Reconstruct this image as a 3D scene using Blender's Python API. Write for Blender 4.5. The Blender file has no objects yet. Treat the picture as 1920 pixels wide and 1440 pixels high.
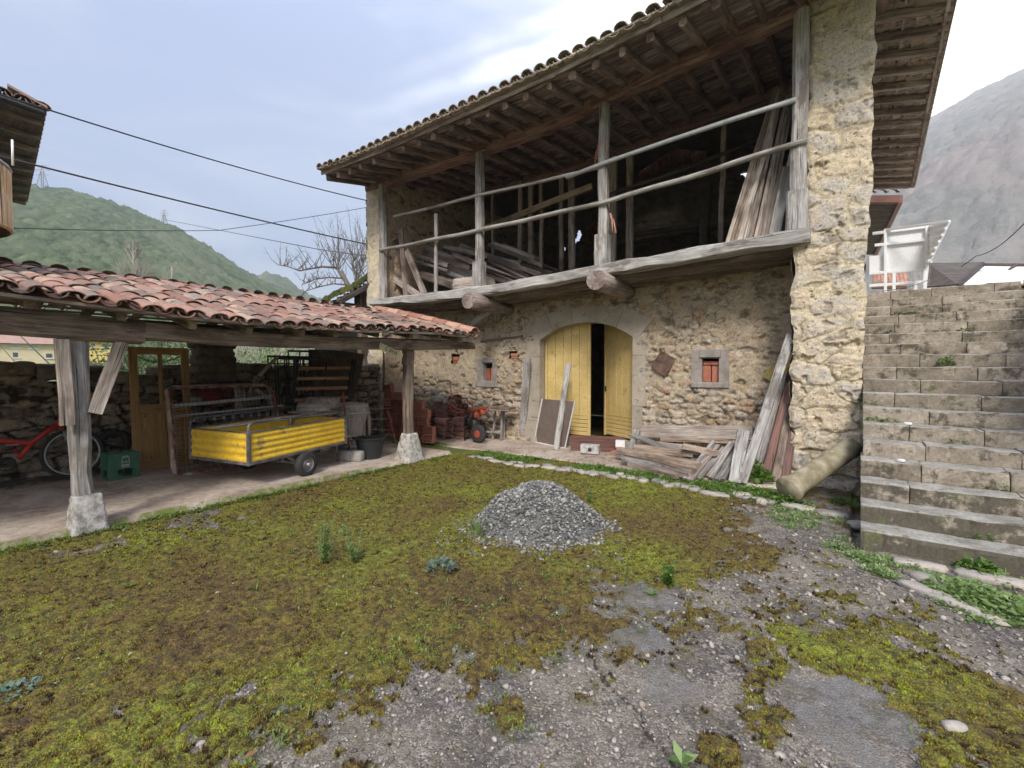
import bpy, math, random
import numpy as np
from mathutils import Vector, Matrix, noise as mnoise
random.seed(7); rng = np.random.default_rng(11)
R = math.radians
S = bpy.context.scene
COL = S.collection

# ---------------------------------------------------------------- camera, sky, sun, exposure
YAW = R(35.5); PITCH = math.atan(30/898.); EYE = 1.6
cam_d = bpy.data.cameras.new('camera'); cam = bpy.data.objects.new('camera', cam_d); COL.objects.link(cam)
cam.location = (0, 0, EYE); cam.rotation_euler = (R(90)-PITCH, 0, YAW)
cam_d.sensor_width = 36; cam_d.lens = 898/1920*36; cam_d.clip_end = 6000; cam_d.clip_start = .05
S.camera = cam
S.view_settings.view_transform = 'Standard'; S.view_settings.look = 'None'
S.view_settings.exposure = 0.74; S.view_settings.gamma = 1
try: S.cycles.max_bounces = 6; S.cycles.diffuse_bounces = 4; S.cycles.volume_bounces = 1
except Exception: pass

def ray(px, py):
    x = (px-960)/898.; z = -(py-720)/898.; y = 1.
    y2 = y*math.cos(PITCH)+z*math.sin(PITCH); z2 = -y*math.sin(PITCH)+z*math.cos(PITCH)
    return Vector((x*math.cos(YAW)-y2*math.sin(YAW), x*math.sin(YAW)+y2*math.cos(YAW), z2))
def at(px, py, U=None, V=None, Z=None, D=None):
    """point of a plane of the place (U: along the facade, V: into the barn, Z: height) seen at a pixel"""
    r = ray(px, py)
    if Z is not None: t = (Z-EYE)/r.z
    elif U is not None: t = U/r.x
    elif V is not None: t = V/r.y
    else: t = D/math.hypot(r.x, r.y)
    return Vector((0, 0, EYE))+r*t

SUN_EL, SUN_AZ = R(40), R(152)      # azimuth measured from +Y clockwise
W = bpy.data.worlds.new('World'); S.world = W; W.use_nodes = True
nt = W.node_tree; nt.nodes.clear()
def wn(t, **k):
    n = nt.nodes.new(t)
    for a, b in k.items(): setattr(n, a, b)
    return n
out = wn('ShaderNodeOutputWorld'); bg = wn('ShaderNodeBackground'); nt.links.new(bg.outputs[0], out.inputs[0])
sky = wn('ShaderNodeTexSky', sky_type='NISHITA', sun_disc=False, sun_elevation=SUN_EL, sun_rotation=SUN_AZ, air_density=1.3, dust_density=3.5, ozone_density=1.5)
tc = wn('ShaderNodeTexCoord')
def wmath(op, a, b=None, c=None):
    n = wn('ShaderNodeMath', operation=op)
    for i, v in enumerate((a, b, c)):
        if v is None: continue
        if isinstance(v, (int, float)): n.inputs[i].default_value = v
        else: nt.links.new(v, n.inputs[i])
    return n.outputs[0]
def wdot(vec):
    n = wn('ShaderNodeVectorMath', operation='DOT_PRODUCT'); nt.links.new(tc.outputs['Generated'], n.inputs[0]); n.inputs[1].default_value = vec
    return n.outputs['Value']
def wsmooth(v, a, b):
    n = wn('ShaderNodeMapRange', interpolation_type='SMOOTHSTEP'); nt.links.new(v, n.inputs[0]); n.inputs[1].default_value = a; n.inputs[2].default_value = b
    return n.outputs[0]
def wmix(f, a, b):
    n = wn('ShaderNodeMix', data_type='RGBA')
    for i, v in ((0, f), (6, a), (7, b)):
        if isinstance(v, (int, float)): n.inputs[i].default_value = v
        elif isinstance(v, tuple): n.inputs[i].default_value = v+(1,)
        else: nt.links.new(v, n.inputs[i])
    return n.outputs[2]
def wscale(c, f):
    n = wn('ShaderNodeVectorMath', operation='SCALE'); nt.links.new(c, n.inputs[0]); n.inputs['Scale'].default_value = 1
    if isinstance(f, (int, float)): n.inputs['Scale'].default_value = f
    else: nt.links.new(f, n.inputs['Scale'])
    return n.outputs[0]
# thin cloud veil over the sky: blue grey on the left, bright towards the hidden sun on the right
bright_dir = ray(1900, -80).normalized()
toward = wsmooth(wdot(tuple(bright_dir)), 0.79, 0.995)
elev = wdot((0, 0, 1))
mp = wn('ShaderNodeMapping'); nt.links.new(tc.outputs['Generated'], mp.inputs[0]); mp.inputs['Scale'].default_value = (1.2, 1.2, 4.5)
nz = wn('ShaderNodeTexNoise'); nt.links.new(mp.outputs[0], nz.inputs[0]); nz.inputs['Scale'].default_value = 1.7; nz.inputs['Detail'].default_value = 6; nz.inputs['Roughness'].default_value = .55; nz.inputs['Distortion'].default_value = .6
cl = wsmooth(nz.outputs[0], .40, .68)
veil = wmix(cl, (.40, .49, .74), (.66, .71, .86))
veil = wmix(toward, veil, (2.3, 2.25, 2.15))
def streak(p, q, wdt, amt, fr):
    n = ray(*p).cross(ray(*q)).normalized()
    d = wmath('ABSOLUTE', wmath('ADD', wdot(tuple(n)), wmath('MULTIPLY', wmath('SUBTRACT', nz.outputs[0], .5), .05)))
    s = wmath('SUBTRACT', 1.0, wsmooth(d, 0.0, wdt))
    a0 = ray(*p).normalized(); b0 = ray(*q).normalized(); t = (b0-a0)
    along = wsmooth(wmath('SUBTRACT', wdot(tuple(t)), t.dot(a0)), 0.0, t.dot(b0)-t.dot(a0))
    nn = wn('ShaderNodeTexNoise'); nt.links.new(tc.outputs['Generated'], nn.inputs[0]); nn.inputs['Scale'].default_value = fr; nn.inputs['Detail'].default_value = 5
    return wmath('MULTIPLY', wmath('MULTIPLY', s, along), wmath('MULTIPLY', wsmooth(nn.outputs[0], .2, .6), amt))
s1 = streak((600, 240), (1150, 62), .028, 1., 9); s2 = streak((640, 175), (1200, -10), .022, .8, 7)
veil = wmix(s1, veil, (2.0, 2.0, 2.05)); veil = wmix(s2, veil, (1.6, 1.6, 1.65))
# an overcast dome is brightest overhead
veil = wscale(veil, wmath('ADD', 1.0, wmath('MULTIPLY', wsmooth(elev, .45, .95), 1.2)))
fin = wn('ShaderNodeVectorMath', operation='ADD'); nt.links.new(wscale(veil, .86*.62), fin.inputs[0]); nt.links.new(wscale(sky.outputs[0], .022), fin.inputs[1])
nt.links.new(fin.outputs[0], bg.inputs[0]); bg.inputs[1].default_value = 1.0
sd = bpy.data.lights.new('sun', 'SUN'); so = bpy.data.objects.new('sun', sd); COL.objects.link(so)
sd.energy = 3.0; sd.angle = R(14); sd.color = (1, .95, .87)
sdir = Vector((math.sin(SUN_AZ)*math.cos(SUN_EL), math.cos(SUN_AZ)*math.cos(SUN_EL), math.sin(SUN_EL)))
so.rotation_euler = sdir.to_track_quat('Z', 'Y').to_euler()

# ---------------------------------------------------------------- helpers: noise
def h2(ix, iy, s=0):
    n = (ix.astype(np.int64)*374761393+iy.astype(np.int64)*668265263+s*974634777) & 0xffffffff
    n = ((n ^ (n >> 13))*1274126177) & 0xffffffff
    n = ((n ^ (n >> 16))*2246822519) & 0xffffffff
    return ((n ^ (n >> 15)) & 0xffffff)/16777215.
def vn(x, y, s=0):
    x = np.asarray(x, float); y = np.asarray(y, float)
    ix = np.floor(x); iy = np.floor(y); fx = x-ix; fy = y-iy; fx = fx*fx*(3-2*fx); fy = fy*fy*(3-2*fy)
    a = h2(ix, iy, s); b = h2(ix+1, iy, s); c = h2(ix, iy+1, s); d = h2(ix+1, iy+1, s)
    return (a*(1-fx)+b*fx)*(1-fy)+(c*(1-fx)+d*fx)*fy
def fbm(x, y, s=0, o=4):
    t = 0; a = .5; m = 0
    for i in range(o):
        t = t+a*vn(x*2**i+i*17.3, y*2**i+i*9.1, s+i); m += a; a *= .5
    return t/m
def sst(x, a, b):
    t = np.clip((x-a)/(b-a), 0, 1); return t*t*(3-2*t)
def cells(x, y, cw, ch, s=0, jit=.8):
    gx = x/cw; gy = y/ch
    row = np.floor(gy)
    f1 = np.full(gx.shape, 9.); f2 = np.full(gx.shape, 9.); idd = np.zeros(gx.shape)
    for dy in (-1, 0, 1):
        iy = row+dy; off = h2(iy, iy*0+3, s+5)
        bx = np.floor(gx-off)
        for dx in (-1, 0, 1):
            ix = bx+dx
            cx = ix+off+.5+(h2(ix, iy, s)-.5)*jit; cy = iy+.5+(h2(ix, iy, s+1)-.5)*jit*.7
            k = .75+.5*h2(ix, iy, s+7)
            d = (np.abs(gx-cx)**2.4*k+np.abs(gy-cy)**2.4*(1.25))**(1/2.4)
            i_ = h2(ix, iy, s+2)
            m = d < f1
            f2 = np.where(m, f1, np.minimum(f2, d)); idd = np.where(m, i_, idd); f1 = np.where(m, d, f1)
    return f1, f2, idd

# ---------------------------------------------------------------- helpers: materials
MATS = {}
def new_mat(name):
    m = bpy.data.materials.new(name); m.use_nodes = True; t = m.node_tree
    b = t.nodes['Principled BSDF']; return m, t, b
def nd(t, ty, ins=None, **k):
    n = t.nodes.new(ty)
    for a, b in k.items(): setattr(n, a, b)
    for a, b in (ins or {}).items():
        if hasattr(b, 'links') or isinstance(b, bpy.types.NodeSocket): t.links.new(b, n.inputs[a])
        else: n.inputs[a].default_value = b
    return n
def ramp(t, f, cols):
    n = t.nodes.new('ShaderNodeValToRGB'); e = n.color_ramp.elements
    while len(e) > 1: e.remove(e[-1])
    for i, (p, c) in enumerate(cols):
        if i == 0: e[0].position = p; el = e[0]
        else: el = e.new(p)
        el.color = tuple(c)+(1,)
    t.links.new(f, n.inputs[0]); return n.outputs[0]
def mixc(t, f, a, b, mode='MIX'):
    n = t.nodes.new('ShaderNodeMix'); n.data_type = 'RGBA'; n.blend_type = mode
    for i, v in ((0, f), (6, a), (7, b)):
        if isinstance(v, bpy.types.NodeSocket): t.links.new(v, n.inputs[i])
        elif isinstance(v, (int, float)): n.inputs[i].default_value = v
        else: n.inputs[i].default_value = tuple(v)+(1,)
    return n.outputs[2]
def mth(t, op, a, b=0.):
    n = t.nodes.new('ShaderNodeMath'); n.operation = op
    for i, v in ((0, a), (1, b)):
        if isinstance(v, bpy.types.NodeSocket): t.links.new(v, n.inputs[i])
        else: n.inputs[i].default_value = v
    return n.outputs[0]
def mrange(t, v, a, b, c=0., d=1.):
    n = t.nodes.new('ShaderNodeMapRange'); n.interpolation_type = 'SMOOTHSTEP'; t.links.new(v, n.inputs[0])
    for i, x in enumerate((a, b, c, d)): n.inputs[i+1].default_value = x
    return n.outputs[0]
def attr(t, name, out='Fac'):
    n = t.nodes.new('ShaderNodeAttribute'); n.attribute_name = name; return n.outputs[out]
def noi(t, co, sc, det=4, ro=.6, dist=0.):
    n = t.nodes.new('ShaderNodeTexNoise'); t.links.new(co, n.inputs[0]); n.inputs['Scale'].default_value = sc; n.inputs['Detail'].default_value = det; n.inputs['Roughness'].default_value = ro; n.inputs['Distortion'].default_value = dist
    return n.outputs[0]
def stretch(t, co, s):
    n = t.nodes.new('ShaderNodeMapping'); t.links.new(co, n.inputs[0]); n.inputs['Scale'].default_value = s; return n.outputs[0]
def geo_pos(t): return t.nodes.new('ShaderNodeNewGeometry').outputs['Position']
def bump(t, b, h, st=.5, dist=.01):
    n = t.nodes.new('ShaderNodeBump'); n.inputs['Strength'].default_value = st; n.inputs['Distance'].default_value = dist
    t.links.new(h, n.inputs['Height']); t.links.new(n.outputs[0], b.inputs['Normal'])
def val(t, c, f):
    n = t.nodes.new('ShaderNodeHueSaturation'); t.links.new(c, n.inputs['Color']); t.links.new(f, n.inputs['Value']); return n.outputs[0]

def general(name, cols, sc=6, rough=.8, metal=0., bs=60, bst=.4, bd=.004, rv=.5, dirt=None, det=5, orr=0.):
    """noise-coloured surface; every piece in a mesh carries its own tint (attribute rnd)"""
    if name in MATS: return MATS[name]
    m, t, b = new_mat(name); tco = t.nodes.new('ShaderNodeTexCoord').outputs['Object']
    n1 = noi(t, tco, sc, det); r = mth(t, 'FRACT', mth(t, 'ADD', attr(t, 'rnd'), mth(t, 'MULTIPLY', t.nodes.new('ShaderNodeObjectInfo').outputs['Random'], orr)))
    f = mth(t, 'ADD', mth(t, 'MULTIPLY', r, rv), mth(t, 'MULTIPLY', mrange(t, n1, .3, .7), 1-rv))
    k = len(cols)-1
    c = ramp(t, f, [(.08+.84*i/max(k, 1), x) for i, x in enumerate(cols)])
    if dirt:
        n2 = noi(t, tco, dirt[2], 6, .7); c = mixc(t, mrange(t, n2, dirt[1], dirt[1]+.12), c, dirt[0])
    n3 = noi(t, tco, bs, 4, .7)
    c = val(t, c, mrange(t, n3, .25, .75, .82, 1.15))
    t.links.new(c, b.inputs['Base Color']); b.inputs['Roughness'].default_value = rough; b.inputs['Metallic'].default_value = metal
    bump(t, b, n3, bst, bd); MATS[name] = m; return m

def wood(name, dark, mid, light, rough=.85, fine=1.0, stain=None):
    if name in MATS: return MATS[name]
    m, t, b = new_mat(name); g = attr(t, 'gc', 'Vector'); r = mth(t, 'FRACT', mth(t, 'ADD', attr(t, 'rnd'), mth(t, 'MULTIPLY', t.nodes.new('ShaderNodeObjectInfo').outputs['Random'], .35)))
    a1 = noi(t, stretch(t, g, (1.3, 30*fine, 30*fine)), 1, 6, .65, .6)
    a2 = noi(t, stretch(t, g, (5, 120*fine, 120*fine)), 1, 3, .6)
    a3 = noi(t, stretch(t, g, (2, 5, 5)), 1, 4, .6, .5)
    f = mth(t, 'ADD', mth(t, 'ADD', mth(t, 'MULTIPLY', mrange(t, a1, .28, .72), .5), mth(t, 'MULTIPLY', r, .35)), mth(t, 'MULTIPLY', mrange(t, a3, .3, .7), .34))
    c = ramp(t, f, [(.1, dark), (.5, mid), (.95, light)])
    if stain: c = mixc(t, mth(t, 'MULTIPLY', mrange(t, noi(t, stretch(t, g, (1, 3, 3)), 1.6, 5, .7), .5, .62), .8), c, stain)
    c = val(t, c, mrange(t, a2, .2, .8, .65, 1.25))
    cr = mrange(t, noi(t, stretch(t, g, (.9, 55, 55)), 1, 2, .5, 1.2), .30, .36)     # drying cracks along the grain
    c = mixc(t, mth(t, 'SUBTRACT', 1.0, cr), c, tuple(x*.25 for x in dark))
    t.links.new(c, b.inputs['Base Color']); b.inputs['Roughness'].default_value = rough
    hh = mth(t, 'ADD', mth(t, 'MULTIPLY', a1, .6), mth(t, 'ADD', mth(t, 'MULTIPLY', a2, .3), mth(t, 'MULTIPLY', cr, .8)))
    bump(t, b, hh, .7, .006); MATS[name] = m; return m

def masonry(name, pal, mortar, mort2, rough=.92, dark=None):
    m, t, b = new_mat(name); p = geo_pos(t)
    sid = attr(t, 'sid'); mo = attr(t, 'mort')
    n1 = noi(t, p, 9, 6, .65, .4); n2 = noi(t, p, 45, 5, .7); n3 = noi(t, p, 2.2, 4, .6)
    f = mth(t, 'ADD', mth(t, 'MULTIPLY', sid, .78), mth(t, 'MULTIPLY', mrange(t, n1, .3, .7), .22))
    c = ramp(t, f, [(.04+.92*i/(len(pal)-1), x) for i, x in enumerate(pal)])
    mc = mixc(t, mrange(t, n3, .38, .62), mortar, mort2)
    mc = mixc(t, mrange(t, n1, .45, .75), mc, tuple(x*.62 for x in mort2))
    c = mixc(t, mo, c, mc)
    c = mixc(t, mth(t, 'MULTIPLY', attr(t, 'crev'), .85), c, (.045, .035, .026))
    pit = mrange(t, noi(t, p, 26, 3, .5), .30, .38)
    c = mixc(t, mth(t, 'MULTIPLY', mth(t, 'SUBTRACT', 1.0, pit), .75), c, tuple(x*.3 for x in mort2))
    lich = mrange(t, noi(t, p, 13, 6, .75), .56, .64)
    c = mixc(t, mth(t, 'MULTIPLY', lich, .45), c, dark or (.12, .115, .10))
    c = val(t, c, mrange(t, n2, .25, .75, .68, 1.28))
    t.links.new(c, b.inputs['Base Color']); b.inputs['Roughness'].default_value = rough
    hh = mth(t, 'ADD', mth(t, 'ADD', mth(t, 'MULTIPLY', n1, .8), mth(t, 'MULTIPLY', n2, .45)), mth(t, 'MULTIPLY', pit, .5))
    bump(t, b, hh, .75, .018); return m

# ---------------------------------------------------------------- helpers: meshes and objects
def tag(o, label=None, cat=None, group=None, kind=None):
    if label: o['label'] = label
    if cat: o['category'] = cat
    if group: o['group'] = group
    if kind: o['kind'] = kind
    return o
def thing(name, label, cat, loc=(0, 0, 0), group=None, rz=0):
    o = bpy.data.objects.new(name, None); COL.objects.link(o); o.location = loc; o.rotation_euler = (0, 0, rz); o.empty_display_size = .1
    return tag(o, label, cat, group)
def origin(p):
    x = Vector((0, 0, 0))
    while p is not None: x += p.location; p = p.parent
    return x
def link(name, me, parent):
    o = bpy.data.objects.new(name, me); COL.objects.link(o)
    if parent is not None: o.parent = parent
    return o
def fastmesh(name, V_, F_, mat, parent=None, smooth=False, attrs=None, base=None):
    V_ = np.asarray(V_, np.float32)
    org = np.array(base if base is not None else (origin(parent) if parent is not None else (0, 0, 0)), np.float32)
    me = bpy.data.meshes.new(name); n = len(V_); F_ = np.asarray(F_, np.int32); k = F_.shape[1]
    me.vertices.add(n); me.vertices.foreach_set('co', (V_-org).ravel())
    me.loops.add(F_.size); me.loops.foreach_set('vertex_index', F_.ravel())
    me.polygons.add(len(F_)); me.polygons.foreach_set('loop_start', np.arange(0, F_.size, k, dtype=np.int32)); me.polygons.foreach_set('loop_total', np.full(len(F_), k, np.int32))
    if smooth: me.polygons.foreach_set('use_smooth', np.ones(len(F_), bool))
    for a, v in (attrs or {}).items():
        v = np.asarray(v, np.float32)
        if v.ndim == 2: me.attributes.new(a, 'FLOAT_VECTOR', 'POINT').data.foreach_set('vector', v.ravel())
        else: me.attributes.new(a, 'FLOAT', 'POINT').data.foreach_set('value', v)
    me.update(calc_edges=True); me.materials.append(mat)
    o = link(name, me, parent)
    if parent is None and base is not None: o.location = base
    return o

def basis(d, up=(0, 0, 1)):
    d = Vector(d).normalized(); up = Vector(up)
    if abs(d.dot(up)) > .97: up = Vector((1, 0, 0)) if abs(d.x) < .9 else Vector((0, 1, 0))
    s = d.cross(up).normalized(); u = s.cross(d).normalized(); return d, s, u
class MB:
    def __init__(s): s.v = []; s.f = []; s.g = []; s.r = []; s.m = []; s.sm = []
    def add(s, vs, fs, gc=None, rnd=None, mi=0, sm=False):
        b = len(s.v); s.v += [tuple(x) for x in vs]; s.f += [tuple(b+i for i in f) for f in fs]
        s.g += [tuple(x) for x in (gc or vs)]; r = random.random() if rnd is None else rnd
        s.r += [r]*len(vs); s.m += [mi]*len(fs); s.sm += [sm]*len(fs)
    def beam(s, p0, p1, w, h, up=(0, 0, 1), seg=1, jit=0., ch=.12, rnd=None, mi=0, taper=1., bow=0.):
        """a sawn or hewn bar from p0 to p1, chamfered, grain along it"""
        p0 = Vector(p0); p1 = Vector(p1); d, sd_, u = basis(p1-p0, up); L = (p1-p0).length; c = min(w, h)*ch
        prof = [(-w/2, -h/2+c), (-w/2, h/2-c), (-w/2+c, h/2), (w/2-c, h/2), (w/2, h/2-c), (w/2, -h/2+c), (w/2-c, -h/2), (-w/2+c, -h/2)]
        vs = []; gs = []; o = Vector((random.random()*50, random.random()*50, random.random()*50)); ph = random.random()*6
        for i in range(seg+1):
            t = i/seg; k = 1+(taper-1)*t; jx, jy = (random.gauss(0, jit), random.gauss(0, jit)) if jit else (0, 0)
            cc = p0+d*(L*t)+u*(bow*math.sin(math.pi*t))
            for (a, b) in prof:
                ja, jb = (random.gauss(0, jit*.5), random.gauss(0, jit*.5)) if jit else (0, 0)
                vs.append(cc+sd_*(a*k+jx+ja)+u*(b*k+jy+jb)); gs.append(o+Vector((L*t, a, b)))
        fs = []
        for i in range(seg):
            for j in range(8): a = i*8+j; b = i*8+(j+1) % 8; fs.append((a, b, b+8, a+8))
        fs.append(tuple(range(7, -1, -1))); fs.append(tuple(seg*8+j for j in range(8)))
        s.add(vs, fs, gs, rnd, mi)
    def box(s, c, sz, rz=0, ch=.004, rnd=None, mi=0, ax=0):
        c = Vector(c); M = Matrix.Rotation(rz, 3, 'Z'); d = M @ Vector((1, 0, 0))
        s.beam(c-d*sz[0]/2, c+d*sz[0]/2, sz[1], sz[2], ch=ch/max(min(sz[1], sz[2]), 1e-4), rnd=rnd, mi=mi)
    def tube(s, pts, r, n=8, rnd=None, mi=0, cap=True, sm=True, ecc=0.):
        pts = [Vector(p) for p in pts]; m = len(pts); rr = r if isinstance(r, (list, tuple)) else [r]*m
        vs = []; gs = []; o = Vector((random.random()*50, random.random()*50, random.random()*50)); L = 0; pu = None
        for i, p in enumerate(pts):
            d = (pts[min(i+1, m-1)]-pts[max(i-1, 0)]).normalized()
            if pu is None: _, sd_, u = basis(d)
            else:
                u = (pu-d*pu.dot(d)).normalized(); sd_ = d.cross(u)
            pu = u
            if i: L += (p-pts[i-1]).length
            for j in range(n):
                a = 2*math.pi*j/n; q = rr[i]*(1+ecc*math.sin(a*2+1.3)+ecc*.6*math.sin(3*a+i*.7))
                vs.append(p+sd_*(math.cos(a)*q)+u*(math.sin(a)*q)); gs.append(o+Vector((L, math.cos(a)*rr[i], math.sin(a)*rr[i])))
        fs = []
        for i in range(m-1):
            for j in range(n): a = i*n+j; b = i*n+(j+1) % n; fs.append((a, b, b+n, a+n))
        s.add(vs, fs, gs, rnd, mi, sm)
        if cap:
            b0 = len(s.v)-len(vs)
            s.f.append(tuple(b0+j for j in range(n-1, -1, -1))); s.f.append(tuple(b0+(m-1)*n+j for j in range(n))); s.m += [mi]*2; s.sm += [False]*2
    def ring(s, c, ax, rad, r, n=36, k=6, rnd=None, mi=0):
        d, a, b = basis(ax); vs = []; c = Vector(c)
        for i in range(n):
            t = 2*math.pi*i/n; e = a*math.cos(t)+b*math.sin(t)
            for j in range(k):
                u = 2*math.pi*j/k; vs.append(c+e*(rad+r*math.cos(u))+d*(r*math.sin(u)))
        fs = [(i*k+j, ((i+1) % n)*k+j, ((i+1) % n)*k+(j+1) % k, i*k+(j+1) % k) for i in range(n) for j in range(k)]
        s.add(vs, fs, None, rnd, mi, True)
    def lathe(s, c, prof, n=24, ax=(0, 0, 1), rnd=None, mi=0, sm=True, wob=0.):
        d, a, b = basis(ax); c = Vector(c); vs = []; gs = []
        for (r, z) in prof:
            for j in range(n):
                t = 2*math.pi*j/n; q = r*(1+wob*math.sin(t*3+z*9)); vs.append(c+d*z+a*(q*math.cos(t))+b*(q*math.sin(t))); gs.append((z, t*.4, r))
        m = len(prof)
        fs = [(i*n+j, i*n+(j+1) % n, (i+1)*n+(j+1) % n, (i+1)*n+j) for i in range(m-1) for j in range(n)]
        s.add(vs, fs, gs, rnd, mi, sm)
    def quad(s, a, b, c, d, rnd=None, mi=0): s.add([a, b, c, d], [(0, 1, 2, 3)], None, rnd, mi)
    def rock(s, c, sz, rnd=None, mi=0, rz=None, rough=.25, sub=1):
        """an angular stone: a jittered subdivided box"""
        c = Vector(c); n = 3; vs = []; idx = {}; fs = []; sd_ = random.random()*99; M = Matrix.Rotation(random.random()*6.3 if rz is None else rz, 3, 'Z')
        def vid(p):
            if p not in idx:
                q = Vector(p); l = q.length; q2 = q.normalized()*1.15 if l > 0 else q; q = q.lerp(q2, .45)
                nn = mnoise.noise_vector(q*1.3+Vector((sd_, sd_, 0)))
                q = q+nn*rough; idx[p] = len(vs); vs.append(c+M @ Vector((q.x*sz[0]/2, q.y*sz[1]/2, q.z*sz[2]/2)))
            return idx[p]
        g = [-1+2*i/n for i in range(n+1)]
        for a in range(3):
            for sg in (-1, 1):
                for i in range(n):
                    for j in range(n):
                        q = []
                        for (x, y) in ((g[i], g[j]), (g[i+1], g[j]), (g[i+1], g[j+1]), (g[i], g[j+1])):
                            p = [0, 0, 0]; p[a] = sg; p[(a+1) % 3] = round(x, 4); p[(a+2) % 3] = round(y, 4); q.append(vid(tuple(p)))
                        fs.append(tuple(q) if sg > 0 else tuple(q[::-1]))
        s.add(vs, fs, None, rnd, mi, True)
    def tile(s, p, x, y, z, r0, r1, L, cov=True, rnd=None, th=.013, n=6, flat=.72):
        """one curved roof tile; p = middle of its lower end, x across, y up the slope, z out of the roof"""
        vs = []; sg = 1 if cov else -1
        for (t, r) in ((0, r0), (1, r1)):
            for q in (0, th):
                for j in range(n+1):
                    a = math.pi*j/n; rr = r-q
                    vs.append(p+x*(rr*math.cos(a))+z*(sg*(rr*math.sin(a)*flat))+y*(L*t))
        m = n+1; fs = []
        for j in range(n):
            fs.append((j, j+1, 2*m+j+1, 2*m+j)); fs.append((m+j+1, m+j, 3*m+j, 3*m+j+1)); fs.append((j+1, j, m+j, m+j+1))
        fs.append((0, 2*m, 3*m, m)); fs.append((n, m+n, 3*m+n, 2*m+n))
        s.add(vs, fs, None, rnd, 0, False)
    def build(s, name, mats, parent=None, base=None):
        org = Vector(base) if base is not None else (origin(parent) if parent is not None else Vector((0, 0, 0)))
        me = bpy.data.meshes.new(name); me.from_pydata([(v[0]-org.x, v[1]-org.y, v[2]-org.z) for v in s.v], [], s.f)
        me.attributes.new('gc', 'FLOAT_VECTOR', 'POINT').data.foreach_set('vector', np.array(s.g, np.float32).ravel())
        me.attributes.new('rnd', 'FLOAT', 'POINT').data.foreach_set('value', np.array(s.r, np.float32))
        for m in (mats if isinstance(mats, (list, tuple)) else [mats]): me.materials.append(m)
        me.polygons.foreach_set('material_index', s.m); me.polygons.foreach_set('use_smooth', s.sm); me.update()
        o = link(name, me, parent)
        if parent is None and base is not None: o.location = base
        return o
def copy_tree(o, parent=None):
    c = o.copy(); COL.objects.link(c)
    if parent is not None: c.parent = parent
    for ch in list(o.children): copy_tree(ch, c)
    return c

def panel(name, org, eu, ev, w, h, mat, parent, res=.022, cw=.3, ch=.16, amp=.03, level=None, seed=0, hole=None, edge=.0, warp=.5, base=None, ck=1.):
    """a masonry face: irregular stones standing out of mortar as real relief"""
    org = np.array(org, float); eu = np.array(Vector(eu).normalized()); ev = np.array(Vector(ev).normalized()); nn = np.cross(eu, ev)
    nx = max(2, int(w/res)); ny = max(2, int(h/res)); X, Y = np.meshgrid(np.linspace(0, w, nx+1), np.linspace(0, h, ny+1)); x = X.ravel(); y = Y.ravel()
    wx = x+(fbm(x*3.3, y*3.3, seed+3)-.5)*cw*warp*1.4; wy = y+(fbm(x*2.8, y*2.8, seed+4)-.5)*ch*warp*1.4
    f1, f2, sid = cells(wx, wy, cw, ch, seed)
    g = f2-f1; st = sst(g, .02, .30)*(.6+.4*h2(np.round(sid*9999), np.round(sid*777), 3)) * (1-.12*f1)
    lv = level(x, y) if level is not None else np.full(x.shape, .25)
    lv = lv+(fbm(x*4, y*4, seed+8)-.5)*.35
    mort = sst(lv-st, -.08, .08)
    hgt = np.maximum(st, np.minimum(lv, 1.05))
    crev = sst(g, .11, .0)*sst(fbm(x*3.1, y*3.1, seed+31, 3), .40, .62)*(1-.8*sst(lv, .7, .95)); crev = np.maximum(crev, sst(fbm(x*5, y*11, seed+33, 3), .66, .72)*.9)*ck
    d = amp*hgt-amp*.85*crev+(fbm(x*9, y*9, seed+5)-.5)*amp*.55+(fbm(x*26, y*26, seed+6, 3)-.5)*amp*.32
    pit = sst(fbm(x*6, y*6, seed+21), .70, .76); d = d-pit*amp*.9
    if edge: d = d-edge*(sst(np.minimum(x, w-x), .05, 0.0)); sh = (fbm(y*5.5, y*0+seed, seed+40, 3)-.5)*.085*sst(x, .14, 0)+(fbm(y*4.5, y*0+seed+7, seed+41, 3)-.5)*.07*sst(w-x, .12, 0)
    else: sh = 0.
    P_ = org+np.outer(x+sh, eu)+np.outer(y, ev)+np.outer(d, nn)
    ii = np.arange((nx+1)*(ny+1)).reshape(ny+1, nx+1)
    F = np.stack([ii[:-1, :-1], ii[:-1, 1:], ii[1:, 1:], ii[1:, :-1]], -1).reshape(-1, 4)
    if hole is not None:
        cx = x[F].mean(1); cy = y[F].mean(1); F = F[~hole(cx, cy)]
    return fastmesh(name, P_, F, mat, parent, True, {'sid': sid, 'mort': mort, 'crev': crev}, base)
# ---------------------------------------------------------------- materials
M = {}
M['grey_wood'] = wood('grey_wood', (.10, .09, .08), (.27, .25, .235), (.50, .475, .45), stain=(.17, .14, .11))
M['silver_wood'] = wood('silver_wood', (.12, .11, .10), (.29, .27, .25), (.46, .44, .41), stain=(.14, .115, .095))
M['brown_wood'] = wood('brown_wood', (.055, .040, .030), (.17, .125, .095), (.33, .26, .21), stain=(.09, .06, .045))
M['red_wood'] = wood('red_wood', (.060, .030, .022), (.20, .11, .082), (.36, .24, .19), stain=(.12, .055, .04))
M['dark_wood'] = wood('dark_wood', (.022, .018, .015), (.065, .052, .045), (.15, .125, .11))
M['board_wood'] = wood('board_wood', (.09, .065, .055), (.26, .205, .175), (.48, .41, .365), stain=(.13, .085, .065))
M['roof_wood'] = wood('roof_wood', (.045, .032, .027), (.17, .125, .105), (.46, .37, .32), stain=(.10, .06, .045))
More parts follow.
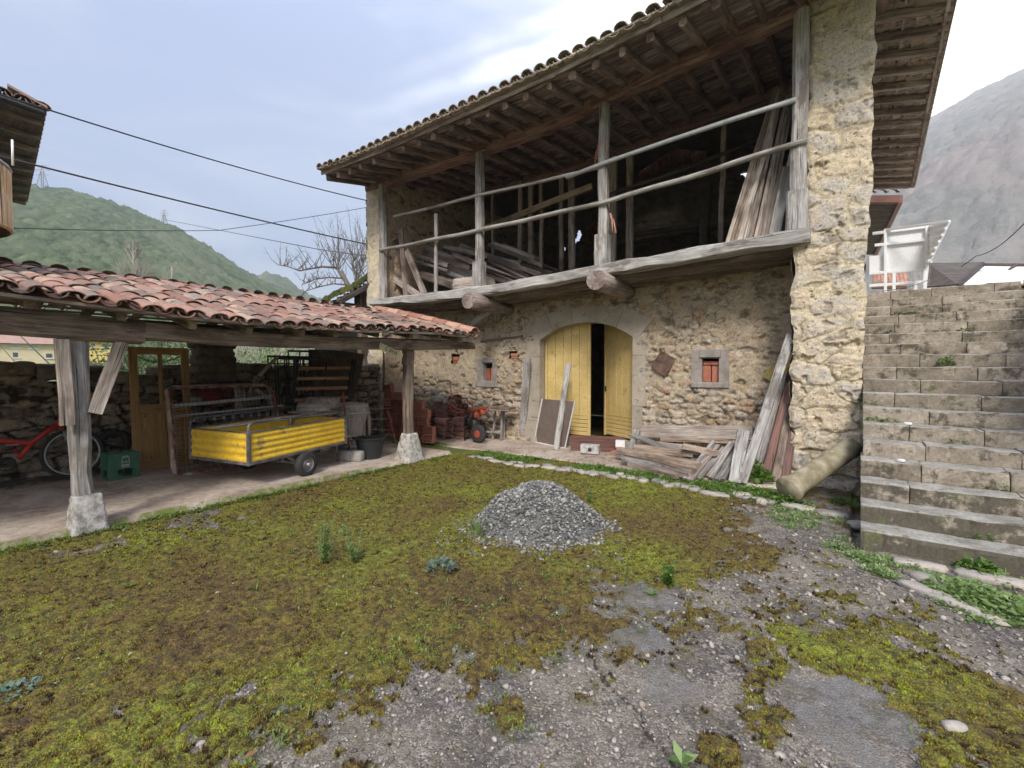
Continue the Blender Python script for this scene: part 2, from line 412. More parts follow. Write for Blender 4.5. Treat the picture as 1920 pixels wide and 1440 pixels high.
M['trailer_grey'] = general('worn_grey_paint', [(.07, .065, .065), (.13, .12, .12), (.22, .19, .18)], 9, .55, .2, rv=.2, dirt=((.16, .09, .07), .6, 12))
M['maroon'] = general('maroon_paint', [(.14, .018, .018), (.22, .03, .03)], 6, .45)
M['rafter_wood'] = wood('rafter_wood', (.05, .035, .028), (.165, .11, .085), (.33, .24, .195), stain=(.10, .06, .045))
M['tan_wood'] = wood('tan_wood', (.12, .08, .055), (.33, .245, .18), (.50, .40, .31), stain=(.16, .11, .08))
M['plank_wood'] = wood('plank_wood', (.13, .10, .08), (.33, .27, .225), (.56, .49, .43))
M['yellow_paint'] = general('yellow_paint', [(.50, .36, .13), (.59, .43, .165), (.66, .50, .21)], 2.5, .6, bs=30, bst=.15, rv=.35, dirt=((.36, .245, .10), .57, 3.5))
M['orange_door'] = wood('orange_door', (.16, .085, .03), (.30, .165, .055), (.40, .23, .085), rough=.65)
M['slat_wood'] = wood('slat_wood', (.22, .11, .06), (.40, .215, .125), (.52, .30, .18), rough=.6)
M['red_board'] = wood('red_board', (.05, .022, .017), (.13, .055, .042), (.22, .11, .085), rough=.6)
M['tile'] = general('clay_tile', [(.13, .105, .085), (.27, .125, .085), (.19, .155, .125), (.36, .18, .125), (.22, .19, .155), (.42, .29, .21), (.30, .135, .095), (.155, .13, .105)], 7, .9, bs=55, bst=.5, rv=.86, dirt=((.10, .10, .075), .56, 9))
M['tile_grey'] = general('lichen_tile', [(.16, .14, .105), (.34, .27, .19), (.25, .22, .165), (.42, .29, .20)], 8, .95, bs=60, rv=.6, dirt=((.11, .12, .08), .5, 11))
M['tile_new'] = general('new_clay_tile', [(.28, .125, .085), (.42, .215, .15), (.50, .30, .21)], 7, .85, rv=.7, dirt=((.2, .12, .09), .62, 10))
M['tile_old'] = general('stacked_clay_tile', [(.13, .065, .05), (.30, .13, .095), (.38, .21, .16), (.20, .12, .095), (.33, .15, .11)], 9, .9, rv=.8, orr=1.)
M['brick'] = general('hollow_brick', [(.22, .075, .05), (.38, .135, .085), (.46, .20, .13)], 6, .85, rv=.6, orr=1., dirt=((.14, .075, .05), .6, 9))
M['dark_metal'] = general('dark_metal', [(.02, .02, .022), (.045, .043, .043), (.07, .05, .04)], 9, .5, .6, rv=.3)
M['grey_metal'] = general('grey_metal', [(.20, .20, .21), (.34, .34, .35), (.30, .24, .20)], 8, .45, .6, rv=.3)
M['galv'] = general('weathered_pipe', [(.34, .36, .35), (.46, .48, .47), (.40, .34, .30)], 5, .55, .3, rv=.3, dirt=((.30, .20, .15), .64, 9))
M['rust'] = general('rusty_metal', [(.07, .04, .03), (.14, .085, .06), (.22, .14, .105)], 8, .85, .1, rv=.3)
M['red_rust'] = general('red_lead_paint', [(.16, .035, .03), (.28, .07, .06), (.45, .38, .34)], 6, .7, rv=.2, det=7)
M['red_paint'] = general('red_paint', [(.36, .025, .02), (.52, .045, .035)], 5, .4, rv=.3, dirt=((.20, .03, .025), .62, 10))
M['orange_paint'] = general('orange_red_paint', [(.30, .05, .025), (.44, .09, .045)], 6, .5, rv=.3, dirt=((.2, .06, .03), .6, 12))
M['trailer_yellow'] = general('yellow_enamel', [(.66, .40, .03), (.76, .49, .045), (.70, .45, .05)], 3, .38, bs=25, bst=.1, rv=.2, dirt=((.36, .24, .08), .56, 5))
M['crate_green'] = general('green_plastic', [(.035, .12, .07), (.055, .155, .095)], 4, .45, bs=30, bst=.1, rv=.3)
M['white'] = general('white_paint', [(.62, .62, .60), (.78, .78, .76)], 5, .5, rv=.3)
M['rubber'] = general('rubber', [(.018, .018, .018), (.035, .034, .033)], 9, .8, rv=.3)
M['bucket'] = general('black_plastic', [(.015, .017, .02), (.025, .028, .032)], 9, .5, rv=.3)
M['concrete'] = general('concrete', [(.22, .20, .18), (.34, .32, .29), (.42, .39, .36)], 5, .92, bs=45, bst=.6, bd=.01, rv=.3, dirt=((.13, .13, .11), .6, 8))
M['granite'] = general('lichened_granite', [(.20, .18, .15), (.42, .40, .36), (.55, .53, .49)], 16, .92, bs=70, bst=.8, bd=.012, rv=.2, dirt=((.15, .13, .09), .56, 22), det=7)
M['pale_stone'] = general('pale_base_stone', [(.20, .18, .16), (.40, .375, .35), (.52, .50, .475)], 14, .92, bs=60, bst=.8, bd=.012, rv=.2, dirt=((.2, .18, .15), .6, 20), det=7)
M['ashlar'] = general('door_ashlar', [(.27, .23, .18), (.35, .30, .24), (.40, .345, .28)], 3.5, .92, bs=55, bst=.5, bd=.008, rv=.35, dirt=((.20, .185, .165), .58, 7), det=7)
M['column_stone'] = general('lichened_column', [(.18, .15, .09), (.28, .24, .15), (.37, .33, .235)], 7, .9, bs=80, bst=.35, rv=.2, dirt=((.36, .34, .27), .60, 12))
M['step_stone'] = general('step_sandstone', [(.15, .13, .10), (.235, .205, .16), (.30, .265, .215)], 3.2, .93, bs=60, bst=.6, bd=.008, rv=.45, dirt=((.10, .088, .068), .58, 6), det=8)
M['loose_stone'] = general('loose_stone', [(.20, .19, .17), (.33, .30, .26), (.42, .36, .31)], 9, .92, bs=60, rv=.6)
M['wire'] = general('black_cable', [(.02, .02, .022), (.03, .03, .032)], 2, .6)
M['rope'] = general('pink_twine', [(.45, .20, .14), (.55, .30, .22)], 20, .9)
M['bark'] = general('bare_bark', [(.12, .10, .08), (.22, .19, .16)], 6, .95)
M['bark_pale'] = general('pale_bark', [(.24, .22, .18), (.36, .33, .28)], 6, .95)
M['mossroof'] = general('moss_on_tiles', [(.05, .06, .015), (.11, .125, .03), (.17, .17, .05)], 6, 1., bs=40, bst=1., bd=.02, rv=.3, dirt=((.08, .06, .04), .6, 8))
M['render_wall'] = general('cream_render', [(.56, .47, .30), (.62, .53, .36)], 2, .9, rv=.2)
M['render_yellow'] = general('yellow_render', [(.62, .46, .14), (.66, .50, .18)], 2, .9, rv=.2)
M['far_roof'] = general('far_tiles', [(.32, .19, .15), (.38, .24, .19)], 2, .9, rv=.2)
M['sill_stone'] = general('sill_stone', [(.20, .175, .155), (.27, .24, .215), (.32, .285, .255)], 6, .92, bs=50, rv=.3)
M['glass'] = general('window_pane', [(.05, .06, .07), (.10, .11, .12)], 2, .2, rv=.2)
M['blind'] = general('rolled_blind', [(.45, .45, .42), (.5, .5, .47)], 2, .7, rv=.2)
M['panel_white'] = general('white_panel', [(.76, .78, .80), (.82, .84, .86)], 1.5, .35, rv=.2, bst=.05)
M['brown_metal'] = general('brown_gutter', [(.12, .05, .035), (.19, .08, .055)], 4, .5, rv=.2)
M['peeling'] = wood('peeling_board', (.26, .15, .07), (.50, .36, .20), (.72, .62, .46), stain=(.45, .26, .10))
M['dark_inside'] = general('near_black', [(.02, .018, .016), (.035, .03, .026)], 5, .95)  # near-black: stands in for shade in holes and recesses, also fills cores
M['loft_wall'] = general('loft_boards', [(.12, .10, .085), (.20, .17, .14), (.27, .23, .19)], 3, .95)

def leafmat(name, cols, rough=.55):
    m, t, b = new_mat(name); r = attr(t, 'rnd'); c = ramp(t, r, [(i/(len(cols)-1), x) for i, x in enumerate(cols)])
    t.links.new(c, b.inputs['Base Color']); b.inputs['Roughness'].default_value = rough
    b.inputs['Subsurface Weight'].default_value = 0
    tr = t.nodes.new('ShaderNodeBsdfTranslucent'); t.links.new(c, tr.inputs[0]); mx = t.nodes.new('ShaderNodeMixShader'); mx.inputs[0].default_value = .3
    o = t.nodes['Material Output']; t.links.new(b.outputs[0], mx.inputs[1]); t.links.new(tr.outputs[0], mx.inputs[2]); t.links.new(mx.outputs[0], o.inputs[0]); return m
M['leaf'] = leafmat('weed_leaf', [(.06, .12, .02), (.12, .22, .035), (.20, .32, .06)])
M['leaf_pale'] = leafmat('pale_weed_leaf', [(.12, .19, .05), (.20, .30, .085), (.30, .38, .17)])
M['leaf_dark'] = leafmat('dark_leaf', [(.03, .07, .02), (.06, .12, .03), (.09, .16, .05)])
M['leaf_glauc'] = leafmat('glaucous_leaf', [(.10, .16, .10), (.16, .24, .16), (.18, .16, .20)])
M['grass'] = leafmat('grass_blade', [(.09, .15, .025), (.15, .22, .04), (.22, .28, .08)])
M['grass_far'] = leafmat('lit_field_leaf', [(.14, .19, .06), (.24, .31, .12), (.38, .42, .24)])
M['dry_leaf'] = leafmat('dry_leaf', [(.25, .12, .05), (.34, .20, .08)])
M['moss_tuft'] = leafmat('moss_tuft', [(.035, .022, .012), (.125, .072, .02), (.21, .155, .022), (.24, .235, .024), (.34, .40, .035)], .9)

# ---------------------------------------------------------------- the courtyard ground
ANCH = [(100,1100,.95,.5),(400,1050,.95,.3),(700,1000,.95,.3),(600,900,.95,.4),(1000,870,.95,.55),(1150,900,.95,.6),(900,1100,.95,.2),(1200,1000,.95,.35),(1350,950,.9,.4),(1300,1060,.85,.6),
 (1400,1050,.75,.4),(1000,1200,.9,.45),(700,1200,.92,.5),(300,1200,.9,.3),(100,1250,.8,.5),(200,1400,.74,.45),(400,1400,.62,.4),(500,1350,.62,.35),(620,1400,.36,.4),(680,1330,.5,.5),(800,1330,.12,.4),(880,1400,.15,.4),
 (950,1350,.65,.5),(1050,1300,.25,.3),(1100,1380,.12,.3),(1020,1190,.4,.3),(1130,1230,.3,.4),(1180,1140,.4,.4),(1300,1150,.35,.5),(1250,1070,.7,.7),(1450,1100,.3,.4),(1550,1070,.15,.3),
 (1600,1130,.45,.5),(1700,1180,.5,.5),(1850,1250,.15,.4),(1500,1200,.66,.95),(1450,1260,.6,.8),(1560,1150,.2,.5),(1650,1230,.6,.95),(1750,1260,.68,1.),(1350,1220,.1,.4),(1850,1200,.05,.4),(1750,1130,.3,.5),(1380,1130,.15,.3),(1800,1330,.75,.8),(1600,1350,-.3,.3),(1530,1300,.1,.5),(1560,1400,-.2,.3),
 (1750,1400,.8,.8),(1900,1400,.75,.7),(1460,1380,.5,.6),(1400,1330,.5,.7),(1350,1400,.45,.5),(1250,1300,.1,.3),(1250,1380,.05,.3),(1430,960,.2,.3),(1500,1010,.1,.3),(1650,1080,.1,.3),(30,1030,.5,.6),(300,1000,.5,.5)]
_a = [(at(x, y, Z=0), c, g) for x, y, c, g in ANCH]
def cover(u, v):
    n = np.zeros(np.shape(u)); c = n.copy(); g = n.copy(); r2 = u*u+v*v+.3
    for p, cc, gg in _a:
        s = .02*(p.x**2+p.y**2)+.01; w = 1/(((u-p.x)**2+(v-p.y)**2)/s+.15)**2; n += w; c += w*cc; g += w*gg
    c = c/n; g = g/n
    f = fbm(u*1.9, v*1.9, 41, 3)*.25+fbm(u*7, v*7, 42, 3)*.4+fbm(u*24, v*24, 43, 3)*.35
    f = (f-.5)*1.75+.5; th_ = .5+(.5-c)*.95; m = sst(f, th_-.20, th_+.12)
    # kept clear: the band of stones and weeds along the barn and the stairs
    return m, np.clip(g+(fbm(u*1.3, v*1.3, 51, 3)-.5)*1.3+(fbm(u*9, v*9, 52, 2)-.5)*.5, 0, 1), c
def ground_z(u, v):
    z = (fbm(u*.6, v*.6, 61, 3)-.5)*.05+(fbm(u*3, v*3, 62, 3)-.5)*.018
    far = sst(np.hypot(u, v), 14, 60); back = sst(-u, 10.5, 16)
    z = z+far*1.0+back*(.1+sst(-u, 14, 60)*.9)
    return z
def band_line(u):   # front edge of the stones and weeds in front of the barn
    return 6.45-.03*(u+3)+.25*np.sin(u*1.7)*.3
ra = [0.02, .3, .55]; r = .7
while r < 15: ra.append(r); r *= 1.0085
while r < 3000: ra.append(r); r *= 1.09
ra = np.array(ra); va = math.pi/2+YAW     # direction of view as polar angle
an = np.concatenate([va-R(60)+np.arange(0, 481)*R(120)/480, va+R(60)+np.arange(1, 60)*R(240)/60])
RR, AA = np.meshgrid(ra, an, indexing='ij'); gu = (RR*np.cos(AA)).ravel(); gv = (RR*np.sin(AA)).ravel()
gm, gg, gc_ = cover(gu, gv); yard = sst(gu, -10.4, -9.9)*(1-sst(np.hypot(gu, gv), 13, 15)); gm = gm*yard
rr_ = np.hypot(gu, gv)
gz = ground_z(gu, gv)+gm*(.004+.034*np.abs(fbm(gu*13, gv*13, 71, 3)-.5)*2+.016*fbm(gu*34, gv*34, 73, 2))*np.clip(rr_, 0, 2.5)/2.5+(fbm(gu*40, gv*40, 72, 2)-.5)*.006*(rr_ < 12)
slabm = (gu < -5.97) & (gu > -9.9); gz = gz-slabm*.02
stmask = (gu > .02) & (gu < 2.4) & (gv > 5.2) & (gv < 16); gz = np.where(stmask, -.05, gz)
na = len(an); nr = len(ra); ii = np.arange(nr*na).reshape(nr, na); jj = np.roll(ii, -1, axis=1)
F = np.stack([ii[:-1], jj[:-1], jj[1:], ii[1:]], -1).reshape(-1, 4)[:, ::-1]
m, t, b = new_mat('yard_ground'); p = geo_pos(t)
vo = nd(t, 'ShaderNodeTexVoronoi', {'Vector': p, 'Scale': 85.}); vo2 = nd(t, 'ShaderNodeTexVoronoi', {'Vector': p, 'Scale': 38.})
n1 = noi(t, p, 1.6, 5, .6); n2 = noi(t, p, 14, 6, .7); n3 = noi(t, p, 120, 3, .7)
sep = nd(t, 'ShaderNodeSeparateColor', {'Color': vo.outputs['Color']})
peb = ramp(t, sep.outputs[0], [(0, (.10, .085, .075)), (.4, (.22, .19, .16)), (.7, (.36, .31, .255)), (.92, (.50, .44, .37)), (1, (.62, .56, .49))])
conc = mixc(t, mrange(t, n1, .42, .6), (.08, .072, .07), (.34, .285, .22))
base = mixc(t, mrange(t, n2, .42, .6, .25, .85), conc, peb)
sl = attr(t, 'slick'); base = mixc(t, mth(t, 'MULTIPLY', sl, mrange(t, n2, .35, .55, .35, 1.)), base, mixc(t, n2, (.16, .15, .14), (.33, .31, .285)))
mc = ramp(t, mth(t, 'ADD', mth(t, 'MULTIPLY', attr(t, 'green'), .6), mth(t, 'MULTIPLY', mrange(t, noi(t, p, 30, 5, .75), .3, .7), .4)), [(0, (.08, .045, .018)), (.2, (.165, .10, .026)), (.4, (.21, .155, .022)), (.6, (.225, .215, .022)), (.8, (.25, .29, .028)), (1, (.33, .39, .04))])
mk = mth(t, 'ADD', attr(t, 'moss'), mth(t, 'MULTIPLY', mth(t, 'SUBTRACT', noi(t, p, 90, 4, .8), .5), .9))
base = mixc(t, mth(t, 'MULTIPLY', mrange(t, mth(t, 'ADD', noi(t, p, 5, 6, .75), mth(t, 'MULTIPLY', attr(t, 'moss'), .5)), .45, .75), .75), base, (.15, .13, .07)); base = mixc(t, attr(t, 'crack'), base, (.02, .018, .014))
mc = val(t, mc, mrange(t, mth(t, 'ADD', mth(t, 'MULTIPLY', noi(t, p, 20, 5, .8), .6), mth(t, 'MULTIPLY', noi(t, p, 75, 3, .8), .4)), .36, .64, .22, 1.45)); soil = mrange(t, noi(t, p, 17, 6, .8), .53, .60); mc = mixc(t, mth(t, 'MULTIPLY', soil, .75), mc, (.045, .030, .018))
c = mixc(t, mrange(t, mk, .40, .60), base, mc)
fld = mixc(t, mrange(t, noi(t, p, .35, 6, .7), .35, .65), (.10, .15, .035), (.22, .26, .09)); c = mixc(t, attr(t, 'field'), c, fld)
c = val(t, c, mrange(t, n3, .25, .75, .6, 1.3))
t.links.new(c, b.inputs['Base Color']); b.inputs['Roughness'].default_value = .92
dh = mth(t, 'ADD', mth(t, 'MULTIPLY', mth(t, 'SUBTRACT', 1.0, vo.outputs['Distance']), .5), mth(t, 'ADD', mth(t, 'MULTIPLY', n3, .5), mth(t, 'MULTIPLY', noi(t, p, 60, 4, .7), 1.2)))
bump(t, b, dh, 1., .016)
slick = np.zeros(len(gu))
for (x, y, rr, e) in ((1585, 1330, .26, 1.), (1600, 1400, .16, 1.), (1210, 1120, .22, .8), (1200, 1200, .15, .9), (1250, 1290, .16, .7), (1510, 1180, .14, .6), (1730, 1180, .15, .5), (1140, 1105, .12, .8)):
    q = at(x, y, Z=0); d = np.hypot(gu-q.x, gv-q.y)/rr+(fbm(gu*9, gv*9, 77, 3)-.5)*2.0; slick = np.maximum(slick, e*sst(d, 1.2, .6))
gm = gm*(1-slick*.9); crack = np.zeros(len(gu)); ck = [at(x, y, Z=0) for x, y in ((1105, 1225), (1135, 1275), (1165, 1305), (1200, 1335), (1215, 1370), (1240, 1395), (1262, 1425), (1290, 1470))]
for a_, b_ in zip(ck[:-1], ck[1:]):
    dx, dy = b_.x-a_.x, b_.y-a_.y; t_ = np.clip(((gu-a_.x)*dx+(gv-a_.y)*dy)/(dx*dx+dy*dy), 0, 1); dd = np.hypot(gu-a_.x-t_*dx+(fbm(gu*30, gv*30, 5, 2)-.5)*.03, gv-a_.y-t_*dy+(fbm(gu*30, gv*30, 6, 2)-.5)*.03); crack = np.maximum(crack, sst(dd, .014, .003))
gz = gz-crack*.012
tag(fastmesh('ground', np.stack([gu, gv, gz], 1), F, m, None, True, {'moss': gm, 'green': gg, 'slick': slick, 'crack': crack, 'field': 1-yard}), kind='structure')

# moss standing up in tufts (uncountable)
N = 210000
rad = np.exp(rng.uniform(math.log(1.45), math.log(9.), N)); ang = va+rng.uniform(-R(50), R(50), N)
u = rad*np.cos(ang); v = rad*np.sin(ang); mm, g2, c2 = cover(u, v)
ok = (mm > .30+.3*rng.random(N)) & (u > -5.95) & (v < band_line(u)) & ~((u > -.9) & (v > 5.0)) & (rng.random(N) < .35+.65*fbm(u*18, v*18, 90, 2))
for (x, y, rr) in ((1585, 1330, .27), (1600, 1400, .17), (1210, 1120, .2), (1200, 1200, .14)):
    q = at(x, y, Z=0); ok &= np.hypot(u-q.x, v-q.y) > rr
u = u[ok]; v = v[ok]; g2 = g2[ok]; rad = rad[ok]; n = len(u)
z = ground_z(u, v)+.010; hgt = (.004+.007*rng.random(n)+g2*.004)*(.75+rad*.16); az = rng.uniform(0, 6.28, n)
P_ = []; A_ = []
tint = np.clip(g2*.62+(fbm(u*26, v*26, 91, 3)-.5)*1.7+.04+rng.normal(0, .2, n), 0, 1)
for k in range(3):
    a = az+k*2.1; w = hgt*.65; dx = np.cos(a); dy = np.sin(a)
    P_ += [np.stack([u-dy*w, v+dx*w, z-.004], 1), np.stack([u+dy*w, v-dx*w, z-.004], 1), np.stack([u+dx*hgt*.8, v+dy*hgt*.8, z+hgt], 1)]; A_ += [tint]*3
P_ = np.stack(P_, 1).reshape(-1, 3); A_ = np.stack(A_, 1).ravel()
tag(fastmesh('moss', P_, np.arange(len(P_)).reshape(-1, 3), M['moss_tuft'], None, False, {'rnd': A_}), 'olive and brown moss growing over the courtyard ground', 'moss', kind='stuff')

def pebbles(name, u, v, z, s, mat, parent=None, cols=None, flat=.6, base=None):
    n = len(u); ph = (1+5**.5)/2
    ico = np.array([(-1, ph, 0), (1, ph, 0), (-1, -ph, 0), (1, -ph, 0), (0, -1, ph), (0, 1, ph), (0, -1, -ph), (0, 1, -ph), (ph, 0, -1), (ph, 0, 1), (-ph, 0, -1), (-ph, 0, 1)])/1.9
    f = np.array([(0,11,5),(0,5,1),(0,1,7),(0,7,10),(0,10,11),(1,5,9),(5,11,4),(11,10,2),(10,7,6),(7,1,8),(3,9,4),(3,4,2),(3,2,6),(3,6,8),(3,8,9),(4,9,5),(2,4,11),(6,2,10),(8,6,7),(9,8,1)])
    pts = ico[None]*(1+rng.normal(0, .16, (n, 12, 1))); sx = s[:, None]*rng.uniform(.7, 1.35, (n, 1)); sy = s[:, None]*rng.uniform(.6, 1., (n, 1)); sz = s[:, None]*flat*rng.uniform(.7, 1.2, (n, 1))
    x = pts[..., 0]*sx; y = pts[..., 1]*sy; zz = pts[..., 2]*sz; a = rng.uniform(0, 6.28, (n, 1)); tl = rng.normal(0, .35, (n, 1))
    x, zz = x*np.cos(tl)-zz*np.sin(tl), x*np.sin(tl)+zz*np.cos(tl)
    P_ = np.stack([x*np.cos(a)-y*np.sin(a)+u[:, None], x*np.sin(a)+y*np.cos(a)+v[:, None], zz+z[:, None]], -1).reshape(-1, 3)
    F_ = (f[None]+np.arange(n)[:, None, None]*12).reshape(-1, 3); r_ = np.repeat(rng.random(n) if cols is None else cols, 12)
    return fastmesh(name, P_, F_, mat, parent, False, {'rnd': r_}, base)
pebmat = general('pebble', [(.08, .075, .07), (.17, .15, .13), (.28, .235, .19), (.42, .37, .32)], 30, .85, rv=.85, bs=150)
N = 16000; rad = np.exp(rng.uniform(math.log(1.4), math.log(7.5), N)); ang = va+rng.uniform(-R(50), R(50), N); u = rad*np.cos(ang); v = rad*np.sin(ang); mm, g2, c2 = cover(u, v)
ok = (rng.random(N) < np.where(mm > .4, .22, .75)) & (u > -5.9) & (v < 6.6) & ~((u > 0) & (v > 5.1)); 
for (x, y, rr) in ((1585, 1330, .27), (1600, 1400, .17), (1210, 1120, .2), (1200, 1200, .14), (1250, 1290, .15)):
    q = at(x, y, Z=0); ok &= (np.hypot(u-q.x, v-q.y) > rr)
u = u[ok]; v = v[ok]
s = rng.gamma(2.2, .0022, len(u))+.0025; s = np.minimum(s*np.clip(np.hypot(u, v)/2.2, .8, 2), .022)
tag(pebbles('pebbles', u, v, ground_z(u, v)+.006, s, pebmat), 'small rounded pebbles set in the worn concrete', 'pebbles', kind='stuff')

# ---------------------------------------------------------------- shed floor slab and barn terrace
m, t, b = new_mat('slab_concrete'); p = geo_pos(t); n1 = noi(t, p, 1.3, 6, .65, .5); n2 = noi(t, p, 11, 6, .7); n3 = noi(t, p, 90, 3)
c = ramp(t, mth(t, 'ADD', mth(t, 'MULTIPLY', n1, .6), mth(t, 'MULTIPLY', n2, .4)), [(.36, (.20, .15, .12)), (.46, (.36, .285, .225)), (.54, (.48, .395, .325)), (.64, (.56, .49, .42))])
c = mixc(t, mrange(t, mth(t, 'ADD', attr(t, 'edge'), mth(t, 'MULTIPLY', n2, .8)), .95, 1.15), c, mixc(t, mrange(t, n2, .4, .6), (.055, .07, .018), (.12, .15, .025)))
c = mixc(t, mrange(t, mth(t, 'ADD', attr(t, 'dirt'), n2), 1.0, 1.3), c, (.055, .043, .034))
c = val(t, c, mrange(t, n3, .2, .8, .8, 1.2)); t.links.new(c, b.inputs['Base Color']); b.inputs['Roughness'].default_value = .9
bump(t, b, mth(t, 'ADD', n2, mth(t, 'MULTIPLY', n3, .4)), .6, .012); slabmat = m
def slab(name, u0, u1, v0, v1, z, edgef, dirtf, res=.05, seed=1, th=.09):
    X, Y = np.meshgrid(np.arange(u0, u1+res/2, res), np.arange(v0, v1+res/2, res)); x = X.ravel(); y = Y.ravel(); ny, nx = X.shape
    zz = z+(fbm(x*1.5, y*1.5, seed, 3)-.5)*.02; e = edgef(x, y)
    x2 = x+(fbm(y*3, y*0+2, seed+1)-.5)*.05*sst(np.abs(x-u1), .06, 0); border = (np.abs(x-u1) < res*.6) | (np.abs(y-v1) < res*.6) | (np.abs(y-v0) < res*.6)
    zz = np.where(border, z-th, zz)
    ii = np.arange(nx*ny).reshape(ny, nx); F_ = np.stack([ii[:-1, :-1], ii[:-1, 1:], ii[1:, 1:], ii[1:, :-1]], -1).reshape(-1, 4)
    return tag(fastmesh(name, np.stack([x2, y, zz], 1), F_, slabmat, None, False, {'edge': e, 'dirt': dirtf(x, y)}), kind='structure')
slab('shed_floor', -9.95, -6.0, -3.5, 6.55, .07, lambda x, y: (sst(x, -6.30, -6.02)*.62+.12*fbm(x*2, y*2, 8, 2))*(1-.5*sst(y, 4.5, 5.5)), lambda x, y: sst(-x, 7.9, 9.0)*.75)
slab('terrace', -9.2, -.7, 7.05, 8.6, .035, lambda x, y: .45*sst(y, 7.6, 7.1)+.5*sst(x, -6, -7.5)*sst(y, 8.2, 7.2), lambda x, y: .45*sst(y, 7.9, 8.5)+0*x, seed=4)
slab('gutter_path', -9.2, -5.3, 6.45, 7.1, .01, lambda x, y: .75+0*x, lambda x, y: .1+0*x, seed=9, th=.05)
# ---------------------------------------------------------------- the barn
def pbeam(s, pts, w, h, n=8, ch=.15, jit=0., rnd=None, up=(0, 0, 1), hs=None):
    pts = [Vector(p) for p in pts]; c = min(w, h)*ch; vs = []; gs = []; L = 0; o = Vector((random.random()*50,)*3)
    for i, p in enumerate(pts):
        d, sd_, u = basis(pts[min(i+1, len(pts)-1)]-pts[max(i-1, 0)], up); k = hs[i] if hs else 1
        if i: L += (p-pts[i-1]).length
        for (a, b) in [(-w/2, -h/2+c), (-w/2, h/2-c), (-w/2+c, h/2), (w/2-c, h/2), (w/2, h/2-c), (w/2, -h/2+c), (w/2-c, -h/2), (-w/2+c, -h/2)]:
            vs.append(p+sd_*(a+random.gauss(0, jit))+u*((b+h/2)*k-h/2+random.gauss(0, jit))); gs.append(o+Vector((L, a, b)))
    fs = []
    for i in range(len(pts)-1):
        for j in range(8): a = i*8+j; b = i*8+(j+1) % 8; fs.append((a, b, b+8, a+8))
    fs.append(tuple(range(7, -1, -1))); fs.append(tuple((len(pts)-1)*8+j for j in range(8)))
    s.add(vs, fs, gs, rnd)
def ip(x, tab): return float(np.interp(x, [a for a, _ in tab], [b for _, b in tab]))
EB = [(-10.3, 5.98), (-9.7, 5.92), (-9, 5.87), (-6.2, 5.93), (-4.2, 5.98), (-2.6, 6.08), (-1.7, 6.18), (0, 6.3), (1.2, 6.34)]
PT = [(-10.3, 6.14), (-9.3, 6.13), (-7, 6.12), (-4.84, 6.14), (-3.6, 6.24), (-2.58, 6.38), (-.68, 6.54), (1.2, 6.6)]
def zu(u, v):
    e = ip(u, EB); p = ip(u, PT)
    z = e+(p-e)*(v-6.4)/1.2 if v < 7.6 else p+.09*(v-7.6)
    if v > 10: z += (v-10)*.36
    return z
FW = 8.5
barn = thing('barn', 'two storey stone barn with open timber gallery, tiled eaves and yellow arched double door', 'barn', (-4.6, 8.5, 0))
wall_pal = [(.09, .075, .065), (.36, .29, .21), (.50, .42, .31), (.24, .20, .16), (.46, .31, .15), (.20, .18, .17), (.50, .43, .33), (.38, .23, .14), (.13, .11, .10)]
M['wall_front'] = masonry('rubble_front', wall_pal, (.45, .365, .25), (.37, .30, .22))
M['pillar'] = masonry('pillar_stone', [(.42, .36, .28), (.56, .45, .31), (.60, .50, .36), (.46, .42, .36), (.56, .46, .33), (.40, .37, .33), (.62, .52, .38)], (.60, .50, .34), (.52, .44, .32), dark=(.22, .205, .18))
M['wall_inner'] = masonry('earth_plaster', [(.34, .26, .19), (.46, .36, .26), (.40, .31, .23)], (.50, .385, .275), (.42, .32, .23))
# door and window openings in the front wall
pl = lambda x, y: at(x, y, V=FW)
dl, dr = pl(1014, 750).x, pl(1187, 750).x; dc = (dl+dr)/2; dsz = (pl(1014, 640).z+pl(1187, 630).z)/2; dct = pl(1104, 604).z; dhw = (dr-dl)/2
def arch(u): 
    rise = dct-dsz; rad = (dhw**2+rise**2)/(2*rise); return dsz-(rad-rise)+math.sqrt(max(rad**2-(u-dc)**2, 0))
WINS = [((909, 681), (926, 714), (893, 672), (934, 727)), ((1317, 672), (1349, 717), (1298, 655), (1368, 729))]
HOLES = [((957, 659), (972, 672)), ((848, 665), (861, 681))]
def fhole(x, y):
    u = x-9.25; h = np.zeros(x.shape, bool)
    au = np.clip(dhw**2-(u-dc)**2, 0, None); rise = dct-dsz; rad = (dhw**2+rise**2)/(2*rise)
    top = dsz-(rad-rise)+np.sqrt(np.clip(rad**2-(u-dc)**2, 0, None))
    h |= (np.abs(u-dc) < dhw+.04) & (y < top+.04)
    for a, b, _, _ in WINS:
        p = pl(*a); q = pl(*b); h |= (u > p.x) & (u < q.x) & (y > q.z) & (y < p.z)
    for a, b in HOLES:
        p = pl(*a); q = pl(*b); h |= (u > p.x) & (u < q.x) & (y > q.z) & (y < p.z)
    return h
def flevel(x, y):
    u = x-9.25
    l = .27+.46*sst(y, .9, 1.4)-.10*sst(y, 2.6, 3.0)
    return l+.25*sst(-u, 6.2, 7.4)*sst(y, .9, 1.3)
panel('front_wall', (-9.25, FW, 0), (1, 0, 0), (0, 0, 1), 8.6, 3.25, M['wall_front'], barn, res=.02, cw=.25, ch=.125, amp=.055, level=flevel, seed=5, hole=fhole, ck=.7)
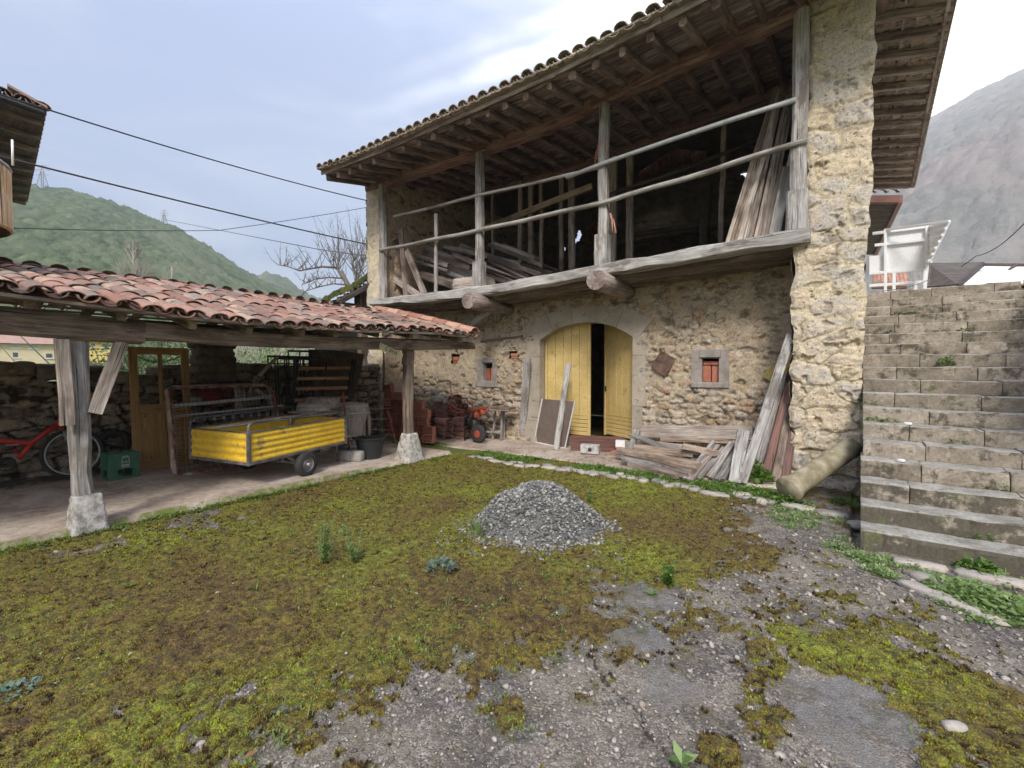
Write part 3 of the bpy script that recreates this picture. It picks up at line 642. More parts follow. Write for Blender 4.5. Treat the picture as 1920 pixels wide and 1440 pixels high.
# left cross wall and the right cross wall that ends in the corner pillar
panel('left_wall', (-9.8, 7.6, 0), (1, 0, 0), (0, 0, 1), .55, 6.14, M['pillar'], barn, res=.022, cw=.38, ch=.22, amp=.03, level=lambda x, y: .8+0*x, ck=.3, seed=15, edge=.02)
panel('left_wall', (-9.25, 7.62, 0), (0, 1, 0), (0, 0, 1), 7.4, 6.4, M['wall_inner'], barn, res=.035, cw=.4, ch=.2, amp=.05, level=lambda x, y: .85+0*x, seed=16,
      hole=lambda x, y: (((x-.38)/.13)**2+((y-4.62)/.13)**2 < 1))
panel('left_wall', (-9.8, 15.0, 0), (0, -1, 0), (0, 0, 1), 7.4, 6.3, M['wall_front'], barn, res=.06, cw=.35, ch=.18, amp=.04, seed=17)
plev = lambda x, y: .46+.25*sst(y, 3.2, 4.2)+.1*np.sin(y*2)
panel('right_wall', (-.70, 7.6, -.1), (1, 0, 0), (0, 0, 1), .80, 3.5, M['pillar'], barn, res=.0125, cw=.50, ch=.30, amp=.06, level=lambda x, y: .32+.3*sst(y, .6, 1.2), seed=23, edge=.02, ck=.5)
panel('right_wall', (-.57, 7.62, 3.38), (1, 0, 0), (0, 0, 1), .71, 3.3, M['pillar'], barn, res=.0125, cw=.52, ch=.33, amp=.045, level=plev, seed=27, edge=.02, ck=.4)
panel('right_wall', (.065, 7.63, -.1), (0, 1, 0), (0, 0, 1), 9.0, 6.8, M['pillar'], barn, res=.06, cw=.4, ch=.22, amp=.04, level=plev, seed=28)
s = MB(); s.box((-9.52, 11.3, 3.05), (.44, 7.3, 6.1)); s.box((-.30, 12.1, 1.65), (.62, 8.9, 3.4)); s.box((-.23, 12.1, 5.0), (.50, 8.9, 3.2)); s.build('wall_core', M['wall_inner'], barn)
panel('right_wall', (-.70, 8.5, 0), (0, -1, 0), (0, 0, 1), .88, 3.4, M['pillar'], barn, res=.04, cw=.42, ch=.24, amp=.03, seed=29)
# rear wall with the gaps under its fallen roof edge
def rhole(x, y):
    h = np.zeros(x.shape, bool)
    for (px, py, rx, rz, k) in ((1084, 446, .34, .26, -.9), (1408, 326, .42, .17, .25), (1059, 468, .05, .09, 0.), (1412, 355, .05, .1, 0.)):
        p = at(px, py, V=14.9); du = x-9.8-p.x; dz = y-p.z-k*du*-1*.6; h |= (np.abs(du) < rx*.6) & (np.abs(dz-.05*np.sin(du*23)) < (rz*.5+.05*np.sin(du*31))*(1-(du/rx/.62)**2))
    return h
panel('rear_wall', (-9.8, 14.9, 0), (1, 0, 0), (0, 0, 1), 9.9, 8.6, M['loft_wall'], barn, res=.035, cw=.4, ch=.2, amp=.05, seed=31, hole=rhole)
# ashlar surround of the arched door
s = MB(); dol = pl(988, 700).x; dor = pl(1211, 700).x
for side, a, bx in ((0, dol, dl), (1, dr, dor)):
    z = 0.0
    for hh in (.48, .42, .55, .38, .5):
        if z > dsz-.05: break
        z1 = min(z+hh, dsz+.0); o = random.uniform(-.05, .05); x0, x1 = (a+o, bx) if side == 0 else (a, bx+o)
        s.box(((x0+x1)/2, FW+.115, (z+z1)/2), (x1-x0-.002, .33, z1-z-.003), ch=.006); z = z1
outer = lambda f: 1.0
nv = 5; rise = dct-dsz; rad = (dhw**2+rise**2)/(2*rise); cz = dct-rad; amax = math.asin(dhw/rad)
for i in range(nv):
    a0 = -amax-.06+(2*amax+.12)*i/nv+.002; a1 = -amax-.06+(2*amax+.12)*(i+1)/nv-.002; ro = rad+.27
    vs = []
    for yy in (FW-.052, FW+.28):
        for k in range(4): a = a0+(a1-a0)*k/3; vs.append((dc+rad*math.sin(a), yy, cz+rad*math.cos(a)))
        for k in range(4): a = a1+(a0-a1)*k/3; q = ro*(1+.14*abs(math.sin(a))); vs.append((dc+q*math.sin(a), yy, cz+q*math.cos(a)))
    fs = [tuple(range(7, -1, -1)), tuple(range(8, 16))]+[(k, (k+1) % 8, 8+(k+1) % 8, 8+k) for k in range(8)]
    s.add(vs, fs)
s.build('door_surround', M['ashlar'], barn)
def leaf(hinge, ang, wd, sgn, h0, h1, name='door', npl=5):
    """plank leaf hinged at a jamb; ang turns it into the barn"""
    s = MB(); d = Vector((sgn*math.cos(ang), math.sin(ang), 0)); n = Vector((-d.y, d.x, 0))
    if n.y > 0: n = -n
    pw = (wd-.06)/npl
    for i in range(npl):
        p = hinge+d*(.03+pw*(i+.5)); s.beam(p+Vector((0, 0, h0+.42)), p+Vector((0, 0, h1)), pw-.007, .03, up=n, ch=.12, rnd=random.uniform(.3, .6))
    for i in range(5):
        z = h0+.02+.08*i; s.beam(hinge+d*.03+Vector((0, 0, z+.04)), hinge+d*(wd-.03)+Vector((0, 0, z+.04)), .035, .072, ch=.14, rnd=random.uniform(.3, .5))
    for q in (0.0, wd): s.beam(hinge+d*q+Vector((0, 0, h0)), hinge+d*q+Vector((0, 0, h1)), .055, .05, up=n, rnd=.5)
    s.beam(hinge+n*.0+d*0+Vector((0, 0, h0+.43)), hinge+d*wd+Vector((0, 0, h0+.43)), .045, .02, rnd=.3)
    return s.build(name, M['yellow_paint'], barn), d, n
h1_, d1, n1_ = leaf(Vector((dl+.04, FW+.17, 0)), R(1), at(1104, 750, V=FW+.17).x-dl-.04, 1, .22, 2.62)
h2_, d2, n2_ = leaf(Vector((dr-.02, FW+.17, 0)), R(31), .97, -1, .22, 2.62)
s = MB(); hp = Vector((dr-.02, FW+.17, 0))+d2*.93+n2_*.03; s.box(hp+Vector((0, 0, 1.18)), (.03, .02, .10)); s.tube([hp+n2_*.02+Vector((0, 0, 1.2)), hp+n2_*.05+Vector((0, 0, 1.2)), hp+n2_*.05-d2*.07+Vector((0, 0, 1.2))], .007); s.build('handle', M['dark_metal'], h2_)
s = MB(); s.box((dc, FW+.25, .10), (2*dhw+.1, .5, .22), ch=.02); s.build('threshold', M['ashlar'], barn)
# small windows walled up with brick
for k, (a, b_, c_, d_) in enumerate(WINS):
    p = pl(*a); q = pl(*b_); P1 = pl(*c_); Q1 = pl(*d_); s = MB()
    s.box(((P1.x+p.x)/2, FW+.012, (P1.z+Q1.z)/2), (p.x-P1.x, .13, P1.z-Q1.z), ch=.02); s.box(((Q1.x+q.x)/2, FW+.010, (P1.z+Q1.z)/2), (Q1.x-q.x, .13, P1.z-Q1.z), ch=.02)
    s.box(((p.x+q.x)/2, FW-.016, (P1.z+p.z)/2), (q.x-p.x+.05, .13, P1.z-p.z), ch=.02); s.box(((p.x+q.x)/2, FW+.002, (Q1.z+q.z)/2), (q.x-p.x+.12, .15, q.z-Q1.z), ch=.02)
    w = s.build('window', M['sill_stone'], barn)
    s = MB(); w0 = q.x-p.x; hh = p.z-q.z; zz = q.z
    s.box((p.x+w0*.24, FW+.09, q.z+hh*.36), (w0*.44, .10, hh*.70), ch=.006); s.box((p.x+w0*.75, FW+.10, q.z+hh*.38), (w0*.44, .10, hh*.76), ch=.006)
    if k: s.box((p.x+w0*.5, FW+.07, q.z+hh*.80), (w0*.92, .10, hh*.16), ch=.006)
    s.build('brick_infill', M['brick'], w)
    s = MB(); s.box(((p.x+q.x)/2, FW+.3, (p.z+q.z)/2), (w0+.1, .05, hh+.1)); s.build('dark_backing', M['dark_inside'], w)  # added near-black box, painted shade behind the bricks
for (a, b_) in HOLES:
    p = pl(*a); q = pl(*b_); s = MB(); w0 = q.x-p.x
    s.box(((p.x+q.x)/2+.01, FW+.08, (p.z+q.z)/2), (w0, .16, (p.z-q.z)*.5), ch=.008); s.box(((p.x+q.x)/2, FW+.07, q.z+.02), (w0*.9, .12, .04), ch=.008); s.box(((p.x+q.x)/2, FW+.2, (p.z+q.z)/2), (w0*1.2, .05, (p.z-q.z)*1.3), mi=1)
    s.build('brick_plug', [M['brick'], M['dark_inside']], barn)  # second material colours in the shade behind the plug
s = MB(); p = pl(905, 640); q = pl(984, 631); s.beam(p+Vector((0, -.035, 0)), q+Vector((0, -.035, 0)), .06, .05, seg=6, jit=.006); p = pl(868, 622); s.build('wall_timber', M['brown_wood'], barn)

# gallery: floor, bearers, posts, rails
FB = [(-9.6, 3.20), (-9.2, 3.17), (-7.8, 3.13), (-6.3, 3.13), (-4.9, 3.17), (-3.5, 3.24), (-2.0, 3.30), (-.52, 3.37)]
s = MB(); pbeam(s, [(u, 7.55, ip(u, FB)) for u in np.linspace(-9.5, -.50, 26)], .26, .185, jit=.009, rnd=.55); s.build('floor_beam', M['silver_wood'], barn)
s = MB()
for vv, w in ((7.78, .18), (7.98, .20), (8.2, .18), (8.42, .16)):
    pbeam(s, [(u, vv, ip(u, FB)-.10-.05*(vv-7.6)+.01*math.sin(u*3+vv*9)) for u in np.linspace(-9.3, -.62, 14)], w, .10, jit=.008)
s.build('floor_board', M['brown_wood'], barn)
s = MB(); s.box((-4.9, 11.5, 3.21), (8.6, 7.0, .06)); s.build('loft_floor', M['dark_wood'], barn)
for u in (-6.13, -3.42):
    s = MB(); zc = ip(u, FB)-.22; s.tube([(u, 7.13, zc), (u, 7.6, zc+.0), (u+.02, 8.1, zc-.03), (u+.02, 8.7, zc-.05)], [.165, .17, .15, .12], n=14, ecc=.05); s.build('corbel_log', M['board_wood'], barn)
s = MB(); s.beam(at(868, 621, V=8.45), at(918, 583, V=7.9), .06, .10, seg=3, jit=.004); s.build('brace', M['grey_wood'], barn)
for u, wp in ((-9.17, .17), (-6.2, .165), (-3.5, .165), (-.655, .19)):
    z0 = ip(u, FB)+.09; zt = ip(u, PT)-.20; s = MB()
    pbeam(s, [(u+random.gauss(0, .006), 7.57, z) for z in np.linspace(z0, zt, 9)], wp, wp*.95, ch=.22, jit=.004, up=(0, 1, 0))
    if u > -9: s.beam((u-.01, 7.565, z0), (u-.01, 7.565, z0+.52), wp+.06, wp+.05, up=(0, 1, 0), ch=.1, seg=3, jit=.003)
    po = s.build('post', M['grey_wood'], barn)
    if -9 < u < -.6 or u > -1:
        s = MB(); s.beam((u-.28 if u > -1 else u-.2, 7.57, zt+.03), (u+.2 if u < -1 else u+.06, 7.57, zt+.03), .18, .14, seg=4, jit=.006); s.build('capital', M['red_wood'], po)
RL = [(-9.1, 4.37), (-6.2, 4.34), (-3.5, 4.36), (-2, 4.46), (-.58, 4.60)]
s = MB(); s.tube([(u, 7.47, ip(u, RL)+.008*math.sin(u*4)) for u in np.linspace(-9.15, -.56, 22)], .042, n=9, ecc=.10, rnd=.5); s.build('handrail', M['silver_wood'], barn)
s = MB(); a = at(738, 406, V=7.5); b_ = at(896, 366, V=7.5); c_ = at(1128, 313, V=7.5)
s.tube([a, a.lerp(b_, .5)+Vector((0, 0, -.02)), b_, b_.lerp(c_, .5)+Vector((0, 0, -.015)), c_], .032, n=7, ecc=.08, rnd=.7); s.build('upper_rail', M['silver_wood'], barn)
s = MB(); s.tube([at(1062, 333, V=7.46), at(1140, 303, V=7.46), at(1260, 262, V=7.46), at(1380, 222, V=7.46), at(1492, 187, V=7.46)], .036, n=10); s.build('pipe_rail', M['galv'], barn)
s = MB(); p = at(818, 401, V=7.58); s.beam(p, (p.x-.03, 7.58, 3.24), .075, .05, up=(0, 1, 0), seg=4, jit=.002); s.build('baluster', M['silver_wood'], barn)
for x, top, w in ((925, 360, .07), (975, 345, .09), (995, 352, .12), (1015, 340, .08), (1052, 330, .09), (1073, 330, .14), (1180, 290, .14), (1350, 238, .09), (1148, 300, .18)):
    p = at(x, 480, V=9.9); s = MB(); s.beam((p.x, 9.9, 3.22), (p.x+random.gauss(0, .02), 9.9, at(x, top, V=9.9).z+.06), w*1.05, .08, up=(0, 1, 0), seg=6, jit=.006); s.build('stud', M['board_wood'], barn)
s = MB(); s.beam(at(905, 430, V=9.8), at(1110, 349, V=9.8), .05, .14, seg=3, jit=.003); s.build('cross_plank', M['tan_wood'], barn)
s = MB(); s.tube([at(1135, 367, V=9.8), at(1280, 318, V=9.8), at(1422, 262, V=9.8)], .035, n=7, ecc=.1); s.beam(at(1190, 440, V=12), at(1480, 395, V=12), .06, .13); s.beam(at(1100, 470, V=13.5), at(1490, 405, V=13.5), .1, .1)
s.beam(at(1325, 350, V=12), at(1320, 470, V=12), .22, .2, up=(0, 1, 0)); s.build('inner_rail', M['dark_wood'], barn)
# roof timbers
s = MB(); pbeam(s, [(u, 7.62, ip(u, PT)-.13) for u in np.linspace(-9.75, -.6, 22)], .22, .235, jit=.007, ch=.1, rnd=.5, hs=[1+.35*sst(u, -4, -1.5) for u in np.linspace(-9.75, -.6, 22)]); s.build('wall_plate', M['red_wood'], barn)
s = MB(); pbeam(s, [(u, 10.0, zu(u, 9.95)-.12) for u in np.linspace(-9.3, -.6, 16)], .2, .2, jit=.008); s.build('purlin', M['red_wood'], barn)
s = MB(); u = -9.66; k = 0
while u < .8:
    du = random.gauss(0, .03); pts = [(u+du*(i/8), v, zu(u, v)-.075+random.gauss(0, .004)) for i, v in enumerate(np.linspace(6.44, 10.2, 9))]
    pbeam(s, pts, random.uniform(.085, .12), random.uniform(.10, .13), jit=.005, rnd=random.uniform(.2, .8)); u += random.uniform(.36, .46); k += 1
s.build('rafter', M['rafter_wood'], barn)
s = MB(); v = 6.42; row = 0
while v < 10.3:
    wv = random.uniform(.10, .17); u = -9.74
    while u < .95:
        L = random.uniform(.9, 2.1); u1 = min(u+L, 1.0); zt = -.0
        if random.random() > .04 and abs(v-6.4) < 99:
            s.beam((u, v+wv/2, zu(u, v)+.012+random.gauss(0, .004)), (u1-.012, v+wv/2+random.gauss(0, .006), zu(u1, v)+.012+random.gauss(0, .004)), wv-random.uniform(.02, .055), .018, ch=.05, seg=2, jit=.003)
        u = u1
    v += wv
s.build('roof_board', M['roof_wood'], barn)
s = MB(); u = -9.76
while u < .8:
    u1 = min(u+random.uniform(1.6, 2.6), .88); s.beam((u, 6.36, zu(u, 6.4)+.03), (u1-.01, 6.36, zu(u1, 6.4)+.03), .03, .11, seg=3, jit=.003); s.beam((u, 6.31, zu(u, 6.4)+.075), (u1-.01, 6.31, zu(u1, 6.4)+.075), .14, .025, seg=3, jit=.003); u = u1
for sg, uu in ((1, 0),):       # side eaves
    for v in np.arange(6.5, 16.4, .52):
        ue = (.80+.03*(v-6.4)) if sg > 0 else -10.22; ui = -.1 if sg > 0 else -9.2; z = zu(ue if sg > 0 else -10.2, 6.5)
        s.beam((ui, v, z+.20), (ue, v+random.gauss(0, .01), z+.0), .09, .11, seg=2, jit=.004)
    v = 6.45
    while v < 16.5:
        v1 = min(v+random.uniform(1.5, 2.4), 16.6); ue = (.85+.03*(v-6.4)) if sg > 0 else -10.26; ue1 = (.85+.03*(v1-6.4)) if sg > 0 else -10.26; z = zu(.8 if sg > 0 else -10.2, 6.5)
        s.beam((ue, v, z+.06), (ue1, v1-.01, z+.06), .04, .11, seg=2, jit=.003); v = v1
    for i in range(6):
        v = 6.4
        while v < 16.5:
            v1 = min(v+random.uniform(1.2, 2.2), 16.6); f = (i+.5)/6; ue = (.85+.03*(v-6.4)) if sg > 0 else -10.26; ui = 0.0 if sg > 0 else -9.4; z = zu(.8 if sg > 0 else -10.2, 6.5)
            if v > 7.2: s.beam((ui+(ue-ui)*f, v, z+.27-.2*f), (ui+(ue-ui)*f, v1-.01, z+.27-.2*f), .13, .02, seg=2, jit=.003)
            v = v1
s.build('eave_board', M['board_wood'], barn)
# sheet under the tiles, then the tiles
s = MB()
def zt(u, v): return zu(u, v)+.05
us = np.linspace(-9.76, .95, 24); vsn = [6.34, 7.0, 7.6, 8.5, 10, 13]
for i in range(23):
    for j in range(5):
        q = []
        for (ui, vi) in ((us[i], vsn[j]), (us[i+1], vsn[j]), (us[i+1], vsn[j+1]), (us[i], vsn[j+1])):
            q.append((ui, vi, zt(ui, vi)+(0.0)))
        s.quad(*q)
zr_ = lambda u: zt(u, 13)-.01
s.quad((.95, 6.4, 6.42), (1.22, 16.6, 6.42), (-2.5, 16.6, 7.7), (-2.5, 13, zr_(-2.5))); s.quad((-9.76, 16.6, 6.9), (-9.76, 12.98, zr_(-9.76)), (-7, 12.98, zr_(-7)), (-7, 16.6, 7.6)); s.quad((-7, 12.98, zr_(-7)), (-2.5, 12.98, zr_(-2.5)), (-2.5, 16.6, 7.7), (-7, 16.6, 7.6))
s.add([(-9.6, 9.5, 6.1), (-9.6, 15, 6.1), (-9.6, 15, 8.2), (-9.6, 13, 8.0), (-9.6, 10, 6.45)], [(0, 1, 2, 3, 4)])
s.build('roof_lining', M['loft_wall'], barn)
s = MB(); pitch = .218; nc = int(10.65/pitch)
for i in range(nc):
    uc = -9.72+pitch*(i+.5); v = 6.22; row = 0
    while v < 12.9:
        ext = .33; vin = v-6.4
        if uc > .95-vin*.9: v += ext; row += 1; continue
        z0 = zt(uc, max(v, 6.3)) if v > 6.3 else zt(uc, 6.3)-.01; z1 = zt(uc, v+ext); y = Vector((0, ext, z1-z0)).normalized(); x = Vector((1, 0, 0)); n = x.cross(y)
        j = random.gauss(0, .006)
        s.tile(Vector((uc+pitch/2, v, z0+.085)), x, y, n, .090, .109, .42, False, n=5); s.tile(Vector((uc+j, v-.02+random.gauss(0, .012), z0+.072)), x, y, n, .099, .082, .42, True, n=6 if row < 2 else 4)
        v += ext; row += 1
for sg in (1,):
    for i in range(44):
        v = 6.4+.232*(i+.5)
        for k in range(3):
            ue = (.93+.03*(v-6.4)) if sg > 0 else -10.33; zz = zu(.8 if sg > 0 else -10.2, 6.5)+.08+.085*k*1.0; d = Vector((-sg, 0, .24)).normalized(); x = Vector((0, 1, 0)); n = Vector((sg*.24, 0, 1)).normalized(); p = Vector((ue-sg*.33*k, v, zz))
            if abs(ue-sg*.33*k-(.95 if sg > 0 else -10.25)) > (v-6.4)/.9: continue
            s.tile(p+x*.116, x, d, n, .095, .115, .42, False, n=4); s.tile(p+n*.01+x*random.gauss(0, .006), x, d, n, .105, .088, .42, True, n=5)
s.build('roof_tiles', M['tile_grey'], barn)
# broken tile courses seen inside, where the rear roof has fallen
s = MB()
for (x0, y0, x1, y1, n) in ((1205, 323, 1262, 286, 9), (1268, 286, 1325, 292, 8), (1112, 432, 1130, 408, 4), (1095, 440, 1118, 415, 4)):
    for i in range(n):
        p = at(x0+(x1-x0)*i/n, y0+(y1-y0)*i/n, V=13.6); s.tile(p, Vector((.8, 0, .5)).normalized(), Vector((-.2, .9, -.3)).normalized(), Vector((-.4, .3, .8)).normalized(), .12, .10, .42, True, rnd=random.random())
s.build('broken_tiles', M['tile_new'], barn)
s = MB(); p = at(1143, 400, V=7.4)
for k in range(3): s.tube([p+Vector((.01*k, 0, 0)), p+Vector((.04+.01*k, -.01, -.12)), p+Vector((.05, 0, -.3)), p+Vector((.10+.01*k, 0, -.34)), p+Vector((.07, 0, -.1))], .005, n=5)
for i in range(3): pz = 5.3+.06*i; s.tube([(-3.62, 7.46, pz-.3), (-3.5, 7.46, pz+.05), (-3.38, 7.47, pz-.22)], .005, n=5)
tag(s.build('twine', M['rope'], None, (-3.45, 7.45, 4.5)), 'faded pink twine looped over the middle gallery post', 'twine')
# ---------------------------------------------------------------- open shed on the left
shed = thing('open_shed', 'low open shed with a sagging red clay tile roof on timber posts', 'shed', (-7.6, 3, .07))
EZ = [(-4, 2.26), (.5, 2.185), (.8, 2.17), (1.65, 2.115), (2.9, 2.085), (4.6, 2.12), (6.8, 2.135)]
def sz(u, v):      # tile bed height
    e = ip(v, EZ); rdg = 2.765-.0*v+(-.04*sst(v, 4.5, 6.7)); rdg = rdg+.05*sst(-v, -1.2, 1.5)
    if u >= -8.3: return e+(rdg-e)*(-5.62-u)/2.68+.03*math.sin(v*1.3+u)
    return rdg-(-8.3-u)*.22
s = MB(); pitch = .20; v = -3.6
while v < 6.62:
    u = -5.62; k = 0
    while u > -8.45:
        du = .33; z0 = sz(u, v); z1 = sz(u-du, v); y = Vector((-du, 0, z1-z0)).normalized(); x = Vector((0, 1, 0)); n = y.cross(x); n = -n if n.z < 0 else n; jx = random.gauss(0, .012)
        s.tile(Vector((u+random.gauss(0, .012), v+pitch/2+jx, z0+.076+random.gauss(0, .004))), x, y, n, .084, .102, .43, False, n=6)
        s.tile(Vector((u+.01+random.gauss(0, .018), v+jx, z0+.064+random.gauss(0, .007))), (x+Vector((random.gauss(0, .03), 0, random.gauss(0, .03)))).normalized(), y, n, .097, .079, .43, True, n=8, flat=.55)
        u -= du; k += 1
    v += pitch
s.build('roof_tiles', M['tile'], shed)
s = MB(); v = -3.6
while v < 6.6:       # ridge and the rear slope
    z = sz(-8.35, v)+.05; s.tile(Vector((-8.38, v, z)), Vector((1, 0, 0)), Vector((0, 1, 0)), Vector((0, 0, 1)), .13, .11, .43, True, n=8, flat=.8); v += .36
for v in np.arange(-3.6, 6.6, .25):
    for k in range(5):
        u = -9.95+.33*k; s.tile(Vector((u, v, sz(u, v)+.07)), Vector((0, 1, 0)), Vector((1, 0, .22)).normalized(), Vector((-.22, 0, 1)).normalized(), .115, .095, .42, True, n=5)
s.build('ridge_tiles', M['tile'], shed)
s = MB(); u = -5.55
for k in range(9):  # pinkish verge course against the barn side
    u0 = -5.6-.33*k; z0 = sz(u0, 6.6); z1 = sz(u0-.33, 6.6); y = Vector((-.33, 0, z1-z0)).normalized(); n = Vector((-(z1-z0), 0, -.33)).normalized(); n = -n if n.z < 0 else n
    s.tile(Vector((u0, 6.70, z0+.12)), Vector((0, 1, 0)), y, n, .115, .095, .43, True, n=8)
s.build('verge_tiles', M['tile_new'], shed)
s = MB(); v = -3.6
while v < 6.7:
    v1 = min(v+random.uniform(1.2, 2.0), 6.75); s.beam((-5.72, v, sz(-5.72, v)-.005), (-5.72, v1-.01, sz(-5.72, v1)-.005), .13, .028, seg=3, jit=.003); v = v1
for u in np.arange(-5.95, -9.9, -.21):
    v = -3.6
    while v < 6.7:
        v1 = min(v+random.uniform(1.2, 2.4), 6.7)
        if random.random() > .07: s.beam((u, v, sz(u, v)-.005), (u, v1-.02, sz(u, v1)-.005), .175, .02, seg=2, jit=.003)
        v = v1
s.build('roof_board', M['board_wood'], shed)
s = MB()
for v in np.arange(-3.4, 6.7, .62):
    v += random.gauss(0, .04); s.beam((-5.80, v, sz(-5.8, v)-.07), (-8.3, v+random.gauss(0, .03), sz(-8.3, v)-.07), .08, .10, seg=5, jit=.006); s.beam((-8.3, v, sz(-8.3, v)-.07), (-9.85, v, sz(-9.85, v)-.07), .08, .10, seg=2, jit=.006)
s.build('rafter', M['brown_wood'], shed)
s = MB(); pbeam(s, [(-6.02, v, z) for v, z in ((-3.5, 2.0), (-1.5, 2.01), (0, 2.01), (.8, 2.0), (1.3, 1.985), (1.83, 1.965))], .19, .235, jit=.006, rnd=.3); s.build('beam', M['brown_wood'], shed)
s = MB(); pbeam(s, [(-6.02, v, z) for v, z in ((1.80, 1.98), (2.5, 1.965), (3.3, 1.955), (4.2, 1.965), (5.0, 1.98), (5.8, 2.0), (6.5, 2.03), (7.1, 2.06))], .17, .18, jit=.008, rnd=.45, hs=[1, 1, 1, 1, 1, 1, .9, .7]); s.build('beam', M['brown_wood'], shed)
s = MB(); pbeam(s, [(-8.3, v, sz(-8.3, v)-.2) for v in (-3.5, 0, 3, 6.6)], .16, .18, jit=.006); pbeam(s, [(-9.7, v, 2.33) for v in (-3.5, 0, 3, 6.6)], .14, .15, jit=.006)
for v in (-.5, 3.95, 6.3): s.beam((-6.1, v, 2.0), (-9.75, v, 2.25), .12, .14, seg=4, jit=.005)
s.build('tie_beam', M['dark_wood'], shed)
# near post with its pale stone foot, side plank and brace
s = MB(); v0 = 1.325
pbeam(s, [(-6.05, v0, .38), (-6.06, v0-.005, .6), (-6.06, v0, .9), (-6.05, v0-.01, 1.2), (-6.05, v0-.005, 1.5), (-6.04, v0-.02, 1.87)], .15, .16, jit=.006, ch=.28, up=(0, 1, 0), rnd=.2)
po = s.build('post', M['grey_wood'], shed)
def footstone(c, w0, w1, h, mat, name='footstone'):
    n = 8; vs = []; idx = {}; V_ = []; 
    X, Y = np.meshgrid(np.linspace(0, 1, 41), np.linspace(0, 1, 13)); per = X.ravel()*4; t_ = Y.ravel(); w = w0+(w1-w0)*t_
    sd_ = np.floor(per).astype(int) % 4; f = per-np.floor(per); px = np.choose(sd_, [f-.5, .5+0*f, .5-f, -.5+0*f]); py = np.choose(sd_, [-.5+0*f, f-.5, .5+0*f, .5-f])
    rr = np.maximum(np.abs(px), np.abs(py))/np.maximum(np.hypot(px, py), 1e-6); k = .86+.14*rr
    nz_ = 1+(fbm(per*2.2, t_*5, 5)-.5)*.22+(fbm(per*8, t_*18, 6)-.5)*.10; x = px*w*k*nz_; y = py*w*k*nz_; z = t_*h
    P_ = np.stack([c[0]+x, c[1]+y, c[2]+z], 1); ii = np.arange(41*13).reshape(13, 41); F_ = np.stack([ii[:-1, :-1], ii[:-1, 1:], ii[1:, 1:], ii[1:, :-1]], -1).reshape(-1, 4)
    P_ = np.vstack([P_, [[c[0], c[1], c[2]+h]]]); top = [[ii[-1, i], ii[-1, i+1], len(P_)-1, len(P_)-1] for i in range(40)]
    me_v = P_; return me_v, F_, top
def add_foot(c, w0, w1, h, mat, parent):
    P_, F_, top = footstone(c, w0, w1, h, mat); s = MB(); s.add([tuple(p) for p in P_], [tuple(f) for f in F_]+[tuple(f[:3]) for f in top], sm=True); return s.build('footstone', mat, parent)
add_foot((-6.05, v0+.03, .02), .28, .20, .36, M['pale_stone'], po)
s = MB(); s.beam(at(118, 636, U=-5.93), at(128, 797, U=-5.93), .05, .11, up=(0, 1, 0), seg=3, jit=.004, ch=.2); s.build('side_plank', M['plank_wood'], po)
s = MB(); s.beam(at(229, 640, U=-5.98), at(178, 775, U=-5.98), .05, .115, up=(0, 1, .3), seg=4, jit=.004, ch=.1); s.build('brace', M['plank_wood'], po)
s = MB(); pbeam(s, [(-6.12, 5.56, .50), (-6.12, 5.55, .9), (-6.12, 5.56, 1.4), (-6.12, 5.56, 1.95)], .155, .155, jit=.003, ch=.2, up=(0, 1, 0), rnd=.25, ); s.beam((-6.12, 5.56, 1.66), (-6.12, 5.56, 1.96), .19, .19, up=(0, 1, 0), ch=.25, seg=2, jit=.004)
po = s.build('post', M['brown_wood'], shed); add_foot((-6.12, 5.58, .0), .37, .20, .50, M['granite'], po)

# registration-like plate nailed aslant under the eave
def text_mesh(name, body, size, loc, xdir, ydir, mat, parent=None, ext=.002):
    c = bpy.data.curves.new('lettering', 'FONT'); c.body = body; c.size = size; c.extrude = ext; c.align_x = 'CENTER'; c.align_y = 'CENTER'
    o = bpy.data.objects.new('lettering', c); dg = bpy.context.evaluated_depsgraph_get()
    COL.objects.link(o); dg.update(); me = bpy.data.meshes.new_from_object(o.evaluated_get(dg)); bpy.data.objects.remove(o)
    x = Vector(xdir).normalized(); z = x.cross(Vector(ydir)).normalized(); y = z.cross(x); Mx = Matrix((x, y, z)).transposed().to_4x4(); me.transform(Matrix.Translation(Vector(loc)-origin(parent)) @ Mx)
    me.materials.clear(); me.materials.append(mat); o2 = link(name, me, parent); return o2
a = at(716, 650, U=-5.90); b_ = at(750, 667, U=-5.90); mid = (a+b_)/2; plt = thing('number_plate', 'small weathered yellow number plate hanging aslant under the shed beam', 'plate', tuple(mid))
xd = (b_-a).normalized(); up_ = xd.cross(Vector((1, 0, 0))); up_ = up_ if up_.z > 0 else -up_
s = MB(); s.beam(a-xd*.05, b_+xd*.05, .006, .10, up=up_, ch=.1); s.build('plate', general('old_plate', [(.42, .38, .22), (.50, .46, .29)], 8, .6, rv=.2, dirt=((.14, .11, .07), .58, 14)), plt)
text_mesh('lettering', 'C 0115', .085, mid+Vector((.006, 0, 0)), tuple(xd), tuple(up_), M['dark_metal'], plt)
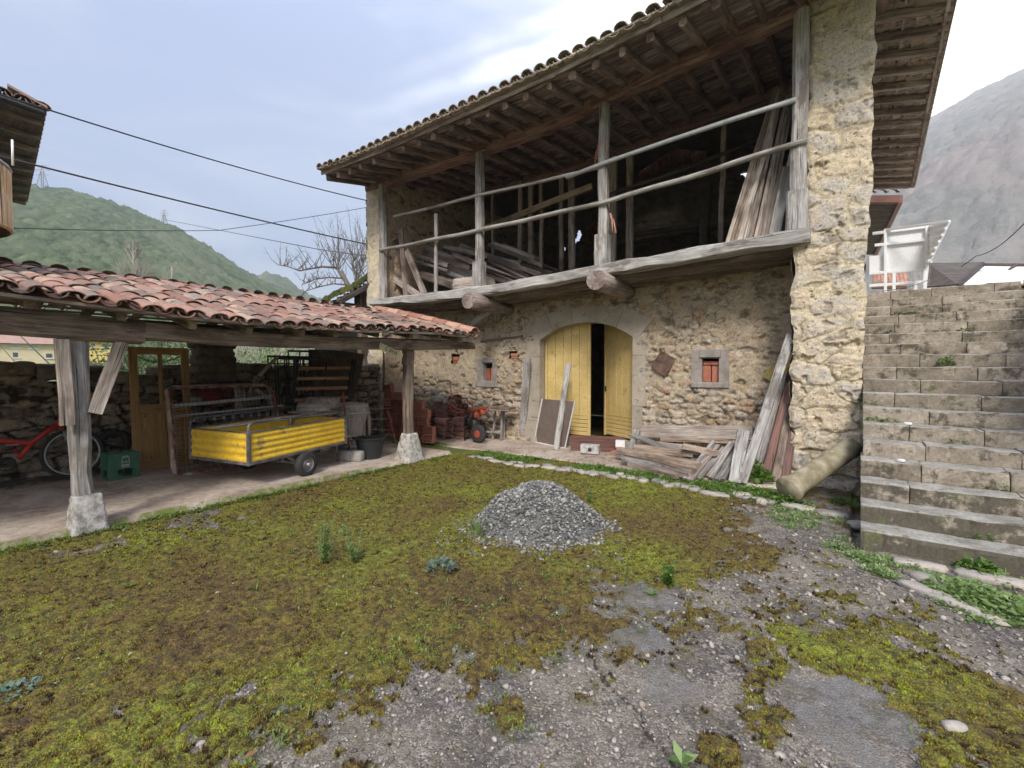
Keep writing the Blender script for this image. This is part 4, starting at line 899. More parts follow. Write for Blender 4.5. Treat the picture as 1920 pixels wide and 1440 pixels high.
# chain hanging between the beams
s = MB(); A = at(225, 640, U=-6.6); Bp = at(388, 635, U=-7.2)
A = at(236, 655, U=-8.9); Bp = at(372, 640, U=-8.9); n = 46; pts = [A.lerp(Bp, i/n)+Vector((0, 0, -.26*(1-(2*i/n-1)**2))) for i in range(n+1)]
for i in range(n):
    d = (pts[i+1]-pts[i]).normalized(); _, sd_, u_ = basis(d); w = sd_ if i % 2 else u_; c = (pts[i]+pts[i+1])/2; L = (pts[i+1]-pts[i]).length*.72
    s.tube([c-d*L+w*.0, c-d*L*.6+w*.011, c+d*L*.6+w*.011, c+d*L, c+d*L*.6-w*.011, c-d*L*.6-w*.011, c-d*L], .0045, n=4, cap=False)
tag(s.build('chain', M['dark_metal'], None, A), 'rusty iron chain sagging in front of the opening above the yellow door frame', 'chain')

# ---------------------------------------------------------------- dry stone wall behind the shed, with its pier
dst = thing('dry_stone_wall', 'dark dry stone wall closing the back of the open shed', 'wall', (-9.7, 2, 0))
M['dry'] = masonry('dry_stones', [(.13, .10, .08), (.24, .19, .14), (.33, .27, .20), (.19, .16, .13), (.38, .31, .23), (.28, .20, .14)], (.035, .028, .022), (.05, .038, .028), dark=(.06, .055, .045))
def toph(v): return 1.52+.10*math.sin(v*1.9)+.06*math.sin(v*5.3+1)+.05*math.sin(v*11)
panel('wall_face', (-9.42, -3.8, 0), (0, 1, 0), (0, 0, 1), 11.4, 1.62, M['dry'], dst, res=.02, cw=.36, ch=.15, amp=.10, level=lambda x, y: .06+0*x, seed=71, warp=.45,
      hole=lambda x, y: y > 1.47+.10*np.sin((x-3.8)*1.9)+.05*np.sin((x-3.8)*5.3+1)+.04*np.sin(x*11))
s = MB(); s.box((-9.72, 1.9, .7), (.42, 11.4, 1.4)); s.build('wall_core', M['dark_inside'], dst)
s = MB(); v = -3.8
while v < 7.5:
    w = random.uniform(.16, .42); s.rock((-9.5-random.random()*.1, v+w/2, 1.50+.08*math.sin(v*1.9)+random.uniform(-.03, .05)), (random.uniform(.35, .5), w, random.uniform(.10, .24)), rz=random.gauss(0, .1), rough=.22); 
    if random.random() < .5: s.rock((-9.75, v+w/2, 1.52+random.uniform(0, .08)), (.35, w, .16), rz=random.gauss(0, .2))
    v += w*.9
s.build('capstone', general('cap_stones', [(.10, .085, .07), (.22, .18, .14), (.30, .26, .21)], 9, .92, bs=35, bst=.9, bd=.02, rv=.6, dirt=((.10, .12, .05), .62, 7)), dst)
pier = thing('stone_pier', 'dark rubble pier standing on the dry stone wall under the shed roof', 'pier', (-9.6, 3.95, 1.4))
s = MB(); p0 = at(372, 700, U=-9.3); p1 = at(439, 700, U=-9.3)
v0_, v1_ = p0.y, p1.y
for i in range(5):
    z = 1.44+i*.15
    for k in range(2): s.rock((-9.45, v0_+(v1_-v0_)*(.28+.45*k)+random.gauss(0, .02), z), (.5, (v1_-v0_)*.62, .19), rz=random.gauss(0, .08), rough=.18)
s.box((-9.47, (v0_+v1_)/2, 1.85), (.34, (v1_-v0_)*.8, .95), ch=.05)
s.build('masonry', general('pier_stone', [(.07, .06, .055), (.14, .12, .10), (.20, .18, .16)], 8, .92, bs=35, bst=.9, bd=.02, rv=.6), pier)

# ---------------------------------------------------------------- bicycle
by = thing('bicycle', 'red full suspension bicycle without handlebars leaning at the dry stone wall', 'bicycle', (-8.95, 1.45, .07))
BU = -8.9; wc = at(137, 848, U=BU); wr = .325; wc = Vector((BU, wc.y, .07+wr+.012)); rc = Vector((BU, wc.y-1.06, wc.z))
for c in (wc, rc):
    s = MB(); s.ring(c, (1, 0, .08), wr, .024, n=44, k=8); w = s.build('wheel', M['rubber'], by)
    s = MB(); s.ring(c, (1, 0, .08), wr-.034, .013, n=44, k=6); s.build('rim', M['galv'], w)
    s = MB()
    for k in range(28): a = 2*math.pi*k/28; e = Vector((0, math.cos(a), math.sin(a))); s.tube([c+Vector(((-1)**k*.02, 0, 0)), c+e*(wr-.035)], .0012, n=3, cap=False)
    s.build('spokes', M['grey_metal'], w)
    s = MB(); s.tube([c-Vector((.05, 0, 0)), c+Vector((.05, 0, 0))], .02, n=10); s.build('hub', M['grey_metal'], w)
hb = at(106, 797, U=BU); jn = at(55, 832, U=BU); bb = at(35, 861, U=BU); st = at(-10, 826, U=BU)
s = MB(); s.tube([hb, hb.lerp(jn, .5), jn, at(5, 826, U=BU), st-Vector((0, .25, -.02))], [.035, .032, .038, .032, .028], n=10); s.tube([jn+Vector((0, .03, .02)), bb], [.036, .026], n=10); s.tube([hb+Vector((0, .01, .07)), hb+Vector((0, .05, -.06))], .026, n=10)
s.tube([at(20, 833, U=BU), at(34, 850, U=BU)], .02, n=8); s.build('frame', M['red_paint'], by)
text_mesh('lettering', 'mountain', .032, (jn+Vector((.04, -.16, .012))), (0, 1, -.02), (0, 0, 1), M['white'], by)
s = MB(); f0 = hb+Vector((0, .055, -.05)); 
for du in (-.055, .055): s.tube([f0+Vector((du*.9, .01, -.03)), f0.lerp(wc, .5)+Vector((du, 0, 0)), wc+Vector((du, 0, 0))], [.02, .017, .011], n=8)
s.build('fork', M['grey_metal'], by)
s = MB(); s.tube([bb+Vector((-.05, -.1, -.03)), bb+Vector((.07, -.1, -.03))], .06, n=12); c = bb+Vector((.05, -.12, -.04)); s.ring(c, (1, 0, 0), .085, .008, n=24); s.tube([c+Vector((.03, 0, 0)), c+Vector((.03, -.14, -.06))], .012, n=6); s.tube([c, rc], .012, n=6)
s.tube([at(8, 842, U=BU), at(30, 838, U=BU)], .028, n=8); s.build('drivetrain', M['dark_metal'], by)
s = MB(); s.tube([hb+Vector((0, -.01, .07)), hb+Vector((0, -.04, .2))], .014, n=8); s.tube([hb+Vector((-.06, -.05, .22)), hb+Vector((.1, -.07, .25))], .016, n=8); s.build('stem', M['dark_metal'], by)
# wheel rim lying in the dark
s = MB(); p = at(213, 832, U=-9.0); s.ring(p, (1, 0, .15), .17, .05, n=30, k=8); tag(s.build('old_tyre', M['rubber'], None, p), 'old black tyre in the shadow between bicycle wheel and yellow door frame', 'tyre')

# ---------------------------------------------------------------- green bottle crate standing upside down
cr = thing('bottle_crate', 'green plastic bottle crate turned upside down with a white bottle emblem', 'crate', (-8.1, 2.23, .07))
c0 = at(207, 902, Z=.07); c1 = at(261, 893, Z=.07); dx = (c1-c0); Lc = dx.length; dx.normalize(); dn = Vector((dx.y, -dx.x, 0)); dn = dn if dn.x > 0 else -dn
def cp(a, b, z): return c0+dx*a-dn*b+Vector((0, 0, z))
s = MB(); H = .345; Wd = .27
def wall_with_arch(f, L, nf):   # side with a trapezoid cut-out at the bottom
    s.beam(f(0, H-.035), f(L, H-.035), .012, .07, ch=.1); s.beam(f(0, .20), f(L, .20), .010, .13, ch=.05); s.beam(f(0, .28), f(L, .28), .010, .06, ch=.05)
    s.beam(f(0, .07), f(L*.24, .07), .010, .14, ch=.05); s.beam(f(L*.80, .07), f(L, .07), .010, .14, ch=.05); s.beam(f(0, .015), f(L, .015), .014, .03, ch=.1)
    s.beam(f(L*.22, .13), f(L*.27, .02), .012, .03, up=nf); s.beam(f(L*.82, .13), f(L*.77, .02), .012, .03, up=nf)
    for q in (.0, .06, .12, .94, 1.): s.beam(f(L*q, 0), f(L*q, H), .018, .014, up=nf, ch=.3)
wall_with_arch(lambda a, z: cp(a, 0, z), Lc, dn); wall_with_arch(lambda a, z: cp(a, Wd, z), Lc, dn); wall_with_arch(lambda a, z: cp(0, a, z), Wd, dx); wall_with_arch(lambda a, z: cp(Lc, a, z), Wd, dx)
for q in (0, .25, .5, .75, 1): s.beam(cp(Lc*q, 0, H), cp(Lc*q, Wd, H), .016, .02); 
for q in (0, .5, 1): s.beam(cp(0, Wd*q, H), cp(Lc, Wd*q, H), .016, .021)
s.beam(cp(0, Wd/2, H-.025), cp(Lc, Wd/2, H-.025), Wd-.01, .006, up=(0, 0, 1)); s.build('body', M['crate_green'], cr)
s = MB(); e = [(.30, .285), (.33, .315), (.48, .315), (.51, .285), (.53, .26), (.53, .155), (.28, .155), (.28, .26), (.30, .285)]
k = Lc/.78*1.0; s.tube([cp(a*Lc/.405*.42+Lc*.1, -.012, z) for a, z in e], .003, n=5)
for z in (.30, .235, .195, .175): s.beam(cp(.30*Lc/.405*.42+Lc*.1, -.012, z), cp(.51*Lc/.405*.42+Lc*.1, -.012, z), .003, .006)
s.build('emblem', M['white'], cr)

# ---------------------------------------------------------------- ochre door frame leaning at the wall
df = thing('door_frame', 'ochre half glazed door leaf with empty panes leaning at the dry stone wall', 'door', (-8.75, 2.8, .07))
DU = -8.62; A = at(246, 884, U=DU); vl = at(247, 760, U=DU).y; vr = at(352, 700, U=-8.75).y
def dp(v, z): return Vector((DU-.10*(z-.07)/1.9, v, z))
zt_ = at(246, 650, U=-8.72).z; s = MB(); sw = .105
for v in (vl+sw/2, vr-sw/2): s.beam(dp(v, .08), dp(v, zt_), sw, .035, up=(1, 0, 0), ch=.1, rnd=.5)
s.build('stile', M['orange_door'], df)
s = MB(); vm = (vl+vr)/2
for z, hh in ((zt_-.055, .11), (.98, .14), (.14, .16)): s.beam(dp(vl+sw, z), dp(vr-sw, z), .033, hh, ch=.08, rnd=.4)
s.beam(dp(vm, 1.05), dp(vm, zt_-.11), .05, .03, up=(1, 0, 0), rnd=.4); s.beam(dp(vm, .2), dp(vm, .92), .07, .033, up=(1, 0, 0), rnd=.4); s.build('rail', M['orange_door'], df)
s = MB()
for a, c in ((vl+sw, vm-.035), (vm+.035, vr-sw)): s.beam(dp((a+c)/2, .22), dp((a+c)/2, .91), c-a, .014, up=(1, 0, 0), ch=.02, rnd=.3); s.beam(dp((a+c)/2, .28)+Vector((.008, 0, 0)), dp((a+c)/2, .85)+Vector((.008, 0, 0)), c-a-.09, .016, up=(1, 0, 0), ch=.2, rnd=.35)
s.build('panel', M['orange_door'], df)

M['flaked'] = general('flaked_strip', [(.30, .06, .04), (.34, .22, .15), (.52, .42, .34)], 5, .7, rv=.2, det=7)
# ---------------------------------------------------------------- wire bed base leaning in front
def bed(name, label, ox, mat, wires=True, dz=0.):
    o = thing(name, label, 'bed base', (-7.9+ox, 3.3, .07))
    a0 = at(330, 893, Z=.08)+Vector((ox, 0, 0)); b0 = Vector((a0.x-.12, a0.y+1.62, .08)); top = Vector((-.55, .12, 1.22+dz))
    P = lambda q, t: a0.lerp(b0, q)+top*t+Vector((.10*math.sin(math.pi*t), 0, 0))*.3
    if wires: s = MB(); s.beam(P(.0, .02)+Vector((.03, -.03, 0)), P(.0, .98)+Vector((.03, -.03, 0)), .022, .075, up=(1, 0, 0), seg=6, jit=.004); s.build('side_strip', M['flaked'], o)
    s = MB(); s.tube([P(.06, 1), P(.0, .95), P(.0, .7), P(0, .35), P(0, .08), P(.05, 0), P(.3, 0), P(.95, 0), P(1, .05), P(1, .5), P(1, .9), P(.94, 1), P(.5, 1), P(.06, 1)], .021, n=8, ecc=.03); s.build('frame', mat, o)
    if wires:
        s = MB()
        for i in range(17):
            t = .05+.9*i/16; s.tube([P(.01, t), P(.25, t-.008), P(.6, t+.004), P(.99, t)], .003, n=4)
        for i in range(25):
            q = .03+.94*i/24; s.tube([P(q, .02), P(q+.006, .5), P(q, .98)], .0022, n=4)
        s.build('wire_mesh', M['dark_metal'], o)
        s = MB()
        for i in range(30): t = .06+.88*i/29; c = P(.005, t); s.tube([c, c+Vector((0, .03, 0)), c+Vector((.0, .05, -.01))], .006, n=5)
        s.build('springs', M['grey_metal'], o)
    return P
Pb = bed('wire_bed', 'wire bed base with flaking red tube frame leaning behind the trailer', 0., M['red_rust'])
bed('metal_bed', 'bare grey tube bed frame leaning behind the red wire bed base', -.12, M['grey_metal'], False, .02)
s = MB(); s.beam(Pb(.0, .78)+Vector((-.03, 0, 0)), Pb(1.0, .84)+Vector((-.03, 0, 0)), .02, .05); s.beam(Pb(.03, .66)+Vector((-.06, 0, 0)), Pb(1.1, .70)+Vector((-.06, 0, 0)), .03, .035)
for i in range(9): p = Pb(.2+.09*i, .62)+Vector((-.08, 0, 0)); s.beam(p, p+Vector((0, 0, -.05)), .04, .03, up=(1, 0, 0))
tag(s.build('slatted_rack', M['galv'], None, Pb(.5, .7)), 'grey metal rack lying across behind the wire bed base', 'rack')

# ---------------------------------------------------------------- red folded chairs heaped on the stones
ch_ = thing('folding_chair', 'dark red folded metal chairs heaped above the wire bed base', 'chair', (-9.05, 3.6, 1.1))
s = MB(); p = at(392, 745, U=-8.95); s.lathe(p, [(.0, .02), (.13, .0), (.19, .03), (.2, .05), (.12, .035), (0, .05)], n=18, ax=(.9, -.2, .5)); s.build('seat', M['maroon'], ch_)
s = MB()
for k in range(4): a = at(388+9*k, 715+1.5*k, U=-9.0); s.beam(a, at(415+8*k, 758, U=-8.9), .045, .02, seg=2)
s.build('backrest', M['maroon'], ch_)
s = MB(); s.tube([at(385, 712, U=-9), at(372, 760, U=-8.9)], .014, n=6); s.tube([at(432, 735, U=-9), at(440, 770, U=-8.9)], .014, n=6); s.build('leg', M['maroon'], ch_)
s = MB(); s.rock(at(362, 752, U=-8.95), (.22, .25, .14)); tag(s.build('cement_bag', M['concrete'], None, at(362, 752, U=-8.95)), 'crumpled pale sack beside the red folded chairs', 'sack')
# branch stump and sticks
s = MB(); s.tube([at(452, 775, U=-8.8), at(450, 740, U=-8.85), at(448, 722, U=-8.9)], [.09, .08, .085], n=9, ecc=.15); s.tube([at(480, 710, U=-8.8), at(500, 690, U=-8.8), at(521, 668, U=-8.8)], .035, n=7, ecc=.1); s.tube([at(478, 728, U=-8.8), at(498, 745, U=-8.75), at(520, 770, U=-8.7)], .045, n=7, ecc=.1)
s.tube([at(455, 770, U=-8.85), at(470, 735, U=-8.82), at(485, 705, U=-8.8)], .05, n=7, ecc=.1)
tag(s.build('dead_branch', M['plank_wood'], None, at(460, 760, U=-8.8)), 'forked dead branch and stump piled behind the wire bed base', 'branch')

# black metal bed ends, slatted base and dark board stacked at the back
be = thing('bed_end', 'black metal bedstead ends stacked left of the slatted bed base', 'bedstead', (-8.9, 5, .1))
s = MB(); 
for k, (xa, xb, yy, uu) in enumerate(((502, 585, 668, -9.0), (515, 600, 672, -8.92), (540, 640, 658, -9.08))):
    a = at(xa, yy, U=uu); b_ = at(xb, yy+2, U=uu); s.beam(a, b_, .03, .04); s.beam(a-Vector((0, 0, .14)), b_-Vector((0, 0, .14)), .02, .03)
    for i in range(6): q = a.lerp(b_, i/5); s.beam(q, Vector((q.x+.25, q.y-.08, .1)), .022, .022, up=(0, 1, 0))
s.build('bars', M['dark_metal'], be)
bd = thing('dark_board', 'large dark rounded panel leaning behind the orange slatted base', 'board', (-9.1, 6, .2))
s = MB(); a = [at(580, 655, U=-9.02), at(640, 657, U=-9.02), at(683, 664, U=-9.02), at(676, 700, U=-8.95), at(662, 752, U=-8.8), at(580, 752, U=-8.8)]
vs = [tuple(p) for p in a]+[tuple(p-Vector((.035, 0, 0))) for p in a]; s.add(vs, [(0, 1, 2, 3, 4, 5), (11, 10, 9, 8, 7, 6)]+[(i, (i+1) % 6, 6+(i+1) % 6, 6+i) for i in range(6)]); s.build('panel', M['dark_wood'], bd)
s = MB(); s.beam(at(672, 675, U=-8.93), at(655, 750, U=-8.75), .03, .10, up=(0, 1, 0)); s.build('batten', M['dark_wood'], bd)
sb = thing('slatted_bed', 'slatted bed base with four orange slats standing behind the barrels', 'bed base', (-8.7, 5.5, .8))
for y0, y1 in ((691, 690), (710, 709), (729, 727), (751, 745)):
    s = MB(); f = (y0-690)/60; s.beam(at(560-10*f, y0, U=-8.75+.3*f), at(660-8*f, y1, U=-8.75+.3*f), .012, .062, ch=.05); s.build('slat', M['slat_wood'], sb)
s = MB()
for x0, x1 in ((558, 548), (662, 650)): s.beam(at(x0, 675, U=-8.72), at(x1, 765, U=-8.4), .03, .05, up=(0, 1, 0))
s.beam(at(612, 680, U=-8.77), at(605, 765, U=-8.45), .02, .03, up=(0, 1, 0)); s.build('side_rail', M['dark_metal'], sb)

def barrel(c, r, h, label):
    o = thing('barrel', label, 'barrel', c, 'grey wooden barrels under the shed'); s = MB(); prof = []
    for i in range(13): t = i/12; prof.append((r*(.80+.20*math.sin(math.pi*t)), h*t))
    s.lathe(c, prof+[(r*.76, h), (r*.74, h-.03), (0, h-.03)], n=28); s.build('staves', M['plank_wood'], o)
    for t in (.06, .22, .78, .94): s = MB(); rr = r*(.80+.20*math.sin(math.pi*t))+.003; s.lathe(c, [(rr, h*t-.02), (rr+.004, h*t-.02), (rr+.004, h*t+.02), (rr, h*t+.02)], n=28); s.build('hoop', M['galv'], o)
c = at(594, 760, U=-7.75); barrel((c.x-.1, c.y, .08), .33, .90, 'weathered oak barrel right behind the yellow trailer'); c = at(668, 755, U=-7.6); barrel((c.x-.15, c.y+.05, .08), .32, .86, 'weathered barrel beside the rusty harrow at the right')
s = MB(); c = at(605, 752, U=-8.1); s.lathe((c.x, c.y, .85), [(.30, 0), (.33, .06), (.30, .2), (.28, .2), (.28, .02)], n=22); tag(s.build('tub', M['plank_wood'], None, (c.x, c.y, .85)), 'open grey tub standing between the barrels and slatted base', 'tub')
# rubber bucket
c = at(692, 862, Z=.07); bo = thing('bucket', 'black flexible rubber tub on the shed floor beside concrete blocks', 'bucket', (c.x-.13, c.y+.12, .07)); cc = (c.x-.13, c.y+.12, .07)
s = MB(); s.lathe(cc, [(0, 0), (.17, 0), (.175, .01)]+[(.175+.065*t/10+.003*(t % 2), .02+.31*t/10) for t in range(11)]+[(.262, .335), (.262, .35), (.245, .35), (.17, .02), (0, .02)], n=30); s.build('body', M['bucket'], bo)
for sg in (-1, 1): s = MB(); q = Vector(cc)+Vector((.05*sg, .25*sg, .34)); s.tube([q+Vector((-.06, 0, 0)), q+Vector((-.04, .03*sg, .03)), q+Vector((.04, .03*sg, .03)), q+Vector((.06, 0, 0))], .01, n=6); s.build('handle', M['bucket'], bo)
for (x, y, z, lab) in ((650, 866, .07, 'rough grey concrete block on the slab left of the black tub'), (668, 866, .07, 'second grey concrete block touching the black tub')):
    c = at(x, y, Z=z); s = MB(); s.rock((c.x-.08, c.y+.05, z+.08), (.26, .17, .18), rz=.4, rough=.10); tag(s.build('concrete_block', M['concrete'], None, (c.x-.08, c.y+.05, z)), lab, 'block')

# ---------------------------------------------------------------- yellow trailer
A0 = at(467, 869, Z=.40); ang = R(97.5+90-90)  # direction of its length
ld = Vector((math.cos(R(101)), math.sin(R(101)), 0)); wd = Vector((-ld.y, ld.x, 0)); TL = 1.66; TW = 1.15; tilt = .0
tr = thing('trailer', 'small yellow box trailer with grey tube rails and one flat rear tyre', 'trailer', tuple(A0+ld*TL/2+wd*TW/2-Vector((0, 0, .33))))
def tp(l, w, z): return A0+ld*(l*TL)+wd*(w*TW)+Vector((0, 0, z+.045*l))
HB = .38
def corr(p0, p1, n_, ribs=6, inner=False):
    """corrugated side panel from p0 to p1"""
    d = (p1-p0); nd_ = n_.normalized(); vs = []; fs = []; m_ = ribs*4; 
    for i in range(m_+1):
        t = i/m_; off = .010*(1 if (i % 4) in (1, 2) else 0)
        for q in (p0, p1): vs.append(q+Vector((0, 0, HB*t))+nd_*off)
    for i in range(m_): fs.append((2*i, 2*i+1, 2*i+3, 2*i+2))
    k = len(vs)
    for i in range(m_+1):
        for q in (p0, p1): vs.append(q+Vector((0, 0, HB*i/m_))-nd_*.006)
    for i in range(m_): fs.append((k+2*i+1, k+2*i, k+2*i+2, k+2*i+3))
    s.add(vs, fs, rnd=.5)
for (a, b_, n_) in ((tp(0, 0, 0), tp(1, 0, 0), -wd), (tp(0, 1, 0), tp(1, 1, 0), wd), (tp(0, 0, 0), tp(0, 1, 0), -ld), (tp(1, 0, 0), tp(1, 1, 0), ld)):
    s = MB(); corr(a+(b_-a)*.015, a+(b_-a)*.985, n_, 5 if n_ in (-wd, wd) else 4); s.build('side_panel', M['trailer_yellow'], tr)
s = MB(); s.beam(tp(0, .5, 0.0), tp(1, .5, 0.0), TW-.02, .02); s.build('bed', M['plank_wood'], tr)
s = MB()
for w in (0, 1): s.beam(tp(-.01, w, -.01), tp(1.01, w, -.01), .04, .04, rnd=.3); s.beam(tp(-.01, w, HB+.005), tp(1.01, w, HB+.005), .03, .02, rnd=.3)
for l in (0, 1): s.beam(tp(l, 0, -.01), tp(l, 1, -.01), .04, .04, rnd=.3); s.beam(tp(l, 0, HB+.005), tp(l, 1, HB+.005), .02, .02, rnd=.3)
for l in (0, 1):
    for w in (0, 1): s.beam(tp(l, w, -.03), tp(l, w, HB+.02), .045, .045, up=(0, 1, 0), rnd=.3)
for l in (.3, .7): s.beam(tp(l, 0, -.05), tp(l, 1, -.05), .04, .05, rnd=.3)
s.build('chassis', M['trailer_grey'], tr)
for w in (0, 1):
    s = MB(); h0 = HB+.02; h1 = HB+.13
    s.tube([tp(0, w, h0-.1), tp(0, w, h1-.04), tp(.02, w, h1-.01), tp(.05, w, h1), tp(.5, w, h1), tp(1, w, h1)], .017, n=8)
    for l in (.38, .72, 1.): s.tube([tp(l, w, h0), tp(l, w, h1)], .007, n=6)
    s.build('tube_rail', M['trailer_grey'], tr)
ax_l = .52
for w in (-.02, 1.02):
    c = tp(ax_l, w, 0); c.z = .07+.165; s = MB(); s.lathe(c-wd*(.055), [(.10, 0), (.155, .0), (.172, .02), (.175, .055), (.172, .09), (.155, .11), (.10, .11)], n=30, ax=tuple(wd)); wh = s.build('wheel', M['rubber'], tr)
    s = MB(); s.lathe(c-wd*(.045), [(0, .03), (.045, .03), (.05, .0), (.06, 0), (.06, .02), (.095, .03), (.10, .0), (.104, .0), (.104, .09), (0, .09)], n=24, ax=tuple(wd)); s.build('rim', M['grey_metal'], wh)
    s = MB(); s.lathe(c-wd*(.07 if w < .5 else -.02), [(0, 0), (.024, 0), (.026, .03), (.026, .05)], n=12, ax=tuple(wd)); s.build('hub', M['galv'], wh)
s = MB(); c0_ = tp(ax_l, 0, 0); c1_ = tp(ax_l, 1, 0); c0_.z = c1_.z = .235; s.tube([c0_, c1_], .02, n=8); s.beam(c0_+wd*.1, tp(ax_l-.12, .1, -.05), .03, .04); s.beam(c0_+wd*.1, tp(ax_l+.12, .1, -.05), .03, .04); s.beam(c1_-wd*.1, tp(ax_l, .9, -.05), .03, .04)
s.build('axle', M['galv'], tr)
s = MB(); s.tube([tp(1, .5, -.03), tp(1.35, .5, -.05), tp(1.6, .5, -.1)], .028, n=8); s.tube([tp(1.2, .45, -.05), tp(1.2, .45, -.33)], .018, n=7); s.build('drawbar', M['galv'], tr)
s = MB(); s.tube([at(532+8, 821, U=A0.x-.15)*1.0, tp(.05, .35, HB+.04), tp(.9, .05, HB+.10)], [.018, .02, .022], n=8); 
s = MB(); s.tube([tp(-.02, .52, HB+.045), tp(.3, .25, HB+.075), tp(.95, .04, HB+.085)], [.02, .021, .024], n=8, ecc=.06); tag(s.build('wooden_pole', M['silver_wood'], None, tp(.3, .3, HB)), 'peeled wooden pole lying across the yellow trailer box', 'pole')
s = MB(); s.beam(tp(.98, .95, HB+.05), tp(.98, .2, HB+.06), .22, .02, up=(0, 0, 1)); tag(s.build('loose_board', M['plank_wood'], None, tp(.98, .6, HB)), 'pale board laid over the front end of the trailer', 'board')

# rusty harrow behind the bucket
ha = thing('hay_harrow', 'rusty barred iron gate with thin rods standing behind the black tub', 'gate', (-7.7, 6, .07))
for i, y in enumerate((768, 785, 803, 822)):
    s = MB(); s.tube([at(645, y+2, U=-7.5), at(735, y-3+i*3, U=-7.5)], .006, n=5); s.build('rod', M['galv'], ha)
s = MB(); s.beam(at(643, 735, U=-7.4), at(655, 850, U=-7.1), .03, .03, up=(0, 1, 0)); s.beam(at(727, 770, U=-7.5), at(742, 830, U=-7.3), .03, .03, up=(0, 1, 0)); s.build('upright', M['red_rust'], ha)
s = MB(); s.tube([at(686, 752, U=-7.6), at(690, 848, U=-7.2)], .022, n=7); s.tube([at(700, 812, U=-7.3), at(720, 796, U=-7.5)], .012, n=6); s.tube([at(664, 800, U=-7.6), at(684, 820, U=-7.4)], .01, n=5); s.build('tine_post', M['dark_metal'], ha)

# ---------------------------------------------------------------- hollow bricks and tile stacks
def brickblock(c, rz, rnd=None, hol=True, L=.24, Wb=.115, H_=.16):
    s = MB(); M3 = Matrix.Rotation(rz, 3, 'Z'); c = Vector(c)
    def bb_(x0, x1, z0, z1, y0=-Wb/2, y1=Wb/2, mi=0):
        a = c+M3 @ Vector((0, (y0+y1)/2, (z0+z1)/2)); d = M3 @ Vector((1, 0, 0)); s.beam(a+d*x0, a+d*x1, y1-y0, z1-z0, ch=.02, mi=mi, rnd=rnd or .5)
    nx, nz_ = 4, 3; t_ = .012
    for i in range(nx+1): x = -L/2+(L-t_)*i/nx; bb_(x, x+t_, 0, H_)
    for j in range(nz_+1): z = (H_-t_)*j/nz_; bb_(-L/2+.001, L/2-.001, z+.0005, z+t_-.0005, -Wb/2+.001, Wb/2-.001)
    bb_(-L/2+.002, L/2-.002, .002, H_-.002, -.01, .01, 1)  # near-black sheet, the shade inside the hollows put in as colour
    return s
ORD = 'first second third fourth fifth sixth seventh eighth ninth tenth eleventh twelfth thirteenth fourteenth fifteenth sixteenth'.split()
bricks = []
rows = [(-8.72, 7.35, 7, .0), (-8.45, 7.38, 6, .0), (-8.18, 7.3, 5, .0), (-7.6, 7.18, 5, 0), (-7.33, 7.12, 4, 0), (-7.05, 7.0, 2, 0)]
proto = None; kk = 0; BL = 'orange hollow brick in the stack between the shed post and the barn wall'
for (u, v, n, z0) in rows:
    for i in range(n):
        if proto is None:
            proto = brickblock((0, 0, 0), 0).build('hollow_brick', [M['brick'], M['dark_inside']], None); o = proto
        else: o = proto.copy(); COL.objects.link(o)
        o.location = (u+random.gauss(0, .012), v+random.gauss(0, .015), .075+.163*i); o.rotation_euler = (0, 0, R(8)+random.gauss(0, .05)); tag(o, 'hollow brick, %s from the ground in the %s pile of bricks from the left' % (ORD[i], ORD[rows.index((u, v, n, z0))]), 'brick', 'hollow bricks stacked by the shed post')
TS = []
def tilestack(c, n, rz, label, lean=(0, 0)):
    TS.append(c); wh = STN[len(TS)-1]
    o = None; base_m = None
    for i in range(n):
        if base_m is None:
            s = MB(); s.tile(Vector((0, -.2, -.04)), Vector((1, 0, 0)), Vector((0, 1, 0)), Vector((0, 0, 1)), .12, .095, .42, True, n=8, flat=.55); base_m = STK.get('m') or s.build('clay_tile', M['tile_old'], None)
            if 'm' in STK: t_ = STK['m'].copy(); COL.objects.link(t_)
            else: STK['m'] = base_m; t_ = base_m
        else: t_ = STK['m'].copy(); COL.objects.link(t_)
        t_.location = (c[0]+lean[0]*i+random.gauss(0, .008), c[1]+lean[1]*i+random.gauss(0, .01), c[2]+.05+.030*i); t_.rotation_euler = (random.gauss(0, .03), random.gauss(0, .04), rz+random.gauss(0, .06)); tag(t_, label+wh, 'roof tile', 'curved tiles stacked '+wh)
STK = {}; TLb = 'curved clay tile stacked '; STN = ['in the foremost left stack beside the bricks', 'in the middle foremost stack left of the cultivator', 'in the stack touching the cultivator stand', 'in the tall stack behind the front ones', 'in the stack on the far left against the wall', 'in the upper stack directly over the cultivator bars', 'in the leftmost low stack near the barn corner', 'in the short stack behind the cultivator']
tilestack((-7.35, 7.72, .035), 14, R(75), TLb); tilestack((-7.05, 7.98, .035), 15, R(80), TLb); tilestack((-6.85, 8.22, .035), 12, R(80), TLb)
tilestack((-7.75, 8.1, .035), 23, R(80), TLb, (-.001, .002)); tilestack((-7.95, 8.28, .4), 17, R(85), TLb); tilestack((-7.5, 8.25, .5), 15, R(75), TLb, (-.004, 0)); tilestack((-8.25, 8.05, .035), 19, R(85), TLb); tilestack((-7.2, 8.3, .3), 11, R(70), TLb)
s = MB(); [s.rock((-8.1+random.gauss(0, .2), 8.15+random.gauss(0, .08), .84+.05*k), (random.uniform(.12, .26), random.uniform(.12, .2), random.uniform(.08, .15)), rough=.3) for k in range(5)]; tag(s.build('rubble', M['loose_stone'], None, (-8.1, 8, .8)), 'rough stones resting on top of the tile stacks', 'stones')

